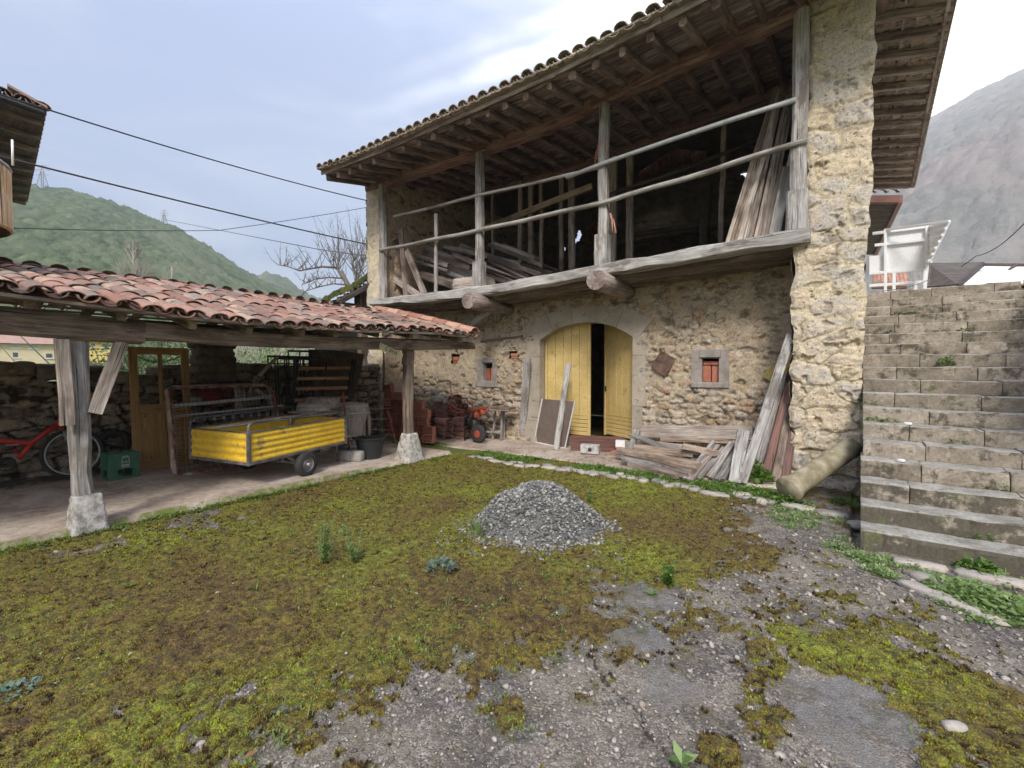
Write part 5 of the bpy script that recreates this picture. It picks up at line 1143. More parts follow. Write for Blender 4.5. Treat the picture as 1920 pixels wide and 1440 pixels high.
# ---------------------------------------------------------------- motor cultivator
mc_ = thing('cultivator', 'orange red motor cultivator standing in front of the tile stacks', 'cultivator', (-6.95, 7.9, .035))
q = lambda x, y, v=7.9: at(x, y, V=v)
s = MB(); s.tube([q(838, 752), q(852, 764), q(868, 771), q(882, 772), q(886, 762), q(880, 752)], .012, n=7); s.tube([q(838, 752, 7.75), q(846, 768, 7.75), q(858, 774, 7.75), q(870, 773, 7.8)], .012, n=7); s.tube([q(862, 772), q(885, 768), q(905, 766)], .018, n=7); s.tube([q(870, 750), q(884, 756), q(887, 768)], .01, n=6); s.build('handlebar', M['orange_paint'], mc_)
s = MB(); a = q(888, 766); s.beam(q(886, 768), q(912, 764), .16, .05); s.rock(q(905, 772), (.17, .14, .12), rough=.1); s.rock(q(893, 778), (.12, .14, .13), rough=.1); s.build('bonnet', M['orange_paint'], mc_)
s = MB(); s.rock(q(890, 795), (.22, .22, .22), rough=.15); s.rock(q(880, 790), (.16, .16, .14), rough=.15); s.rock(q(872, 762), (.14, .12, .13), rough=.2); s.build('engine', M['dark_metal'], mc_)
for k, vv in enumerate((7.7, 8.1)): s = MB(); c = q(897, 805, vv); c.z = .23; s.lathe(c-Vector((.0, .05, 0)), [(.06, 0), (.15, 0), (.19, .02), (.19, .08), (.15, .1), (.06, .1)], n=22, ax=(0, 1, 0)); w = s.build('wheel', M['rubber'], mc_); s = MB(); s.lathe(c-Vector((0, .055, 0)), [(0, .02), (.07, .0), (.1, .02), (.1, .05)], n=16, ax=(0, 1, 0)); s.build('rim', M['orange_paint'], w)
s = MB(); s.tube([q(870, 775, 7.75), (q(871, 800, 7.75).x, 7.75, .04)], .013, n=6); s.build('stand', M['dark_metal'], mc_)
# trestle stool with a red top
ts = thing('trestle_stool', 'small grey wooden stool with a reddish board on top beside the cultivator', 'stool', (-6.0, 8.1, .035))
tA = at(922, 770, V=8.15); tB = at(958, 770, V=8.15); zc = .70
cs = [(-6.38, 8.0), (-5.85, 7.95), (-5.80, 8.35), (-6.33, 8.38)]
a1 = at(940, 826, Z=.035); cs = [(at(917, 812, Z=.035).x, 8.08), (a1.x, a1.y), (at(963, 816, Z=.035).x+.0, 8.28), (-6.2, 8.4)]
for (x, y) in cs: s = MB(); cx_, cy_ = -6.03, 8.12; s.beam((x, y, .035), (cx_+(x-cx_)*.72, cy_+(y-cy_)*.72, zc), .04, .04, up=(0, 1, 0)); s.build('leg', M['grey_wood'], ts)
s = MB()
for i in range(4): a = Vector((*cs[i], .2)); b_ = Vector((*cs[(i+1) % 4], .2)); s.beam(a, b_, .02, .035)
s.build('stretcher', M['grey_wood'], ts)
s = MB(); s.box((cx_, cy_, zc+.02), (.48, .34, .03), rz=.1); s.build('top', M['grey_wood'], ts)
s = MB(); s.box((cx_+.02, cy_, zc+.055), (.42, .3, .035), rz=.12); tag(s.build('red_tray', M['rust'], None, (cx_, cy_, zc+.04)), 'flat reddish board lying on the grey stool', 'board')
s = MB(); s.beam(at(902, 752, V=8.4), at(922, 772, V=8.1), .03, .035); tag(s.build('stick', M['grey_wood'], None, at(912, 762, V=8.2)), 'short grey stick leaning against the stool top', 'stick')

# ---------------------------------------------------------------- things leaning at the front wall and door
def plank(label, a, b_, w, th, mat, name='plank', up=(0, 0, 1), group=None, cat='plank', seg=2, jit=.002, bow=0.):
    a = Vector(a); b_ = Vector(b_); s = MB(); s.beam(a, b_, w, th, up=up, seg=seg, jit=jit, ch=.06, bow=bow); return tag(s.build(name, M[mat], None, a), label, cat, group)
a = at(979, 826, Z=.035); b_ = at(989, 671, V=8.30); plank('tall grey board leaning at the wall left of the arched door', a, b_, .17, .03, 'silver_wood', up=(0, 1, .2))
a = at(1043, 842, Z=.035); b_ = at(1066, 681, V=8.28); plank('grey board leaning across the yellow door', a, b_, .115, .03, 'silver_wood', up=(0, 1, .2))
fp = thing('framed_panel', 'brown panel with pale metal edging leaning at the left door leaf', 'panel', (-4.7, 8, .035))
A_, B_, D_ = at(995, 830, Z=.04), at(1053, 842, Z=.04), at(1017, 748, V=8.36); A_ = A_+Vector((0, .14, 0)); B_ = B_+Vector((0, .14, 0)); C_ = B_+(D_-A_)
s = MB(); n_ = (B_-A_).cross(D_-A_).normalized(); n_ = n_ if n_.y < 0 else -n_; vs = [A_, B_, C_, D_]; vs2 = [p-n_*.018 for p in vs]; s.add([tuple(p) for p in vs+vs2], [(0, 1, 2, 3), (7, 6, 5, 4), (0, 4, 5, 1), (1, 5, 6, 2), (2, 6, 7, 3), (3, 7, 4, 0)], [tuple((p.z, p.x, p.y)) for p in vs+vs2]); s.build('panel', general('brown_panel', [(.15, .115, .095), (.20, .155, .13)], 6, .6, rv=.2, bst=.1), fp)
for p, q_ in ((A_, D_), (B_, C_), (A_, B_)): s = MB(); s.beam(p+n_*.006, q_+n_*.006, .02, .022); s.build('edging', M['white'], fp)
a = at(1064, 846, Z=.035); b_ = at(1158, 853, Z=.035); h_ = .29; s = MB(); s.beam(a+Vector((0, .12, h_/2)), b_+Vector((0, .32, h_/2)), .03, h_, ch=.05); tag(s.build('red_brown_board', M['red_board'], None, a), 'wide red brown board set on edge before the door sill', 'board')
a = at(1107, 851, Z=.035); cb = thing('hollow_block', 'whitish concrete block in front of the red brown board', 'block', tuple(a)); s = MB(); s.box(tuple(a+Vector((0, .0, .09))), (.33, .17, .17), rz=R(14), ch=.015); s.build('body', M['pale_stone'], cb)
s = MB(); s.box(tuple(a+Vector((.03, -.088, .09))), (.06, .012, .06), rz=R(14)); s.build('hole', M['dark_inside'], cb)  # near-black box on the face, painted as the shade of a hole
for i, (x, y, z) in enumerate(((1152, 853, .035), (1166, 850, .035), (1158, 848, .11))):
    p = at(x, y, Z=z); s = MB(); s.box(tuple(p+Vector((0, .1, .035))), (.23, .11, .065), rz=R(80+i*14), ch=.006); tag(s.build('red_brick', M['tile_new'], None, tuple(p)), ['red brick on the ground left of the timber pile', 'red brick on the ground touching the timber pile', 'red brick lying on top of the two others'][i], 'brick')
p = at(1164, 832, V=8.2); s = MB(); s.box((p.x, 8.2, p.z), (.17, .10, .13), rz=R(10)); s.box((p.x, 8.2, p.z-.14), (.05, .05, .2)); tag(s.build('white_box', M['white'], None, tuple(p)), 'small white box on a stub beside the right door leaf', 'box')
def hungplate(name, pts, mat, label):
    s = MB(); P4 = [at(x, y, V=8.40) for x, y in pts]; vs = [tuple(p) for p in P4]+[tuple(p+Vector((0, .012, 0))) for p in P4]; s.add(vs, [(3, 2, 1, 0), (4, 5, 6, 7), (0, 1, 5, 4), (1, 2, 6, 5), (2, 3, 7, 6), (3, 0, 4, 7)])
    m_ = (P4[0]+P4[2])/2; s.beam(P4[0].lerp(P4[3], .5)+Vector((0, -.004, 0)), P4[1].lerp(P4[2], .5)+Vector((0, -.004, 0)), .006, .012); return tag(s.build(name, M[mat], None, m_), label, 'plate')
M['ochre_plate'] = general('ochre_plate', [(.30, .22, .06), (.42, .32, .09)], 5, .7, rv=.2, dirt=((.16, .10, .05), .58, 9))
hungplate('rusty_plate', [(1239, 657), (1267, 673), (1247, 706), (1220, 689)], 'rust', 'rusty square metal plate hung aslant right of the door')
hungplate('yellow_plate', [(1480, 648), (1490, 690), (1453, 721), (1430, 706)], 'ochre_plate', 'stained yellow metal plate on the wall behind the leaning boards')

# timber pile
pile = [ # (x0,y0,plane0),(x1,y1,plane1), w, th, mat, label
 ((1162, 850, .14), (1298, 890, .12), .16, .13, 'board_wood', 'thick old beam lying lowest at the front of the timber pile'),
 ((1168, 858, .30), (1290, 884, .24), .10, .10, 'silver_wood', 'freshly pale plank along the front of the timber pile'),
 ((1170, 845, .36), (1310, 875, .30), .14, .10, 'tan_wood', 'brown squared timber just behind the pale plank'),
 ((1205, 808, .50), (1412, 812, .52), .15, .20, 'plank_wood', 'long heavy beam along the barn wall at the back of the pile'),
 ((1240, 822, .42), (1410, 828, .44), .14, .08, 'tan_wood', 'second long plank under the heavy beam by the wall'),
 ((1185, 815, .52), (1308, 862, .34), .17, .03, 'silver_wood', 'grey board slanting down over the middle of the timber pile'),
 ((1178, 855, .10), (1196, 808, .50), .09, .06, 'grey_wood', 'short upright post at the left end of the timber pile'),
 ((1190, 840, .30), (1300, 850, .28), .15, .10, 'tan_wood', 'split orange brown log inside the timber pile'),
 ((1215, 830, .40), (1330, 846, .30), .12, .08, 'plank_wood', 'broken plank deep in the timber pile'),
 ((1280, 836, .40), (1345, 852, .25), .11, .08, 'tan_wood', 'reddish short plank near the centre of the pile'),
 ((1180, 870, .08), (1270, 892, .08), .10, .08, 'brown_wood', 'dark rotten batten under the front of the pile')]
for (x0, y0, z0), (x1, y1, z1), w, th, mat, lab in pile:
    plank(lab, at(x0, y0, Z=z0) if z0 < .2 else at(x0, y0, V=7.25 if y0 > 835 else 8.15), at(x1, y1, Z=z1) if z1 < .2 else at(x1, y1, V=7.0 if y1 > 870 else (8.2 if y1 < 835 else 7.4)), w, th, mat, 'timber', seg=5, jit=.005, group='timbers heaped at the barn wall', cat='timber')
lab2 = 'grey batten, %s from the left in the sheaf leaning beside the timber pile'
for i in range(12):
    x0 = 1282+i*8.5+random.gauss(0, 2); y0 = 893+random.uniform(-4, 10)*.6; x1 = x0+54-i*1.5; y1 = 836-random.uniform(-4, 8)
    plank(lab2 % ORD[i], at(x0, y0+2, Z=.06), at(x1, y1, V=7.6+.02*i), .055+random.random()*.03, .035, random.choice(['silver_wood', 'grey_wood', 'board_wood']), 'batten', group='battens leaning in a sheaf by the timber pile', cat='batten', seg=3, jit=.003)
plank('broad pale board standing in the pile with its foot in the weeds', at(1378, 905, Z=.05), at(1394, 808, V=7.45), .16, .035, 'silver_wood', up=(0, 1, 0))
plank('long pale edge board leaning from the weeds up to the corner pillar', at(1392, 905, Z=.05), at(1484, 628, V=7.75), .05, .12, 'silver_wood', up=(1, 0, 0), seg=4)
for i, (x0, y0, x1, y1, v1, w, mat, lab) in enumerate(((1420, 893, 1465, 700, 8.0, .13, 'grey_wood', 'dark grey plank leaning behind the long pale edge board'), (1400, 880, 1440, 770, 8.2, .12, 'dark_wood', 'blackened plank half hidden behind the pale edge board'),
    (1436, 898, 1484, 720, 7.9, .14, 'red_board', 'red brown channel leaning second from the pillar'), (1455, 903, 1486, 760, 7.8, .13, 'brown_wood', 'dark brown plank leaning next to the red brown channel'), (1472, 906, 1488, 800, 7.7, .10, 'red_board', 'red brown plank leaning nearest to the corner pillar'), (1445, 895, 1487, 690, 8.1, .12, 'dark_wood', 'dark plank leaning farthest back at the corner'))):
    plank(lab, at(x0, y0, Z=.04), at(x1, y1, V=v1), w, .035, mat, up=(0, 1, 0), group='planks leaning at the corner pillar', seg=3)
# planks on the gallery
for i in range(14):
    x0 = 1356+i*7.8; p = at(x0, 452-i*1.1, V=7.80+.07*(i % 3)); tp_ = at(1452+i*3.2+random.gauss(0, 3), 170+random.uniform(-12, 14) if i < 11 else random.uniform(250, 330), V=8.8 if i < 11 else 8.2)
    plank('long sawn plank, %s from the left of those leaning at the gallery end' % ORD[i], (p.x, p.y, 3.28), tp_, random.uniform(.045, .07), .03, random.choice(['tan_wood', 'plank_wood', 'board_wood', 'plank_wood']), group='planks leaning at the gallery end', seg=3, up=(0, 1, 0))
plank('thick bleached beam leaning lowest beside the right gallery post', (at(1448, 438, V=7.75).x, 7.75, 3.3), at(1478, 315, V=8.0), .15, .09, 'silver_wood', up=(0, 1, 0))
for i in range(58):
    x0 = random.uniform(800, 1000); y0 = random.uniform(470, 535); v = random.uniform(8.4, 9.6); L = random.uniform(60, 150); sl_ = .36+random.gauss(0, .08)
    a = at(x0-L/2, max(y0-L/2*sl_, 450), V=v+.2); b_ = at(x0+L/2, y0+L/2*sl_, V=v); a.z = max(a.z, 3.3); b_.z = max(b_.z, 3.28)
    plank('old dark lath in the heap on the left of the gallery', a, b_, random.uniform(.06, .13), .02, random.choice(['brown_wood', 'grey_wood', 'plank_wood', 'dark_wood', 'board_wood']), 'lath', up=(random.gauss(0, .5), 1, random.gauss(0, .5)), group='laths heaped on the gallery', cat='lath')
for (x0, y0, x1, y1, lab) in ((735, 520, 790, 560, 'thick timber leaning to the right in the left corner of the gallery'), (752, 430, 762, 560, 'upright worn board standing in the left corner of the gallery'), (762, 470, 798, 560, 'grey board slanting down from the hole in the gallery side wall')):
    a = at(x0, y0, V=7.95); b_ = at(x1, y1, V=7.9); b_.z = max(b_.z, 3.25); plank(lab, a, b_, .15, .05, 'board_wood', up=(0, 1, 0))
s = MB(); a = at(880, 535, V=8.0); s.rock((a.x, 8.15, 3.38), (.95, .5, .42), rz=.1, rough=.12); tag(s.build('stone_slab', M['plank_wood'], None, (a.x, 8.1, 3.3)), 'rounded worn slab lying behind the second gallery post', 'slab')
# ---------------------------------------------------------------- stone staircase
stt = thing('stone_staircase', 'broad worn sandstone staircase climbing beside the corner pillar of the barn', 'stairs', (1.0, 7.5, 0))
def sv(n): return 5.20+.300*n
def szt(n): return .175+.1605*n
m, t, b = new_mat('tread_riser_stone'); p = geo_pos(t); g_ = nd(t, 'ShaderNodeSeparateXYZ', {0: attr(t, 'gc', 'Vector')}); n1 = noi(t, p, 4, 7, .7); n2 = noi(t, p, 40, 5, .7); r_ = attr(t, 'rnd')
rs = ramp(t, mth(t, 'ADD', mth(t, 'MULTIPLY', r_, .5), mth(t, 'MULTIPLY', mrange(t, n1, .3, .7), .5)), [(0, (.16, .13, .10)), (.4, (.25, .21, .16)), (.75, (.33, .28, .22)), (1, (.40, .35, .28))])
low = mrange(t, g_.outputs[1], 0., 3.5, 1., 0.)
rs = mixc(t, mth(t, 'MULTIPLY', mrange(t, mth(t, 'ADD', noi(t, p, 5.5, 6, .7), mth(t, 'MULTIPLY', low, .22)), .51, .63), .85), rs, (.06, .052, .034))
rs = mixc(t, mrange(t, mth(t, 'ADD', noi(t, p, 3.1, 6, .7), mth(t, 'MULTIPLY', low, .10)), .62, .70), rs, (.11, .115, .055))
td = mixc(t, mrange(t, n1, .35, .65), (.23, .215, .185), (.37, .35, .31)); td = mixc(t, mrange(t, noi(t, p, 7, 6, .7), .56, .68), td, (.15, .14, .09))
c = mixc(t, g_.outputs[0], rs, td); c = val(t, c, mrange(t, n2, .25, .75, .72, 1.25)); t.links.new(c, b.inputs['Base Color']); b.inputs['Roughness'].default_value = .93  # treads take the paler colour, risers the darker brown one
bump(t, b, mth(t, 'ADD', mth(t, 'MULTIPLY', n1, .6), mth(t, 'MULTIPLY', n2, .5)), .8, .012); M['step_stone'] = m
def step_block(u0, u1, n):
    """one dressed stone: rounded worn nosing, chipped edges"""
    L = u1-u0; nx = max(4, int(L/.03)); d_ = .50; zt_ = szt(n); z0 = szt(n-1)-.03 if n else -.06
    prof = [(.008, z0), (.0, z0+.03), (.0, z0+.08), (.0, zt_-.045), (.003, zt_-.018), (.012, zt_-.005), (.03, zt_), (.12, zt_), (.22, zt_), (.34, zt_), (d_, zt_-.002)]
    X = np.concatenate([[u0, u0+.006, u0+.015], np.linspace(u0+.03, u1-.03, nx-5), [u1-.015, u1-.006, u1]]); PR = np.array(prof); m_ = len(prof); xx, kk_ = np.meshgrid(X, np.arange(m_), indexing='ij'); y = PR[kk_, 0]; z = PR[kk_, 1]
    end = np.minimum(xx-u0, u1-xx); rnd_ = sst(end, .012, 0)*.004; sd_ = random.random()*99
    chip = sst(fbm(xx*9+sd_, xx*0+3, 8, 3), .60, .70)*.022*((kk_ >= 3) & (kk_ <= 6))
    nse = -(-(fbm(xx*7+sd_, z*9+y*9, 3, 3)-.5)*.040)+chip+(fbm(xx*28+sd_, z*30+y*25, 4, 2)-.5)*.012
    wear = -.012*np.sin(np.clip((xx-.1)/1.9, 0, 1)*math.pi)*(z > zt_-.01)
    front = (kk_ < 6); tw = .05*xx
    P_ = np.stack([xx+np.where(xx < (u0+u1)/2, 1, -1)*rnd_*.6, sv(n)+y+tw*0+nse*front+rnd_+.007*math.sin(sd_*3), z+.005*math.sin(sd_*5)*(kk_ > 2)*((xx-u0)/L-.5)*2+nse*.5*(~front)+wear-rnd_*.6*(kk_ > 3)+.006*math.sin(sd_)], -1).reshape(-1, 3)
    ii = np.arange((nx+1)*m_).reshape(nx+1, m_); F_ = np.stack([ii[:-1, :-1], ii[1:, :-1], ii[1:, 1:], ii[:-1, 1:]], -1).reshape(-1, 4)
    caps = [list(ii[0]), list(ii[-1][::-1])]
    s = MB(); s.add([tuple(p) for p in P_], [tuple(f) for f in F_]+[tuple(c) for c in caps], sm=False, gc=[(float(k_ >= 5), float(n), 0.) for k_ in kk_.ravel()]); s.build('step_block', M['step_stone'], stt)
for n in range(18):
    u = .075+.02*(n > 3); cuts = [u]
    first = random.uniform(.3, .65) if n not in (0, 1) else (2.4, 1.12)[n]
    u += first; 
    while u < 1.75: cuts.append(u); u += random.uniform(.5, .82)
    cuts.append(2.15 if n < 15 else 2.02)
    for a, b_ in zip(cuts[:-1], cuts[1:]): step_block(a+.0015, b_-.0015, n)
s = MB(); s.box((1.05, 12.0, 1.4), (2.0, 3.0, 2.75)); s.build('core', M['dark_inside'], stt)
tag(fastmesh('upper_yard', [(.1, 10.5, 2.86), (30, 10.5, 2.86), (60, 120, 6.5), (.1, 120, 6.5)], [(0, 1, 2, 3)], MATS['clay_tile'] if 0 else slabmat, None, False, {'edge': [0]*4, 'dirt': [0]*4}), kind='structure')
rw = thing('retaining_wall', 'stone retaining wall right of the staircase', 'wall', (2.3, 7, 0))
panel('masonry', (2.2, 11, -.1), (0, -1, 0), (0, 0, 1), 6, 3.1, M['wall_front'], rw, res=.07, amp=.05, seed=81); s = MB(); s.box((2.5, 8, 1.4), (.5, 6, 2.8)); s.build('core', M['wall_inner'], rw)

# ---------------------------------------------------------------- fallen column, gravel heap
A = at(1479, 918, Z=.17); B = at(1598, 838, V=7.32); s = MB(); d = (B-A).normalized(); L = (B-A).length
s.lathe(A-d*.02, [(0, 0), (.155, 0), (.162, .02), (.158, .06), (.140, .10), (.128, .14)]+[(.128-.006*t/8, .14+(L-.12)*t/8) for t in range(1, 9)]+[(.10, L+.025), (0, L+.025)], n=40, ax=tuple(d), wob=.012)
tag(s.build('column_shaft', M['column_stone'], None, A), 'toppled round stone column leaning on the foot of the corner pillar', 'column')
gc = at(1006, 975, Z=0); gc = Vector((-2.58, 4.06, 0)); vdir = Vector((-math.sin(YAW-.05), math.cos(YAW-.05), 0)); rdir = Vector((vdir.y, -vdir.x, 0))
gp = thing('gravel_heap', 'knee high heap of grey gravel in the middle of the mossy courtyard', 'gravel heap', tuple(gc))
def gh(a, b_): 
    r_ = np.hypot(a/.69, b_/.56)+(vn(a*5+9, b_*5, 9)-.5)*.12; return .425*np.clip(1-r_**1.9, 0, 1)**1.15*(1+.06*vn(a*8, b_*8, 3))+.0
N = 27000; a_ = rng.uniform(-.95, .95, N); b2 = rng.uniform(-.85, .85, N); r_ = np.hypot(a_/.69, b2/.56); ok = rng.random(N) < np.clip(1.25-r_, 0, 1)**.6*(r_ < 1.22)+.02*(r_ < 1.7); a_ = a_[ok]; b2 = b2[ok]
u = gc.x+rdir.x*a_+vdir.x*b2; v = gc.y+rdir.y*a_+vdir.y*b2; z = gh(a_, b2)+.004
gravmat = general('grey_gravel', [(.06, .06, .06), (.13, .128, .12), (.215, .205, .185), (.38, .36, .32)], 30, .85, rv=.85, bs=120)
pb = pebbles('gravel', u, v, z+.006, np.clip(rng.gamma(3.5, .0027, len(u)), .004, .028), gravmat, gp, flat=.75); pb['kind'] = 'stuff'
X, Y = np.meshgrid(np.linspace(-1, 1, 60), np.linspace(-1, 1, 60)); x = X.ravel(); y = Y.ravel(); zz = gh(x, y)-.012; ii = np.arange(3600).reshape(60, 60)
F_ = np.stack([ii[:-1, :-1], ii[:-1, 1:], ii[1:, 1:], ii[1:, :-1]], -1).reshape(-1, 4); F_ = F_[(zz[F_].max(1) > -.01)]
fastmesh('mound', np.stack([gc.x+rdir.x*x+vdir.x*y, gc.y+rdir.y*x+vdir.y*y, zz], 1), F_, gravmat, gp, True, {'rnd': np.full(3600, .3)})

# ---------------------------------------------------------------- edging stones, slabs
def flatstone(p, sz_, rz, lab, grp=None, rough=.2):
    s = MB(); s.rock((p.x, p.y, p.z), sz_, rz=rz, rough=rough); return tag(s.build('flat_stone', M['loose_stone'], None, (p.x, p.y, p.z)), lab, 'stone', grp)
for i in range(46):
    u = -5.5+4.75*i/45+random.gauss(0, .03); v = band_line(u)+random.gauss(0, .07)+.02
    flatstone(Vector((u, v, .015)), (random.uniform(.10, .26), random.uniform(.08, .17), random.uniform(.05, .09)), random.gauss(0, .35), 'low flat stone in the edging between moss and weeds', 'edging stones before the barn')
for (x, y, w, h_, a, lab) in ((1709, 1059, .24, .13, .1, 'rounded flat stone under the lowest step, left one'), (1741, 1064, .22, .1, -.2, 'thin flat stone just right of the rounded one under the lowest step'), (1747, 1091, .25, .14, -.6, 'oval grey stone in the weeds below the lowest step'),
    (1779, 1129, .62, .12, -.32-.35, 'long pinkish slab lying along the weeds below the staircase'), (1862, 1088, .42, .16, -.1, 'rectangular slab at the right end below the lowest step'), (1665, 1012, .2, .12, .3, 'broken stone in the weeds beside the staircase foot'), (1560, 965, .3, .18, .2, 'grey stone between fallen column and staircase'), (1610, 985, .22, .14, .7, 'small square stone beside the staircase corner'), (1790, 1370, .09, .05, .5, 'single pale stone chip in the moss at the lower right'), (1495, 952, .34, .16, -.3, 'stone half sunk in the weeds in front of the fallen column')):
    p = at(x, y, Z=.01); flatstone(Vector((p.x, p.y, .015)), (w, h_, .06), a+YAW*0, lab)
for i, (x, y, lab) in enumerate(((1702, 797, 'white pebble lying on a middle step'), (1689, 866, 'larger white stone lying on a lower step'))):
    n = (5, 4)[i]; 
    r_ = ray(x, y); n = 6 if i == 0 else 4; z = szt(n-1); p = at(x, y, Z=z); s = MB(); s.rock((p.x, p.y, z+.015), (.07, .05, .03)); tag(s.build('white_stone', M['white'], None, tuple(p)), lab, 'stone')

# ---------------------------------------------------------------- plants
class LV:
    def __init__(s): s.v = []; s.f = []; s.r = []
    def leafq(s, p, d, L, w, up, r_, fold=.25):
        side = d.cross(up); side = side.normalized() if side.length > 1e-4 else Vector((1, 0, 0)); n = side.cross(d).normalized(); b = len(s.v)
        s.v += [p, p+d*L*.5+side*w*.5+n*w*fold, p+d*L, p+d*L*.5-side*w*.5+n*w*fold]; s.f += [(b, b+1, b+2, b+3)]; s.r += [r_]*4
    def blade(s, p, d, L, w, bend, r_):
        side = Vector((-d.y, d.x, 0)); side = side.normalized() if side.length > 1e-4 else Vector((1, 0, 0)); b = len(s.v); up = Vector((0, 0, 1)); m_ = p+(up*.9+d*.25).normalized()*L*.55; e = m_+(up*(.9-bend)+d*bend).normalized()*L*.5
        s.v += [p-side*w*.5, p+side*w*.5, m_+side*w*.35, m_-side*w*.35, e, e]; s.f += [(b, b+1, b+2, b+3), (b+3, b+2, b+4, b+5)]; s.r += [r_]*6
    def build(s, name, mat, parent=None, base=None):
        return fastmesh(name, [tuple(x) for x in s.v], s.f, mat, parent, False, {'rnd': s.r}, base)
def rdir3(zmin=.0):
    a = random.uniform(0, 6.283); z = random.uniform(zmin, 1); q = math.sqrt(max(1-z*z, 0)); return Vector((q*math.cos(a), q*math.sin(a), z))
def clump(lv, c, n, rad, h_, ls, w=.6, r0=.5, mound=True):
    for i in range(n):
        a = random.uniform(0, 6.283); q = rad*math.sqrt(random.random()); hh = h_*(1-(q/rad)**2*.7)*random.uniform(.3, 1) if mound else h_*random.random()
        p = c+Vector((q*math.cos(a), q*math.sin(a), hh)); d = (rdir3(-.1)+Vector((math.cos(a), math.sin(a), 0))*.6).normalized(); L = ls*random.uniform(.5, 1.3)
        lv.leafq(p-d*L*.3, d, L, L*w, Vector((0, 0, 1)), min(max(random.gauss(r0, .22), 0), 1))
def tuft(lv, c, n, h_, w, spread=.03, r0=.5):
    for i in range(n):
        a = random.uniform(0, 6.283); d = Vector((math.cos(a), math.sin(a), 0)); lv.blade(c+d*random.random()*spread, d, h_*random.uniform(.4, 1.2), w, random.uniform(.2, 1.0), min(max(random.gauss(r0, .25), 0), 1))
lv = LV()      # weeds between the edging stones and the timber
for i in range(430):
    u = random.uniform(-5.6, -.75); v = band_line(u)+random.uniform(.0, .62)**1.0; k = fbm(np.array([u*1.8]), np.array([v*1.8]), 5, 2)[0]
    if k < .38: continue
    if u < -2.9 and v > 7.0: continue
    clump(lv, Vector((u, v, .01)), random.randint(22, 44), random.uniform(.05, .14), random.uniform(.03, .09), random.uniform(.02, .042), r0=random.uniform(.35, .8))
for i in range(240):
    u = random.uniform(-5.5, -.75); v = band_line(u)+random.uniform(0, .6); tuft(lv, Vector((u, v, 0)), 8, random.uniform(.06, .14), .007)
tag(lv.build('low_weeds', M['leaf']), 'low green weeds growing in the strip before the timber pile', 'weeds', kind='stuff')
lv = LV()      # weeds round the staircase foot
for i in range(520):
    t_ = random.random(); x = 1445+480*t_; y = random.uniform(925+90*t_ if t_ < .33 else 1035+30*t_, 985+225*t_); p = at(x, y, Z=.0)
    if p.x > .02 and p.y > 5.15: continue
    if fbm(np.array([p.x*2.5]), np.array([p.y*2.5]), 15, 2)[0] < .44: continue
    clump(lv, p, random.randint(20, 44), random.uniform(.04, .12), random.uniform(.02, .06), random.uniform(.018, .038), r0=random.uniform(.3, .75))
    if random.random() < .3: tuft(lv, p, 6, .09, .006)
tag(lv.build('ground_weeds', M['leaf_pale']), 'pale green weeds among the stones at the foot of the staircase', 'weeds', kind='stuff')
lv = LV()      # grass creeping along the slab edge and thin grass in the moss
for i in range(420):
    v = random.uniform(-.6, 6.3); k = fbm(np.array([v*2.]), np.array([3.]), 25, 2)[0]
    if k < .42: continue
    p = Vector((-5.95+abs(random.gauss(0, .05)), v, 0)); clump(lv, p, random.randint(5, 14), .06, .04, .04, r0=.4); tuft(lv, p, 6, .08, .006)
for i in range(3400):
    rad = math.exp(random.uniform(math.log(1.8), math.log(7))); a = va+random.uniform(-R(48), R(48)); p = Vector((rad*math.cos(a), rad*math.sin(a), .0))
    if p.x < -5.9 or p.y > 6.3 or (p.x > -.6 and p.y > 4.9): continue
    k = fbm(np.array([p.x*1.3]), np.array([p.y*1.3]), 35, 3)[0]; 
    if k < .46 or cover(np.array([p.x]), np.array([p.y]))[2][0] < .5: continue
    (tuft(lv, p, random.randint(3, 9), random.uniform(.02, .06), .003+rad*.0006, .05) if random.random() < .65 else clump(lv, p, random.randint(5, 16), random.uniform(.02, .06), random.uniform(.015, .04), random.uniform(.012, .024)+rad*.001, r0=.7))
tag(lv.build('thin_grass', M['grass']), 'thin grass sprouting through the moss', 'grass', kind='stuff')
def plant(name, p, lab, build, mat, stem=None):
    o = thing(name, lab, 'plant', tuple(p)); lv = LV(); st_ = MB(); build(lv, st_, p); 
    if len(lv.f): lv.build('leaves', M[mat], o)
    if len(st_.f): st_.build('stem', M[mat], o)
    return o
def feather(h_, n):
    def f(lv, st_, p):
        for k in range(n):
            d = (Vector((random.gauss(0, .25), random.gauss(0, .25), 1))).normalized(); h1 = h_*random.uniform(.5, 1); st_.tube([p, p+d*h1*.5, p+d*h1], [.003, .0025, .001], n=4, rnd=.5)
            for i in range(46): t_ = random.uniform(.08, 1); q = p+d*h1*t_; a = random.uniform(0, 6.28); e = Vector((math.cos(a), math.sin(a), random.uniform(.1, .9))).normalized(); lv.leafq(q, e, random.uniform(.025, .06)*(1.2-t_*.6), .014, Vector((0, 0, 1)), random.random())
    return f
def rosette(r_, n, w=.5, up=.5):
    def f(lv, st_, p):
        for k in range(n): a = 6.283*k/n+random.gauss(0, .2); e = Vector((math.cos(a), math.sin(a), up*random.uniform(.3, 1.2))).normalized(); lv.leafq(p+Vector((0, 0, .01)), e, r_*random.uniform(.6, 1.1), r_*w*random.uniform(.7, 1), Vector((0, 0, 1)), random.random())
    return f
def bushy(n, rad, h_, ls):
    def f(lv, st_, p): clump(lv, p, n, rad, h_, ls, w=.75)
    return f
plant('tall_weed', at(606, 1062, Z=0), 'tall feathery weed in the moss, the taller left one of two', feather(.44, 8), 'leaf_pale')
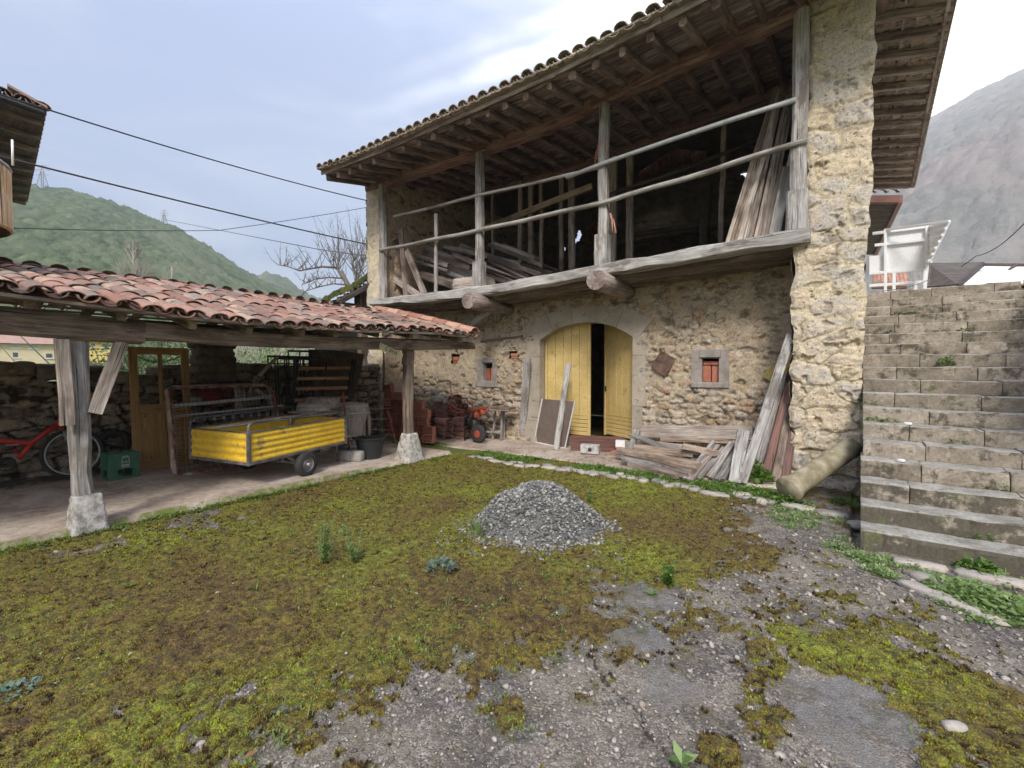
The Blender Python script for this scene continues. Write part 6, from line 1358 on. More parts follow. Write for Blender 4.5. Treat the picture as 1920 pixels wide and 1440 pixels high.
plant('tall_weed', at(668, 1058, Z=0), 'slimmer feathery weed just right of the tallest one', feather(.38, 5), 'leaf_pale')
plant('feathery_weed', at(1252, 1100, Z=0), 'bright green feathery weed alone in front of the bare concrete', feather(.17, 7), 'leaf')
plant('feathery_weed', at(1105, 945, Z=0), 'thin weed standing behind the right flank of the gravel heap', feather(.2, 2), 'leaf_pale')
plant('glaucous_weed', at(828, 1072, Z=0), 'bluish purple tinged weed between tall weeds and gravel heap', bushy(150, .12, .12, .04), 'leaf_glauc')
plant('ivy_plant', at(1412, 905, Z=0), 'round leaved green plant at the foot of the leaning pale boards', bushy(420, .26, .30, .075), 'leaf')
plant('ivy_plant', at(1475, 945, Z=0), 'low broad leaved plant in front of the column end', bushy(140, .16, .1, .06), 'leaf')
plant('leafy_weed', at(1592, 948, Z=0), 'low leafy weed between column and staircase', bushy(160, .2, .08, .05), 'leaf')
plant('leafy_weed', at(1835, 1075, Z=0), 'round leafy weed right below the lowest step', bushy(220, .13, .12, .045), 'leaf')
plant('leafy_weed', at(1815, 1120, Z=0), 'spreading jagged weed beside the long pinkish slab', bushy(520, .24, .11, .038), 'leaf_pale')
plant('leafy_weed', at(1890, 1150, Z=0), 'large soft leaved weed at the right picture edge below the stairs', bushy(460, .26, .09, .05), 'leaf_pale')
plant('leafy_weed', at(1905, 1065, Z=0), 'small weed under the step at the right picture edge', bushy(140, .12, .10, .04), 'leaf')
plant('rosette_weed', at(1278, 1438, Z=0), 'broad leaved rosette at the bottom centre of the picture', rosette(.085, 7, .55, .8), 'leaf_pale')
plant('rosette_weed', at(1222, 1118, Z=0), 'small rosette of round leaves before the bright feathery weed', rosette(.06, 6), 'leaf')
plant('rosette_weed', at(238, 1105, Z=0), 'small broad leaved rosette in the moss at the left', rosette(.07, 6), 'leaf')
plant('grass_tuft', at(480, 1112, Z=0), 'dry tipped grass tuft in the moss left of the tall weeds', lambda lv, s_, p: tuft(lv, p, 26, .12, .004), 'grass')
plant('grass_tuft', at(1205, 1190, Z=0), 'pale grass tuft in the small moss patch on the concrete', lambda lv, s_, p: tuft(lv, p, 22, .08, .003), 'grass')
plant('grass_tuft', at(900, 1000, Z=0), 'grass growing up the left flank of the gravel heap', lambda lv, s_, p: [tuft(lv, p+Vector((random.gauss(0, .08), random.gauss(0, .10), random.uniform(0, .05))), 7, .14, .005) for k in range(24)], 'grass')
plant('sedum', at(25, 1300, Z=0), 'pale and reddish low herb with white flowers at the left picture edge', bushy(110, .10, .04, .03), 'leaf_glauc')
plant('shrub', Vector((sv(0)*0+.95, sv(10)-.04, szt(9))), 'leafy sprig growing from a joint high on the staircase', bushy(130, .09, .14, .045), 'leaf_pale')
for i, (n, u, k) in enumerate(((15, .55, 70), (15, .72, 60), (13, .42, 50), (13, 1.0, 60), (13, 1.25, 50), (6, .2, 60), (6, .35, 60), (7, .15, 40), (5, .9, 30), (3, 1.1, 26), (1, .9, 40))):
    plant('step_weed', Vector((u, sv(n)-.03, szt(n-1))), ['dark weed tuft on the highest steps near the left', 'second weed tuft on the highest steps', 'small weed on the upper steps at the left', 'weed tuft in the middle of the upper steps', 'weed tuft right of the middle on the upper steps', 'weed in the left corner of a middle step', 'second weed beside the left corner of a middle step', 'small weed low at the pillar side of the steps', 'thin weed on a lower middle step', 'sprig on the fourth step', 'weeds at the back of the second step'][i], bushy(k, .09, .06, .03), 'leaf' if i > 2 else 'leaf_dark')
s = MB(); p = at(455, 1432, Z=0); lv = LV(); lv.leafq(p+Vector((0, 0, .02)), Vector((.3, .9, .1)).normalized(), .06, .03, Vector((0, 0, 1)), .4); tag(lv.build('dead_leaf', M['dry_leaf'], None, tuple(p)), 'single brown dead leaf on the concrete at the lower left', 'leaf')

lv = LV()
for i in range(900):
    p = Vector((random.uniform(-9.2, -6.1), random.uniform(-1, 6.3), .085)) if i < 620 else Vector((random.uniform(-5.6, -1.2), random.uniform(7.2, 8.3), .045))
    if i < 620 and random.random() > sst(-p.x, 6.2, 8.5)+.15: continue
    a_ = random.uniform(0, 6.28); lv.leafq(p, Vector((math.cos(a_), math.sin(a_), random.uniform(0, .15))), random.uniform(.02, .09), random.uniform(.004, .02), Vector((0, 0, 1)), random.random())
for i in range(260):
    rad = math.exp(random.uniform(math.log(1.6), math.log(7))); a = va+random.uniform(-R(48), R(48)); p = Vector((rad*math.cos(a), rad*math.sin(a), .028))
    if p.x < -5.9 or p.y > 6.4: continue
    a_ = random.uniform(0, 6.28); lv.leafq(p, Vector((math.cos(a_), math.sin(a_), random.uniform(0, .2))), random.uniform(.02, .06), random.uniform(.003, .012), Vector((0, 0, 1)), random.random())
tag(lv.build('litter', leafmat('litter_leaf', [(.07, .045, .03), (.18, .12, .07), (.34, .27, .18)], .9)), 'dry straw, twigs and leaf crumbs scattered on the floor', 'litter', kind='stuff')
# ---------------------------------------------------------------- hills
def hill(name, ridge, D, Dn, amp, cell, mat, nx=420, ny=170, zb=2., seed=1, pw=1.):
    az = []; zz = []
    for x, y in ridge: r_ = ray(x, y); az.append(math.atan2(r_.y, r_.x)); zz.append(EYE+D*r_.z/math.hypot(r_.x, r_.y))
    o = np.argsort(az); az = np.array(az)[o]; zz = np.array(zz)[o]; A_ = np.linspace(az[0], az[-1], nx); Zr = np.interp(A_, az, zz)
    t_ = np.concatenate([np.linspace(0, 1, ny), [1.06, 1.25, 1.6]]); AA_, TT = np.meshgrid(A_, t_); ZZ = np.broadcast_to(Zr, AA_.shape); Dd = Dn+(D-Dn)*TT
    x = Dd*np.cos(AA_); y = Dd*np.sin(AA_); hz = zb+(ZZ-zb)*np.where(TT <= 1, np.clip(TT, 0, 1)**pw, 1-(TT-1)*1.2)
    f1, f2, cid = cells(x.ravel(), y.ravel(), cell, cell, seed, 1.); b_ = (1-np.clip(f1, 0, 1)**1.5)*(.6+.7*cid)
    b2, _, c2 = cells(x.ravel(), y.ravel(), cell*.37, cell*.37, seed+9, 1.); h_ = hz.ravel()+amp*(b_-.75)+amp*.4*(1-np.clip(b2, 0, 1)*1.3)+(fbm(x.ravel()/90, y.ravel()/90, seed, 3)-.5)*amp*3*np.clip(1-TT.ravel(), 0, 1)
    h_ = np.where(TT.ravel() > 1.01, hz.ravel(), h_); ii = np.arange(AA_.size).reshape(AA_.shape); F_ = np.stack([ii[:-1, :-1], ii[1:, :-1], ii[1:, 1:], ii[:-1, 1:]], -1).reshape(-1, 4)
    F_ = F_[:, ::-1]
    return tag(fastmesh(name, np.stack([x.ravel(), y.ravel(), h_], 1), F_, mat, None, True, {'rnd': np.clip(cid*.6+c2*.4, 0, 1)}), kind='structure')
def hillmat(name, cols, patch, sc=.02, bare=None):
    m, t, b = new_mat(name); p = geo_pos(t); r_ = attr(t, 'rnd'); n1 = noi(t, p, sc, 5, .6); n2 = noi(t, p, .5, 5, .75)
    c = ramp(t, mth(t, 'ADD', mth(t, 'MULTIPLY', r_, .7), mth(t, 'MULTIPLY', mrange(t, n2, .3, .7), .3)), [(i/(len(cols)-1), x) for i, x in enumerate(cols)])
    c = mixc(t, mth(t, 'MULTIPLY', mrange(t, n1, .52, .64), .75), c, patch)
    if bare: c = mixc(t, mrange(t, noi(t, p, sc*1.7, 6, .7), .60, .66), c, bare)
    t.links.new(c, b.inputs['Base Color']); b.inputs['Roughness'].default_value = 1.; b.inputs['Specular IOR Level'].default_value = .0; bump(t, b, n2, .8, 1.5); return m
HM = hillmat('wooded_slope', [(.015, .026, .012), (.05, .075, .034), (.11, .14, .07), (.19, .21, .12)], (.15, .165, .10))
HM2 = hillmat('far_slope', [(.045, .06, .025), (.08, .10, .04), (.13, .14, .06)], (.16, .15, .08))
HM3 = hillmat('bare_slope', [(.17, .17, .15), (.23, .225, .20), (.29, .275, .25)], (.29, .24, .22), .006, (.34, .33, .31))
hill('hill', [(-900, 420), (-500, 350), (-200, 330), (0, 343), (40, 349), (90, 354), (120, 357), (160, 366), (210, 380), (250, 397), (300, 415), (340, 432), (400, 470), (450, 503), (500, 532), (560, 556), (600, 572), (680, 600), (800, 640), (1000, 680)], 330, 105, 3.2, 3.6, HM, nx=1100, ny=330, zb=2.5, seed=4)
hill('hill_beyond', [(300, 600), (400, 560), (470, 520), (495, 514), (515, 512), (540, 524), (560, 540), (600, 562), (640, 590), (720, 620), (900, 660), (1100, 680)], 600, 340, 5, 9., HM2, nx=260, ny=60, zb=2.5, seed=7)
hill('mountain', [(1150, 660), (1350, 560), (1500, 430), (1600, 340), (1700, 255), (1740, 225), (1790, 195), (1850, 163), (1920, 130), (2000, 100), (2200, 50), (2500, 60), (3000, 200), (4200, 300)], 640, 110, 3.6, 11., HM3, nx=420, ny=160, zb=4., seed=9, pw=.9)

# ---------------------------------------------------------------- haze
s = MB()
def pylon(x, y0, y1, D, lab):
    b_ = at(x, y1, D=D); t_ = at(x, y0, D=D); h_ = t_.z-b_.z; o = thing('pylon', lab, 'pylon', tuple(b_)); s = MB(); rd = Vector((math.cos(YAW), math.sin(YAW), 0)); w = h_*.13
    for sg in (-1, 1):
        for q in (-1, 1): s.tube([b_+rd*w*sg*1.2+Vector((-rd.y, rd.x, 0))*w*q, b_+rd*w*sg*.4+Vector((0, 0, h_*.75)), t_], .14, n=4)
    for i in range(7): z = h_*i/8; k = 1.2-i*.13; s.tube([b_+rd*w*k+Vector((0, 0, z)), b_-rd*w*k*.9+Vector((0, 0, z+h_/8))], .08, n=3); s.tube([b_-rd*w*k+Vector((0, 0, z)), b_+rd*w*k*.9+Vector((0, 0, z+h_/8))], .08, n=3)
    s.build('mast', M['grey_metal'], o)
    for z, L in ((.55, .34), (.75, .42), (.93, .28)): s = MB(); s.tube([b_-rd*h_*L*.8+Vector((0, 0, h_*z)), b_+Vector((0, 0, h_*(z+.05))), b_+rd*h_*L*.8+Vector((0, 0, h_*z))], .13, n=4); s.build('cross_arm', M['grey_metal'], o)
pylon(80, 309, 352, 322, 'lattice power pylon on the crest of the left hill near the old house'); pylon(308, 394, 418, 334, 'smaller lattice pylon farther down the ridge')
def cable(pts, r_, lab, sag=0.):
    P_ = []; 
    for (x0, y0, d0), (x1, y1, d1) in zip(pts[:-1], pts[1:]):
        a, b_ = at(x0, y0, D=d0), at(x1, y1, D=d1)
        for i in range(12): t_ = i/12; P_.append(a.lerp(b_, t_)-Vector((0, 0, sag*4*t_*(1-t_))))
    P_.append(b_); s = MB(); s.tube(P_, r_, n=6); tag(s.build('cable', M['wire'], None, P_[0]), lab, 'cable')
cable([(-250, 95, 9), (692, 377, 12.4)], .011, 'uppermost black cable crossing the sky to the barn corner', .10)
cable([(-250, 215, 9), (60, 308, 10), (692, 459, 12.6)], .014, 'thick black cable crossing the sky under the uppermost one', .03)
cable([(-250, 410, 9), (40, 428, 10), (410, 432, 11.5), (692, 388, 12.6)], .007, 'thin low slack cable rising again to the barn corner', .02)
cable([(310, 412, 60), (600, 468, 24), (700, 482, 22)], .02, 'faint cable running behind the bare tree', 0)
cable([(1752, 512, 15), (1830, 480, 13), (1925, 414, 10), (2100, 330, 8)], .008, 'thin cable rising to the right above the pergola roof', .1)
cable([(1600, 556, 11.5), (1660, 545, 12), (1752, 520, 13)], .006, 'pale thin wire over the top of the staircase', .05)

# ---------------------------------------------------------------- old house corner on the left
oh = thing('old_house', 'corner of an old house with tiled eave and peeling curved balcony panel', 'house', (-13, 1, 0))
hz = 5.9; Bc = at(80, 214, Z=hz); Ac = at(-5, 184, Z=hz); Cc = at(46, 384, Z=hz); e1 = (Ac-Bc).normalized(); e2 = (Cc-Bc); L2 = e2.length; e2.normalize(); L1 = 6.
s = MB(); lo = [Bc, Bc+e1*L1, Bc+e1*L1+e2*L2, Bc+e2*L2]; hi = [p+Vector((0, 0, .05)) for p in lo]
s.add([tuple(p) for p in lo+hi], [(3, 2, 1, 0), (4, 5, 6, 7)]+[(i, (i+1) % 4, 4+(i+1) % 4, 4+i) for i in range(4)]); apex = sum(hi, Vector())/4+Vector((0, 0, 1.3)); b0 = len(s.v); s.v += [tuple(p) for p in hi]+[tuple(apex)]; s.g += [tuple(p) for p in hi]+[tuple(apex)]; s.r += [.5]*5; s.f += [(b0, b0+1, b0+4), (b0+1, b0+2, b0+4), (b0+2, b0+3, b0+4), (b0+3, b0, b0+4)]; s.m += [0]*4; s.sm += [False]*4
s.build('roof', M['dark_wood'], oh)
s = MB()
for i in range(26): p = Bc+e2*(L2*i/26)+e2*.05; inn = e1; s.tile(p+Vector((0, 0, .10))-inn*.06, e2, (inn+Vector((0, 0, .28))).normalized(), Vector((0, 0, 1)), .12, .10, .5, True, n=7); s.tile(p+e2*.12+Vector((0, 0, .13))-inn*.06, e2, (inn+Vector((0, 0, .28))).normalized(), Vector((0, 0, 1)), .10, .12, .5, False, n=6)
for i in range(16): p = Bc+e1*(.24*i); s.tile(p+Vector((0, 0, .10))-e2*.06, e1, (e2+Vector((0, 0, .28))).normalized(), Vector((0, 0, 1)), .12, .10, .5, True, n=7); s.tile(p+e1*.12+Vector((0, 0, .13))-e2*.06, e1, (e2+Vector((0, 0, .28))).normalized(), Vector((0, 0, 1)), .10, .12, .5, False, n=6)
s.build('eave_tiles', M['tile'], oh)
s = MB(); 
for i in range(9): p = Bc+e2*(L2*(i+.5)/9); s.beam(p-Vector((0, 0, .05)), p+e1*1.2-Vector((0, 0, .02)), .09, .09)
s.build('rafter', M['brown_wood'], oh)
s = MB(); s.tube([Bc+e2*.0-Vector((0, 0, .02))-e2*.08, Bc+e1*4-e2*.08], .055, n=10); s.build('gutter', M['dark_metal'], oh)
s = MB(); w0 = Bc+e1*1.0+e2*.8; c_ = w0+e1*2.5+e2*(L2-1.5)/2; ang_ = math.atan2(e2.y, e2.x); s.box((c_.x, c_.y, hz/2-.1), (L2-1.6, 5, hz-.3), rz=ang_); s.build('wall', M['render_wall'], oh)
pc = at(-175, 360, D=7.6); zt_, zb_ = at(10, 303, D=7.2).z, at(10, 424, D=7.2).z; s = MB(); s.lathe((pc.x, pc.y, zb_), [(.70, 0), (.72, .02), (.72, zt_-zb_-.02), (.70, zt_-zb_), (.0, zt_-zb_)], n=40, sm=False); s.build('curved_panel', M['peeling'], oh)
s = MB(); s.tube([(pc.x+.71*math.cos(a_)*1., pc.y+.71*math.sin(a_), zt_+.01) for a_ in np.linspace(-2.4, 1.6, 20)], .02, n=6); s.build('rail', M['grey_metal'], oh)
s = MB(); zc_ = at(10, 478, D=7.3).z; s.lathe((pc.x, pc.y, zc_-.6), [(.58, 0), (.58, zb_-zc_+.6)], n=14, sm=False); s.build('window_front', M['brown_metal'], oh)
s = MB(); s.tube([at(23, 262, D=7.8), at(24, 310, D=7.8)], .011, n=6); s.build('post', M['white'], oh)


# ---------------------------------------------------------------- houses and greenery beyond the wall
def house(lab, x0, x1, ytop, yeave, D, mat, wins):
    a = at(x0, yeave, D=D); b_ = at(x1, yeave, D=D); d = (b_-a); d.z = 0; L = d.length; d.normalize(); n_ = Vector((-d.y, d.x, 0)); n_ = n_ if n_.dot(a) > 0 else -n_; c = (a+b_)/2; o = thing('far_house', lab, 'house', (c.x, c.y, 0)); he = a.z; dep = 9
    s = MB(); cc_ = c+n_*dep/2; s.box((cc_.x, cc_.y, he/2), (L, dep, he), rz=math.atan2(d.y, d.x)); s.build('wall', mat, o)
    zt_ = at(x0, ytop, D=D).z+1.2; s = MB(); q = [a-d*.4-n_*.5, b_+d*.4-n_*.5, b_+d*.4+n_*(dep+.5), a-d*.4+n_*(dep+.5)]; q = [Vector((p.x, p.y, he+.02)) for p in q]; r0_ = (q[0]+q[3])/2; r1_ = (q[1]+q[2])/2; r0_.z = r1_.z = zt_
    s.add([tuple(p) for p in q+[r0_, r1_]], [(0, 1, 5, 4), (2, 3, 4, 5), (0, 4, 3), (1, 2, 5), (3, 2, 1, 0)]); s.build('roof', M['far_roof'], o)
    for (wx0, wy0, wx1, wy1, bl) in wins:
        p = at(wx0, wy0, D=D); q_ = at(wx1, wy1, D=D); m_ = (p+q_)/2; w_ = abs((q_-p).dot(d)); s = MB(); s.box((m_.x-n_.x*.03, m_.y-n_.y*.03, m_.z), (w_, .12, p.z-q_.z), rz=math.atan2(d.y, d.x)); f_ = s.build('window', M['blind'] if bl else M['glass'], o)
        s = MB(); s.box((m_.x-n_.x*.06, m_.y-n_.y*.06, q_.z-.06), (w_+.3, .2, .1), rz=math.atan2(d.y, d.x)); s.build('sill', M['white'], f_)
house('long cream house with rolled blinds seen under the shed roof at the far left', -60, 105, 628, 642, 72, M['render_wall'], [(22, 643, 37, 652, 1), (55, 644, 69, 653, 1), (24, 661, 34, 670, 0), (86, 663, 97, 671, 0)])
house('bright yellow house beyond the field, right of the cream house', 166, 214, 634, 640, 84, M['render_yellow'], [(172, 644, 178, 650, 0), (192, 645, 199, 651, 0), (204, 646, 209, 651, 0)])
def bush(c, rx, rz_, n, ls, mat, lab, grp=None, twig=0, name='bush'):
    c = Vector(c)
    o = thing(name, lab, 'bush', tuple(c), grp); lv = LV()
    for i in range(n):
        d = rdir3(-.3); k = random.random()**.4; kk_ = .75+.5*mnoise.noise(Vector((d.x*2+c.x, d.y*2+c.y, d.z*2))); p = Vector(c)+Vector((d.x*rx*k*kk_, d.y*rx*k*kk_, rz_*(.45+d.z*.6*k*kk_))); e = rdir3(-.5); lv.leafq(p, e, ls*random.uniform(.6, 1.4), ls*.6, Vector((0, 0, 1)), random.random())
    if n: lv.build('leaves', M[mat], o)
    if twig:
        s = MB()
        for i in range(twig): d = (rdir3(.3)+Vector((0, 0, .5))).normalized(); L = rz_*random.uniform(.6, 1.3); p = Vector(c)+Vector((random.gauss(0, rx*.4), random.gauss(0, rx*.4), 0)); s.tube([p, p+d*L*.5+Vector((random.gauss(0, .1), random.gauss(0, .1), 0)), p+d*L], [.03, .018, .006], n=4)
        s.build('twigs', M['bark_pale'], o)
bl = [(178, 20, .9, 1.6, 'low down just right of the near shed post'), (215, 17, 1.5, 2.5, 'behind the near post brace'), (262, 15, 1.2, 2.4, 'seen through the left pane of the door frame'), (300, 14, 1.2, 2.45, 'seen through the door frame panes'), (345, 16, 1.3, 2.5, 'just left of the dark stone pier'), (455, 19, 1.4, 2.5, 'just right of the dark stone pier'), (500, 17, 1.2, 2.2, 'behind the black bedstead ends'), (540, 20, 1.3, 2.6, 'above the black bedstead ends'), (690, 15, .9, 2.3, 'in the gap beside the barn corner')]
for i, (x, D, rx, rz_, w) in enumerate(bl):
    p = at(x, 690, D=D); bush((p.x, p.y, .2), rx, rz_, 900, .12, 'grass_far' if i % 3 else 'leaf_pale', 'green bush beyond the stone wall, '+w, None, 14)
for i, (x, D, lab) in enumerate(((470, 30, 'brown leafless thicket beyond the field between pier and bedstead'), (600, 34, 'pale leafless scrub beyond the field behind the dark board'), (190, 40, 'grey leafless scrub in front of the yellow house'), (60, 42, 'low leafless shrub in front of the cream house'))):
    p = at(x, 690, D=D); bush((p.x, p.y, .9 if i > 1 else .8), 3.2, (2.9, 2.9, 1.1, .8)[i], 0, .1, 'leaf', lab, None, 150)
# mossy roofed hut behind the barn corner
mh = thing('mossy_hut', 'small hut with thick moss on its broken tiled roof behind the barn corner', 'hut', tuple(at(690, 600, D=13.4)))
D_ = 13.2; a = at(600, 566, D=12.6); b_ = at(702, 512, D=13.2); c_ = at(712, 520, D=16.5); d_ = at(628, 560, D=16)
s = MB(); nx = 22; 
for i in range(nx):
    for j in range(7):
        q = lambda i_, j_: a.lerp(b_, i_/nx).lerp(d_.lerp(c_, i_/nx), j_/7)+Vector((0, 0, .10*vn(np.array([i_*.9]), np.array([j_*.9]), 5)[0]))
        s.quad(q(i, j), q(i+1, j), q(i+1, j+1), q(i, j+1)); lo = Vector((0, 0, -.13-.05*random.random()))
        if j == 0: s.quad(q(i, j)+lo, q(i+1, j)+lo, q(i+1, j), q(i, j))
s.build('roof', M['mossroof'], mh)
s = MB()
for i in range(8): p = a.lerp(b_, .08+i*.12)-Vector((0, 0, .17)); s.beam(p, p+(d_-a)*.95, .08, .09)
s.beam(a-Vector((0, 0, .26)), b_-Vector((0, 0, .26)), .1, .12); s.build('rafter', M['dark_wood'], mh)
s = MB(); p = at(677, 545, D=13.5); s.beam((p.x, p.y, .3), (p.x, p.y, p.z+.1), .28, .28, up=(0, 1, 0)); s.build('post', M['brown_wood'], mh)
s = MB(); p = at(700, 560, D=14.5); s.box((p.x, p.y, 1.6), (1.2, 3., 3.4)); s.build('wall', M['dark_inside'], mh)
# bare trees
def limb(s, pts, r0_, r1_, D, shoots, sl, up=.9):
    P_ = [at(x, y, D=D+dd) for x, y, dd in pts]; n = len(P_); rr = [.6*(r0_+(r1_-r0_)*i/(n-1)) for i in range(n)]; s.tube(P_, rr, n=6, ecc=.05)
    for k in range(shoots):
        t_ = random.uniform(.1, 1)*(n-1); i = min(int(t_), n-2); p = P_[i].lerp(P_[i+1], t_-i); d = Vector((random.gauss(0, .45), random.gauss(0, .45), up)).normalized(); L = sl*random.uniform(.35, 1.1); m_ = p+d*L*.5+Vector((random.gauss(0, .05), random.gauss(0, .05), 0)); e = p+d*L+Vector((0, 0, L*.15)); s.tube([p, m_, e], [.014, .009, .003], n=4, cap=False)
        for q in range(3): b2_ = m_.lerp(e, random.random()); dd = (d+Vector((random.gauss(0, .6), random.gauss(0, .6), .2))).normalized(); s.tube([b2_, b2_+dd*L*.3], [.006, .002], n=3, cap=False)
bt = thing('bare_tree', 'pollarded leafless tree with upright shoots behind the barn corner', 'tree', tuple(at(672, 600, D=17)))
s = MB(); b0_ = at(672, 560, D=17); s.tube([(b0_.x, b0_.y, 0), tuple(b0_), tuple(at(652, 535, D=17)), tuple(at(640, 508, D=17))], [.17, .11, .09, .055], n=9, ecc=.06); s.build('trunk', M['bark'], bt)
s = MB()
limb(s, [(652, 535, 0), (635, 510, 0), (632, 498, 0), (640, 480, .1)], .09, .03, 17, 16, 1.5)
limb(s, [(634, 502, 0), (605, 500, 0), (575, 505, -.2), (562, 508, -.3), (540, 500, -.3), (522, 497, -.4)], .07, .015, 17, 26, .75, .6)
limb(s, [(645, 522, 0), (615, 520, .2), (590, 524, .3), (565, 535, .4)], .05, .012, 17, 18, .5, .4)
limb(s, [(650, 534, 0), (625, 532, 0), (598, 538, 0), (572, 546, 0), (560, 560, 0)], .05, .012, 17, 18, .5, .4)
limb(s, [(648, 528, 0), (640, 512, .3), (625, 500, .4), (618, 490, .4)], .06, .02, 17, 16, 1.3)
limb(s, [(664, 545, 0), (668, 520, .2), (662, 498, .2), (664, 480, .2)], .08, .02, 17, 20, 1.5)
limb(s, [(668, 530, 0), (676, 508, .2), (680, 492, .2)], .06, .02, 17, 16, 1.4)
limb(s, [(670, 545, 0), (682, 524, .2), (692, 505, .2), (700, 490, .2)], .06, .02, 17, 16, 1.4)
s.build('branches', M['bark'], bt)
def wispy(x, ytop, ybot, D, w, n, lab, mat='bark_pale'):
    b_ = at(x, ybot, D=D); t_ = at(x, ytop, D=D); h_ = t_.z-b_.z; o = thing('leafless_tree', lab, 'tree', (b_.x, b_.y, 0)); s = MB(); s.tube([(b_.x, b_.y, 0), tuple(b_), tuple(b_.lerp(t_, .6)), tuple(t_)], [.22, .16, .09, .03], n=6); s.build('trunk', M[mat], o); s = MB()
    for i in range(n): q = random.uniform(.05, .95); p = b_.lerp(t_, q); a_ = random.uniform(0, 6.28); d = Vector((math.cos(a_)*.5, math.sin(a_)*.5, 1)).normalized(); L = h_*.42*(1.15-q)*w; m_ = p+d*L*.5; e = p+d*L+Vector((0, 0, L*.2)); s.tube([p, m_, e], [.06, .04, .012], n=4, cap=False); [s.tube([m_.lerp(e, random.random()*.7), m_.lerp(e, .8)+rdir3(.2)*L*.35], [.03, .01], n=3, cap=False) for k in range(4)]
    s.build('branches', M[mat], o)
wispy(250, 452, 600, 48, 1.0, 46, 'pale leafless poplar above the shed ridge'); wispy(322, 500, 600, 52, 1.0, 26, 'lower pale leafless tree right of the poplar')

# ---------------------------------------------------------------- right side: neighbour eave, glazed terrace, pergola
ne = thing('neighbour_eave', 'dark boarded eave with brown gutter beyond the barn above the stairs', 'eave', tuple(at(1655, 420, D=18)))
a, b_, c_ = at(1600, 378, D=17.5), at(1688, 377, D=17.5), at(1641, 478, D=24); d_ = a+(c_-b_)
s = MB(); s.add([tuple(p) for p in (a, b_, c_, d_)]+[tuple(p+Vector((0, 0, .12))) for p in (a, b_, c_, d_)], [(0, 1, 2, 3), (7, 6, 5, 4), (0, 4, 5, 1), (1, 5, 6, 2), (2, 6, 7, 3)]); s.build('soffit', M['dark_wood'], ne)
s = MB(); s.beam(a+Vector((0, 0, .05)), b_+Vector((0, 0, .05)), .12, .22); s.beam(b_+Vector((0, 0, .05)), c_+Vector((0, 0, .05)), .12, .22); s.build('gutter', M['brown_metal'], ne)
s = MB(); ed = (b_-a).normalized(); up_ = (d_-a).normalized(); 
for i in range(7): p = b_-ed*(.15+.27*i)+Vector((0, 0, .24)); s.tile(p, ed, (up_*.9+Vector((0, 0, .3))).normalized(), Vector((0, 0, 1)), .14, .12, .6, True, n=6)
s.build('tiles', M['tile_grey'], ne)
gt = thing('glazed_terrace', 'white framed glazed terrace with slatted glass roof above the staircase', 'terrace', tuple(at(1700, 560, D=15)))
DW = 15.; g = lambda x, y, d=0: at(x, y, D=DW+d)
s = MB()
for p, q_, w in ((g(1741, 424), g(1741, 505), .13), (g(1738, 505), g(1738, 560), .15), (g(1660, 430), g(1660, 548), .06), (g(1676, 512), g(1676, 548), .07), (g(1716, 508), g(1716, 548), .07)): s.beam(p, q_, w, .08, up=(0, 1, 0))
for p, q_ in ((g(1636, 438), g(1742, 425)), (g(1640, 460), g(1742, 449)), (g(1630, 513), g(1742, 505)), (g(1630, 536), g(1742, 528))): s.beam(p, q_, .06, .07)
s.build('frame', M['panel_white'], gt)
s = MB(); fr = M['panel_white']; q4 = [g(1662, 459, .05), g(1736, 450, .05), g(1736, 505, .05), g(1662, 512, .05)]; s.quad(*q4); q4 = [g(1662, 434, .05), g(1736, 427, .05), g(1736, 447, .05), g(1662, 456, .05)]; s.quad(*q4); q4 = [g(1630, 480, .1), g(1658, 478, .1), g(1658, 512, .1), g(1630, 514, .1)]; s.quad(*q4); s.build('white_blind', M['panel_white'], gt)
s = MB()
for i in range(7): t_ = i/6; p = g(1664+0*i, 431).lerp(g(1742, 490), t_*.0); p0 = g(1742-0*i, 426+11*i, 0); p1 = g(1780-6.2*i, 416+12*i, -1.0); s.beam(p0, p1, .05, .05)
s.beam(g(1660, 431), g(1780, 415, -1.0), .05, .05); s.beam(g(1780, 415, -1.0), g(1744, 489, -.6), .05, .05); s.build('roof_slat', M['panel_white'], gt)
s = MB(); s.quad(g(1743, 427), g(1778, 417, -1), g(1745, 486, -.6), g(1742, 486)); s.build('roof_glass', general('frosted_sheet', [(.72, .74, .76), (.8, .82, .84)], 2, .4, rv=.2), gt)
def tilepatch(name, lab, x0, y0, x1, y1, D, n, rows, mat='tile_new'):
    o = thing(name, lab, 'roof', tuple(at((x0+x1)/2, y1, D=D))); a = at(x0, y1, D=D); b_ = at(x1, y1, D=D); ed = (b_-a).normalized(); fw = Vector((a.x, a.y, 0)).normalized(); y = (fw+Vector((0, 0, .35))).normalized(); nrm = ed.cross(y); nrm = nrm if nrm.z > 0 else -nrm; s = MB(); L = (b_-a).length
    for r_ in range(rows):
        for i in range(n): s.tile(a+ed*(L*(i+.5)/n)+y*(.36*r_), ed, y, nrm, L/n*.5, L/n*.42, .45, True, n=6); s.tile(a+ed*(L*(i+1)/n)+y*(.36*r_)+nrm*.03, ed, y, nrm, L/n*.42, L/n*.5, .45, False, n=5)
    s.build('tiles', M[mat], o); s = MB(); s.beam(a-nrm*.14, b_-nrm*.14, .1, .1); s.build('gutter', M['brown_metal'], o); return o
tilepatch('tile_roof', 'small reddish tiled roof seen through the glazed terrace', 1636, 516, 1702, 530, 18, 9, 4)
tilepatch('tile_roof', 'single corner of orange tiled roof under the pergola', 1740, 520, 1764, 524, 16, 3, 2)
tilepatch('tile_roof', 'edge of a reddish tiled roof at the right picture edge', 1904, 552, 1990, 562, 13, 6, 5)
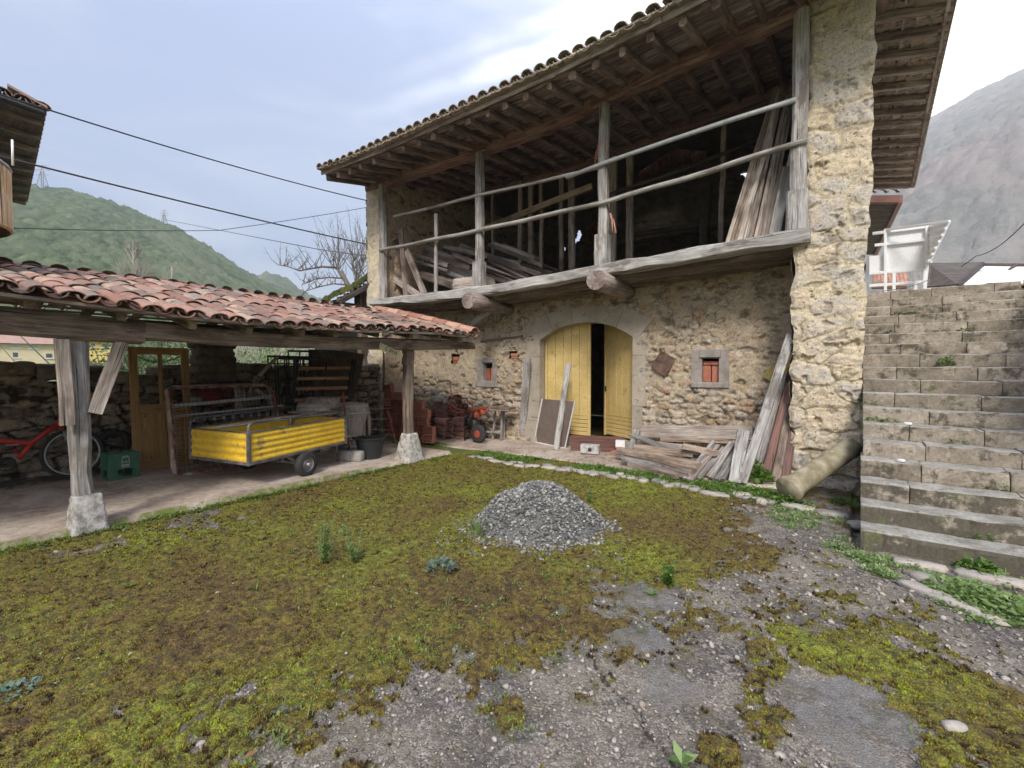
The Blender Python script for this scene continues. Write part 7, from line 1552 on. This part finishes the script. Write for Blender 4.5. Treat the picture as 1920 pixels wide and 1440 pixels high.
s = MB(); p = at(1950, 590, D=13.4); s.box((p.x+.9, p.y+.8, at(1950, 575, D=13.4).z/2+1.3), (2.0, 2.0, at(1950, 575, D=13.4).z-2.6), rz=YAW); tag(s.build('low_house', M['render_wall'], None, (p.x+.6, p.y+.8, 2.9)), 'cream wall under the tiled roof at the right picture edge', 'house')
pg = thing('pergola', 'dark sheeted pergola roof with clear panels above the top of the stairs', 'pergola', tuple(at(1830, 560, D=14)))
s = MB(); A4 = [at(1742, 496, D=14), at(1842, 494, D=14), at(1798, 535, D=11), at(1738, 540, D=12)]; s.add([tuple(p) for p in A4]+[tuple(p+Vector((0, 0, .03))) for p in A4], [(0, 1, 2, 3), (7, 6, 5, 4), (0, 4, 5, 1), (1, 5, 6, 2), (2, 6, 7, 3), (3, 7, 4, 0)]); s.build('sheet', M['dark_wood'], pg)
s = MB()
for p, q_ in ((at(1742, 496, D=14), at(2000, 498, D=14)), (at(1820, 511, D=13), at(2000, 514, D=13)), (at(1906, 497, D=14), at(1860, 535, D=11.5)), (at(1842, 494, D=14), at(1798, 538, D=11))): s.beam(p, q_, .06, .07)
s.build('beam', M['dark_wood'], pg)
s = MB(); s.add([tuple(q_) for q_ in (at(1846, 499, D=13.8), at(2000, 501, D=13.8), at(2000, 530, D=11.2), at(1806, 534, D=11.2))], [(0, 1, 2, 3)]); s.build('clear_panel', MATS['frosted_sheet'], pg)
s = MB(); s.beam((at(1906, 497, D=14).x, at(1906, 497, D=14).y, 2.8), at(1906, 497, D=14), .1, .1, up=(0, 1, 0)); p = at(2020, 500, D=14); s.beam((p.x, p.y, 2.8), p, .1, .1, up=(0, 1, 0)); s.build('post', M['dark_wood'], pg)
# ---------------------------------------------------------------- haze
s = MB(); s.v = [(x, y, z) for z in (-1.2, 420) for x, y in ((-1050, -420), (720, -420), (720, 1060), (-1050, 1060))]
me = bpy.data.meshes.new('haze'); me.from_pydata(s.v, [], [(3, 2, 1, 0), (4, 5, 6, 7), (0, 1, 5, 4), (1, 2, 6, 5), (2, 3, 7, 6), (3, 0, 4, 7)]); me.update(); hzo = link('haze', me, None); hzo['kind'] = 'stuff'
m = bpy.data.materials.new('haze'); m.use_nodes = True; t = m.node_tree; t.nodes.clear(); o_ = t.nodes.new('ShaderNodeOutputMaterial'); pv = t.nodes.new('ShaderNodeVolumePrincipled'); pv.inputs['Color'].default_value = (.93, .95, 1, 1); pv.inputs['Density'].default_value = .0008; pv.inputs['Anisotropy'].default_value = .6; t.links.new(pv.outputs[0], o_.inputs['Volume']); me.materials.append(m)
tag(hzo, 'thin pale haze over the valley', 'haze', kind='stuff')
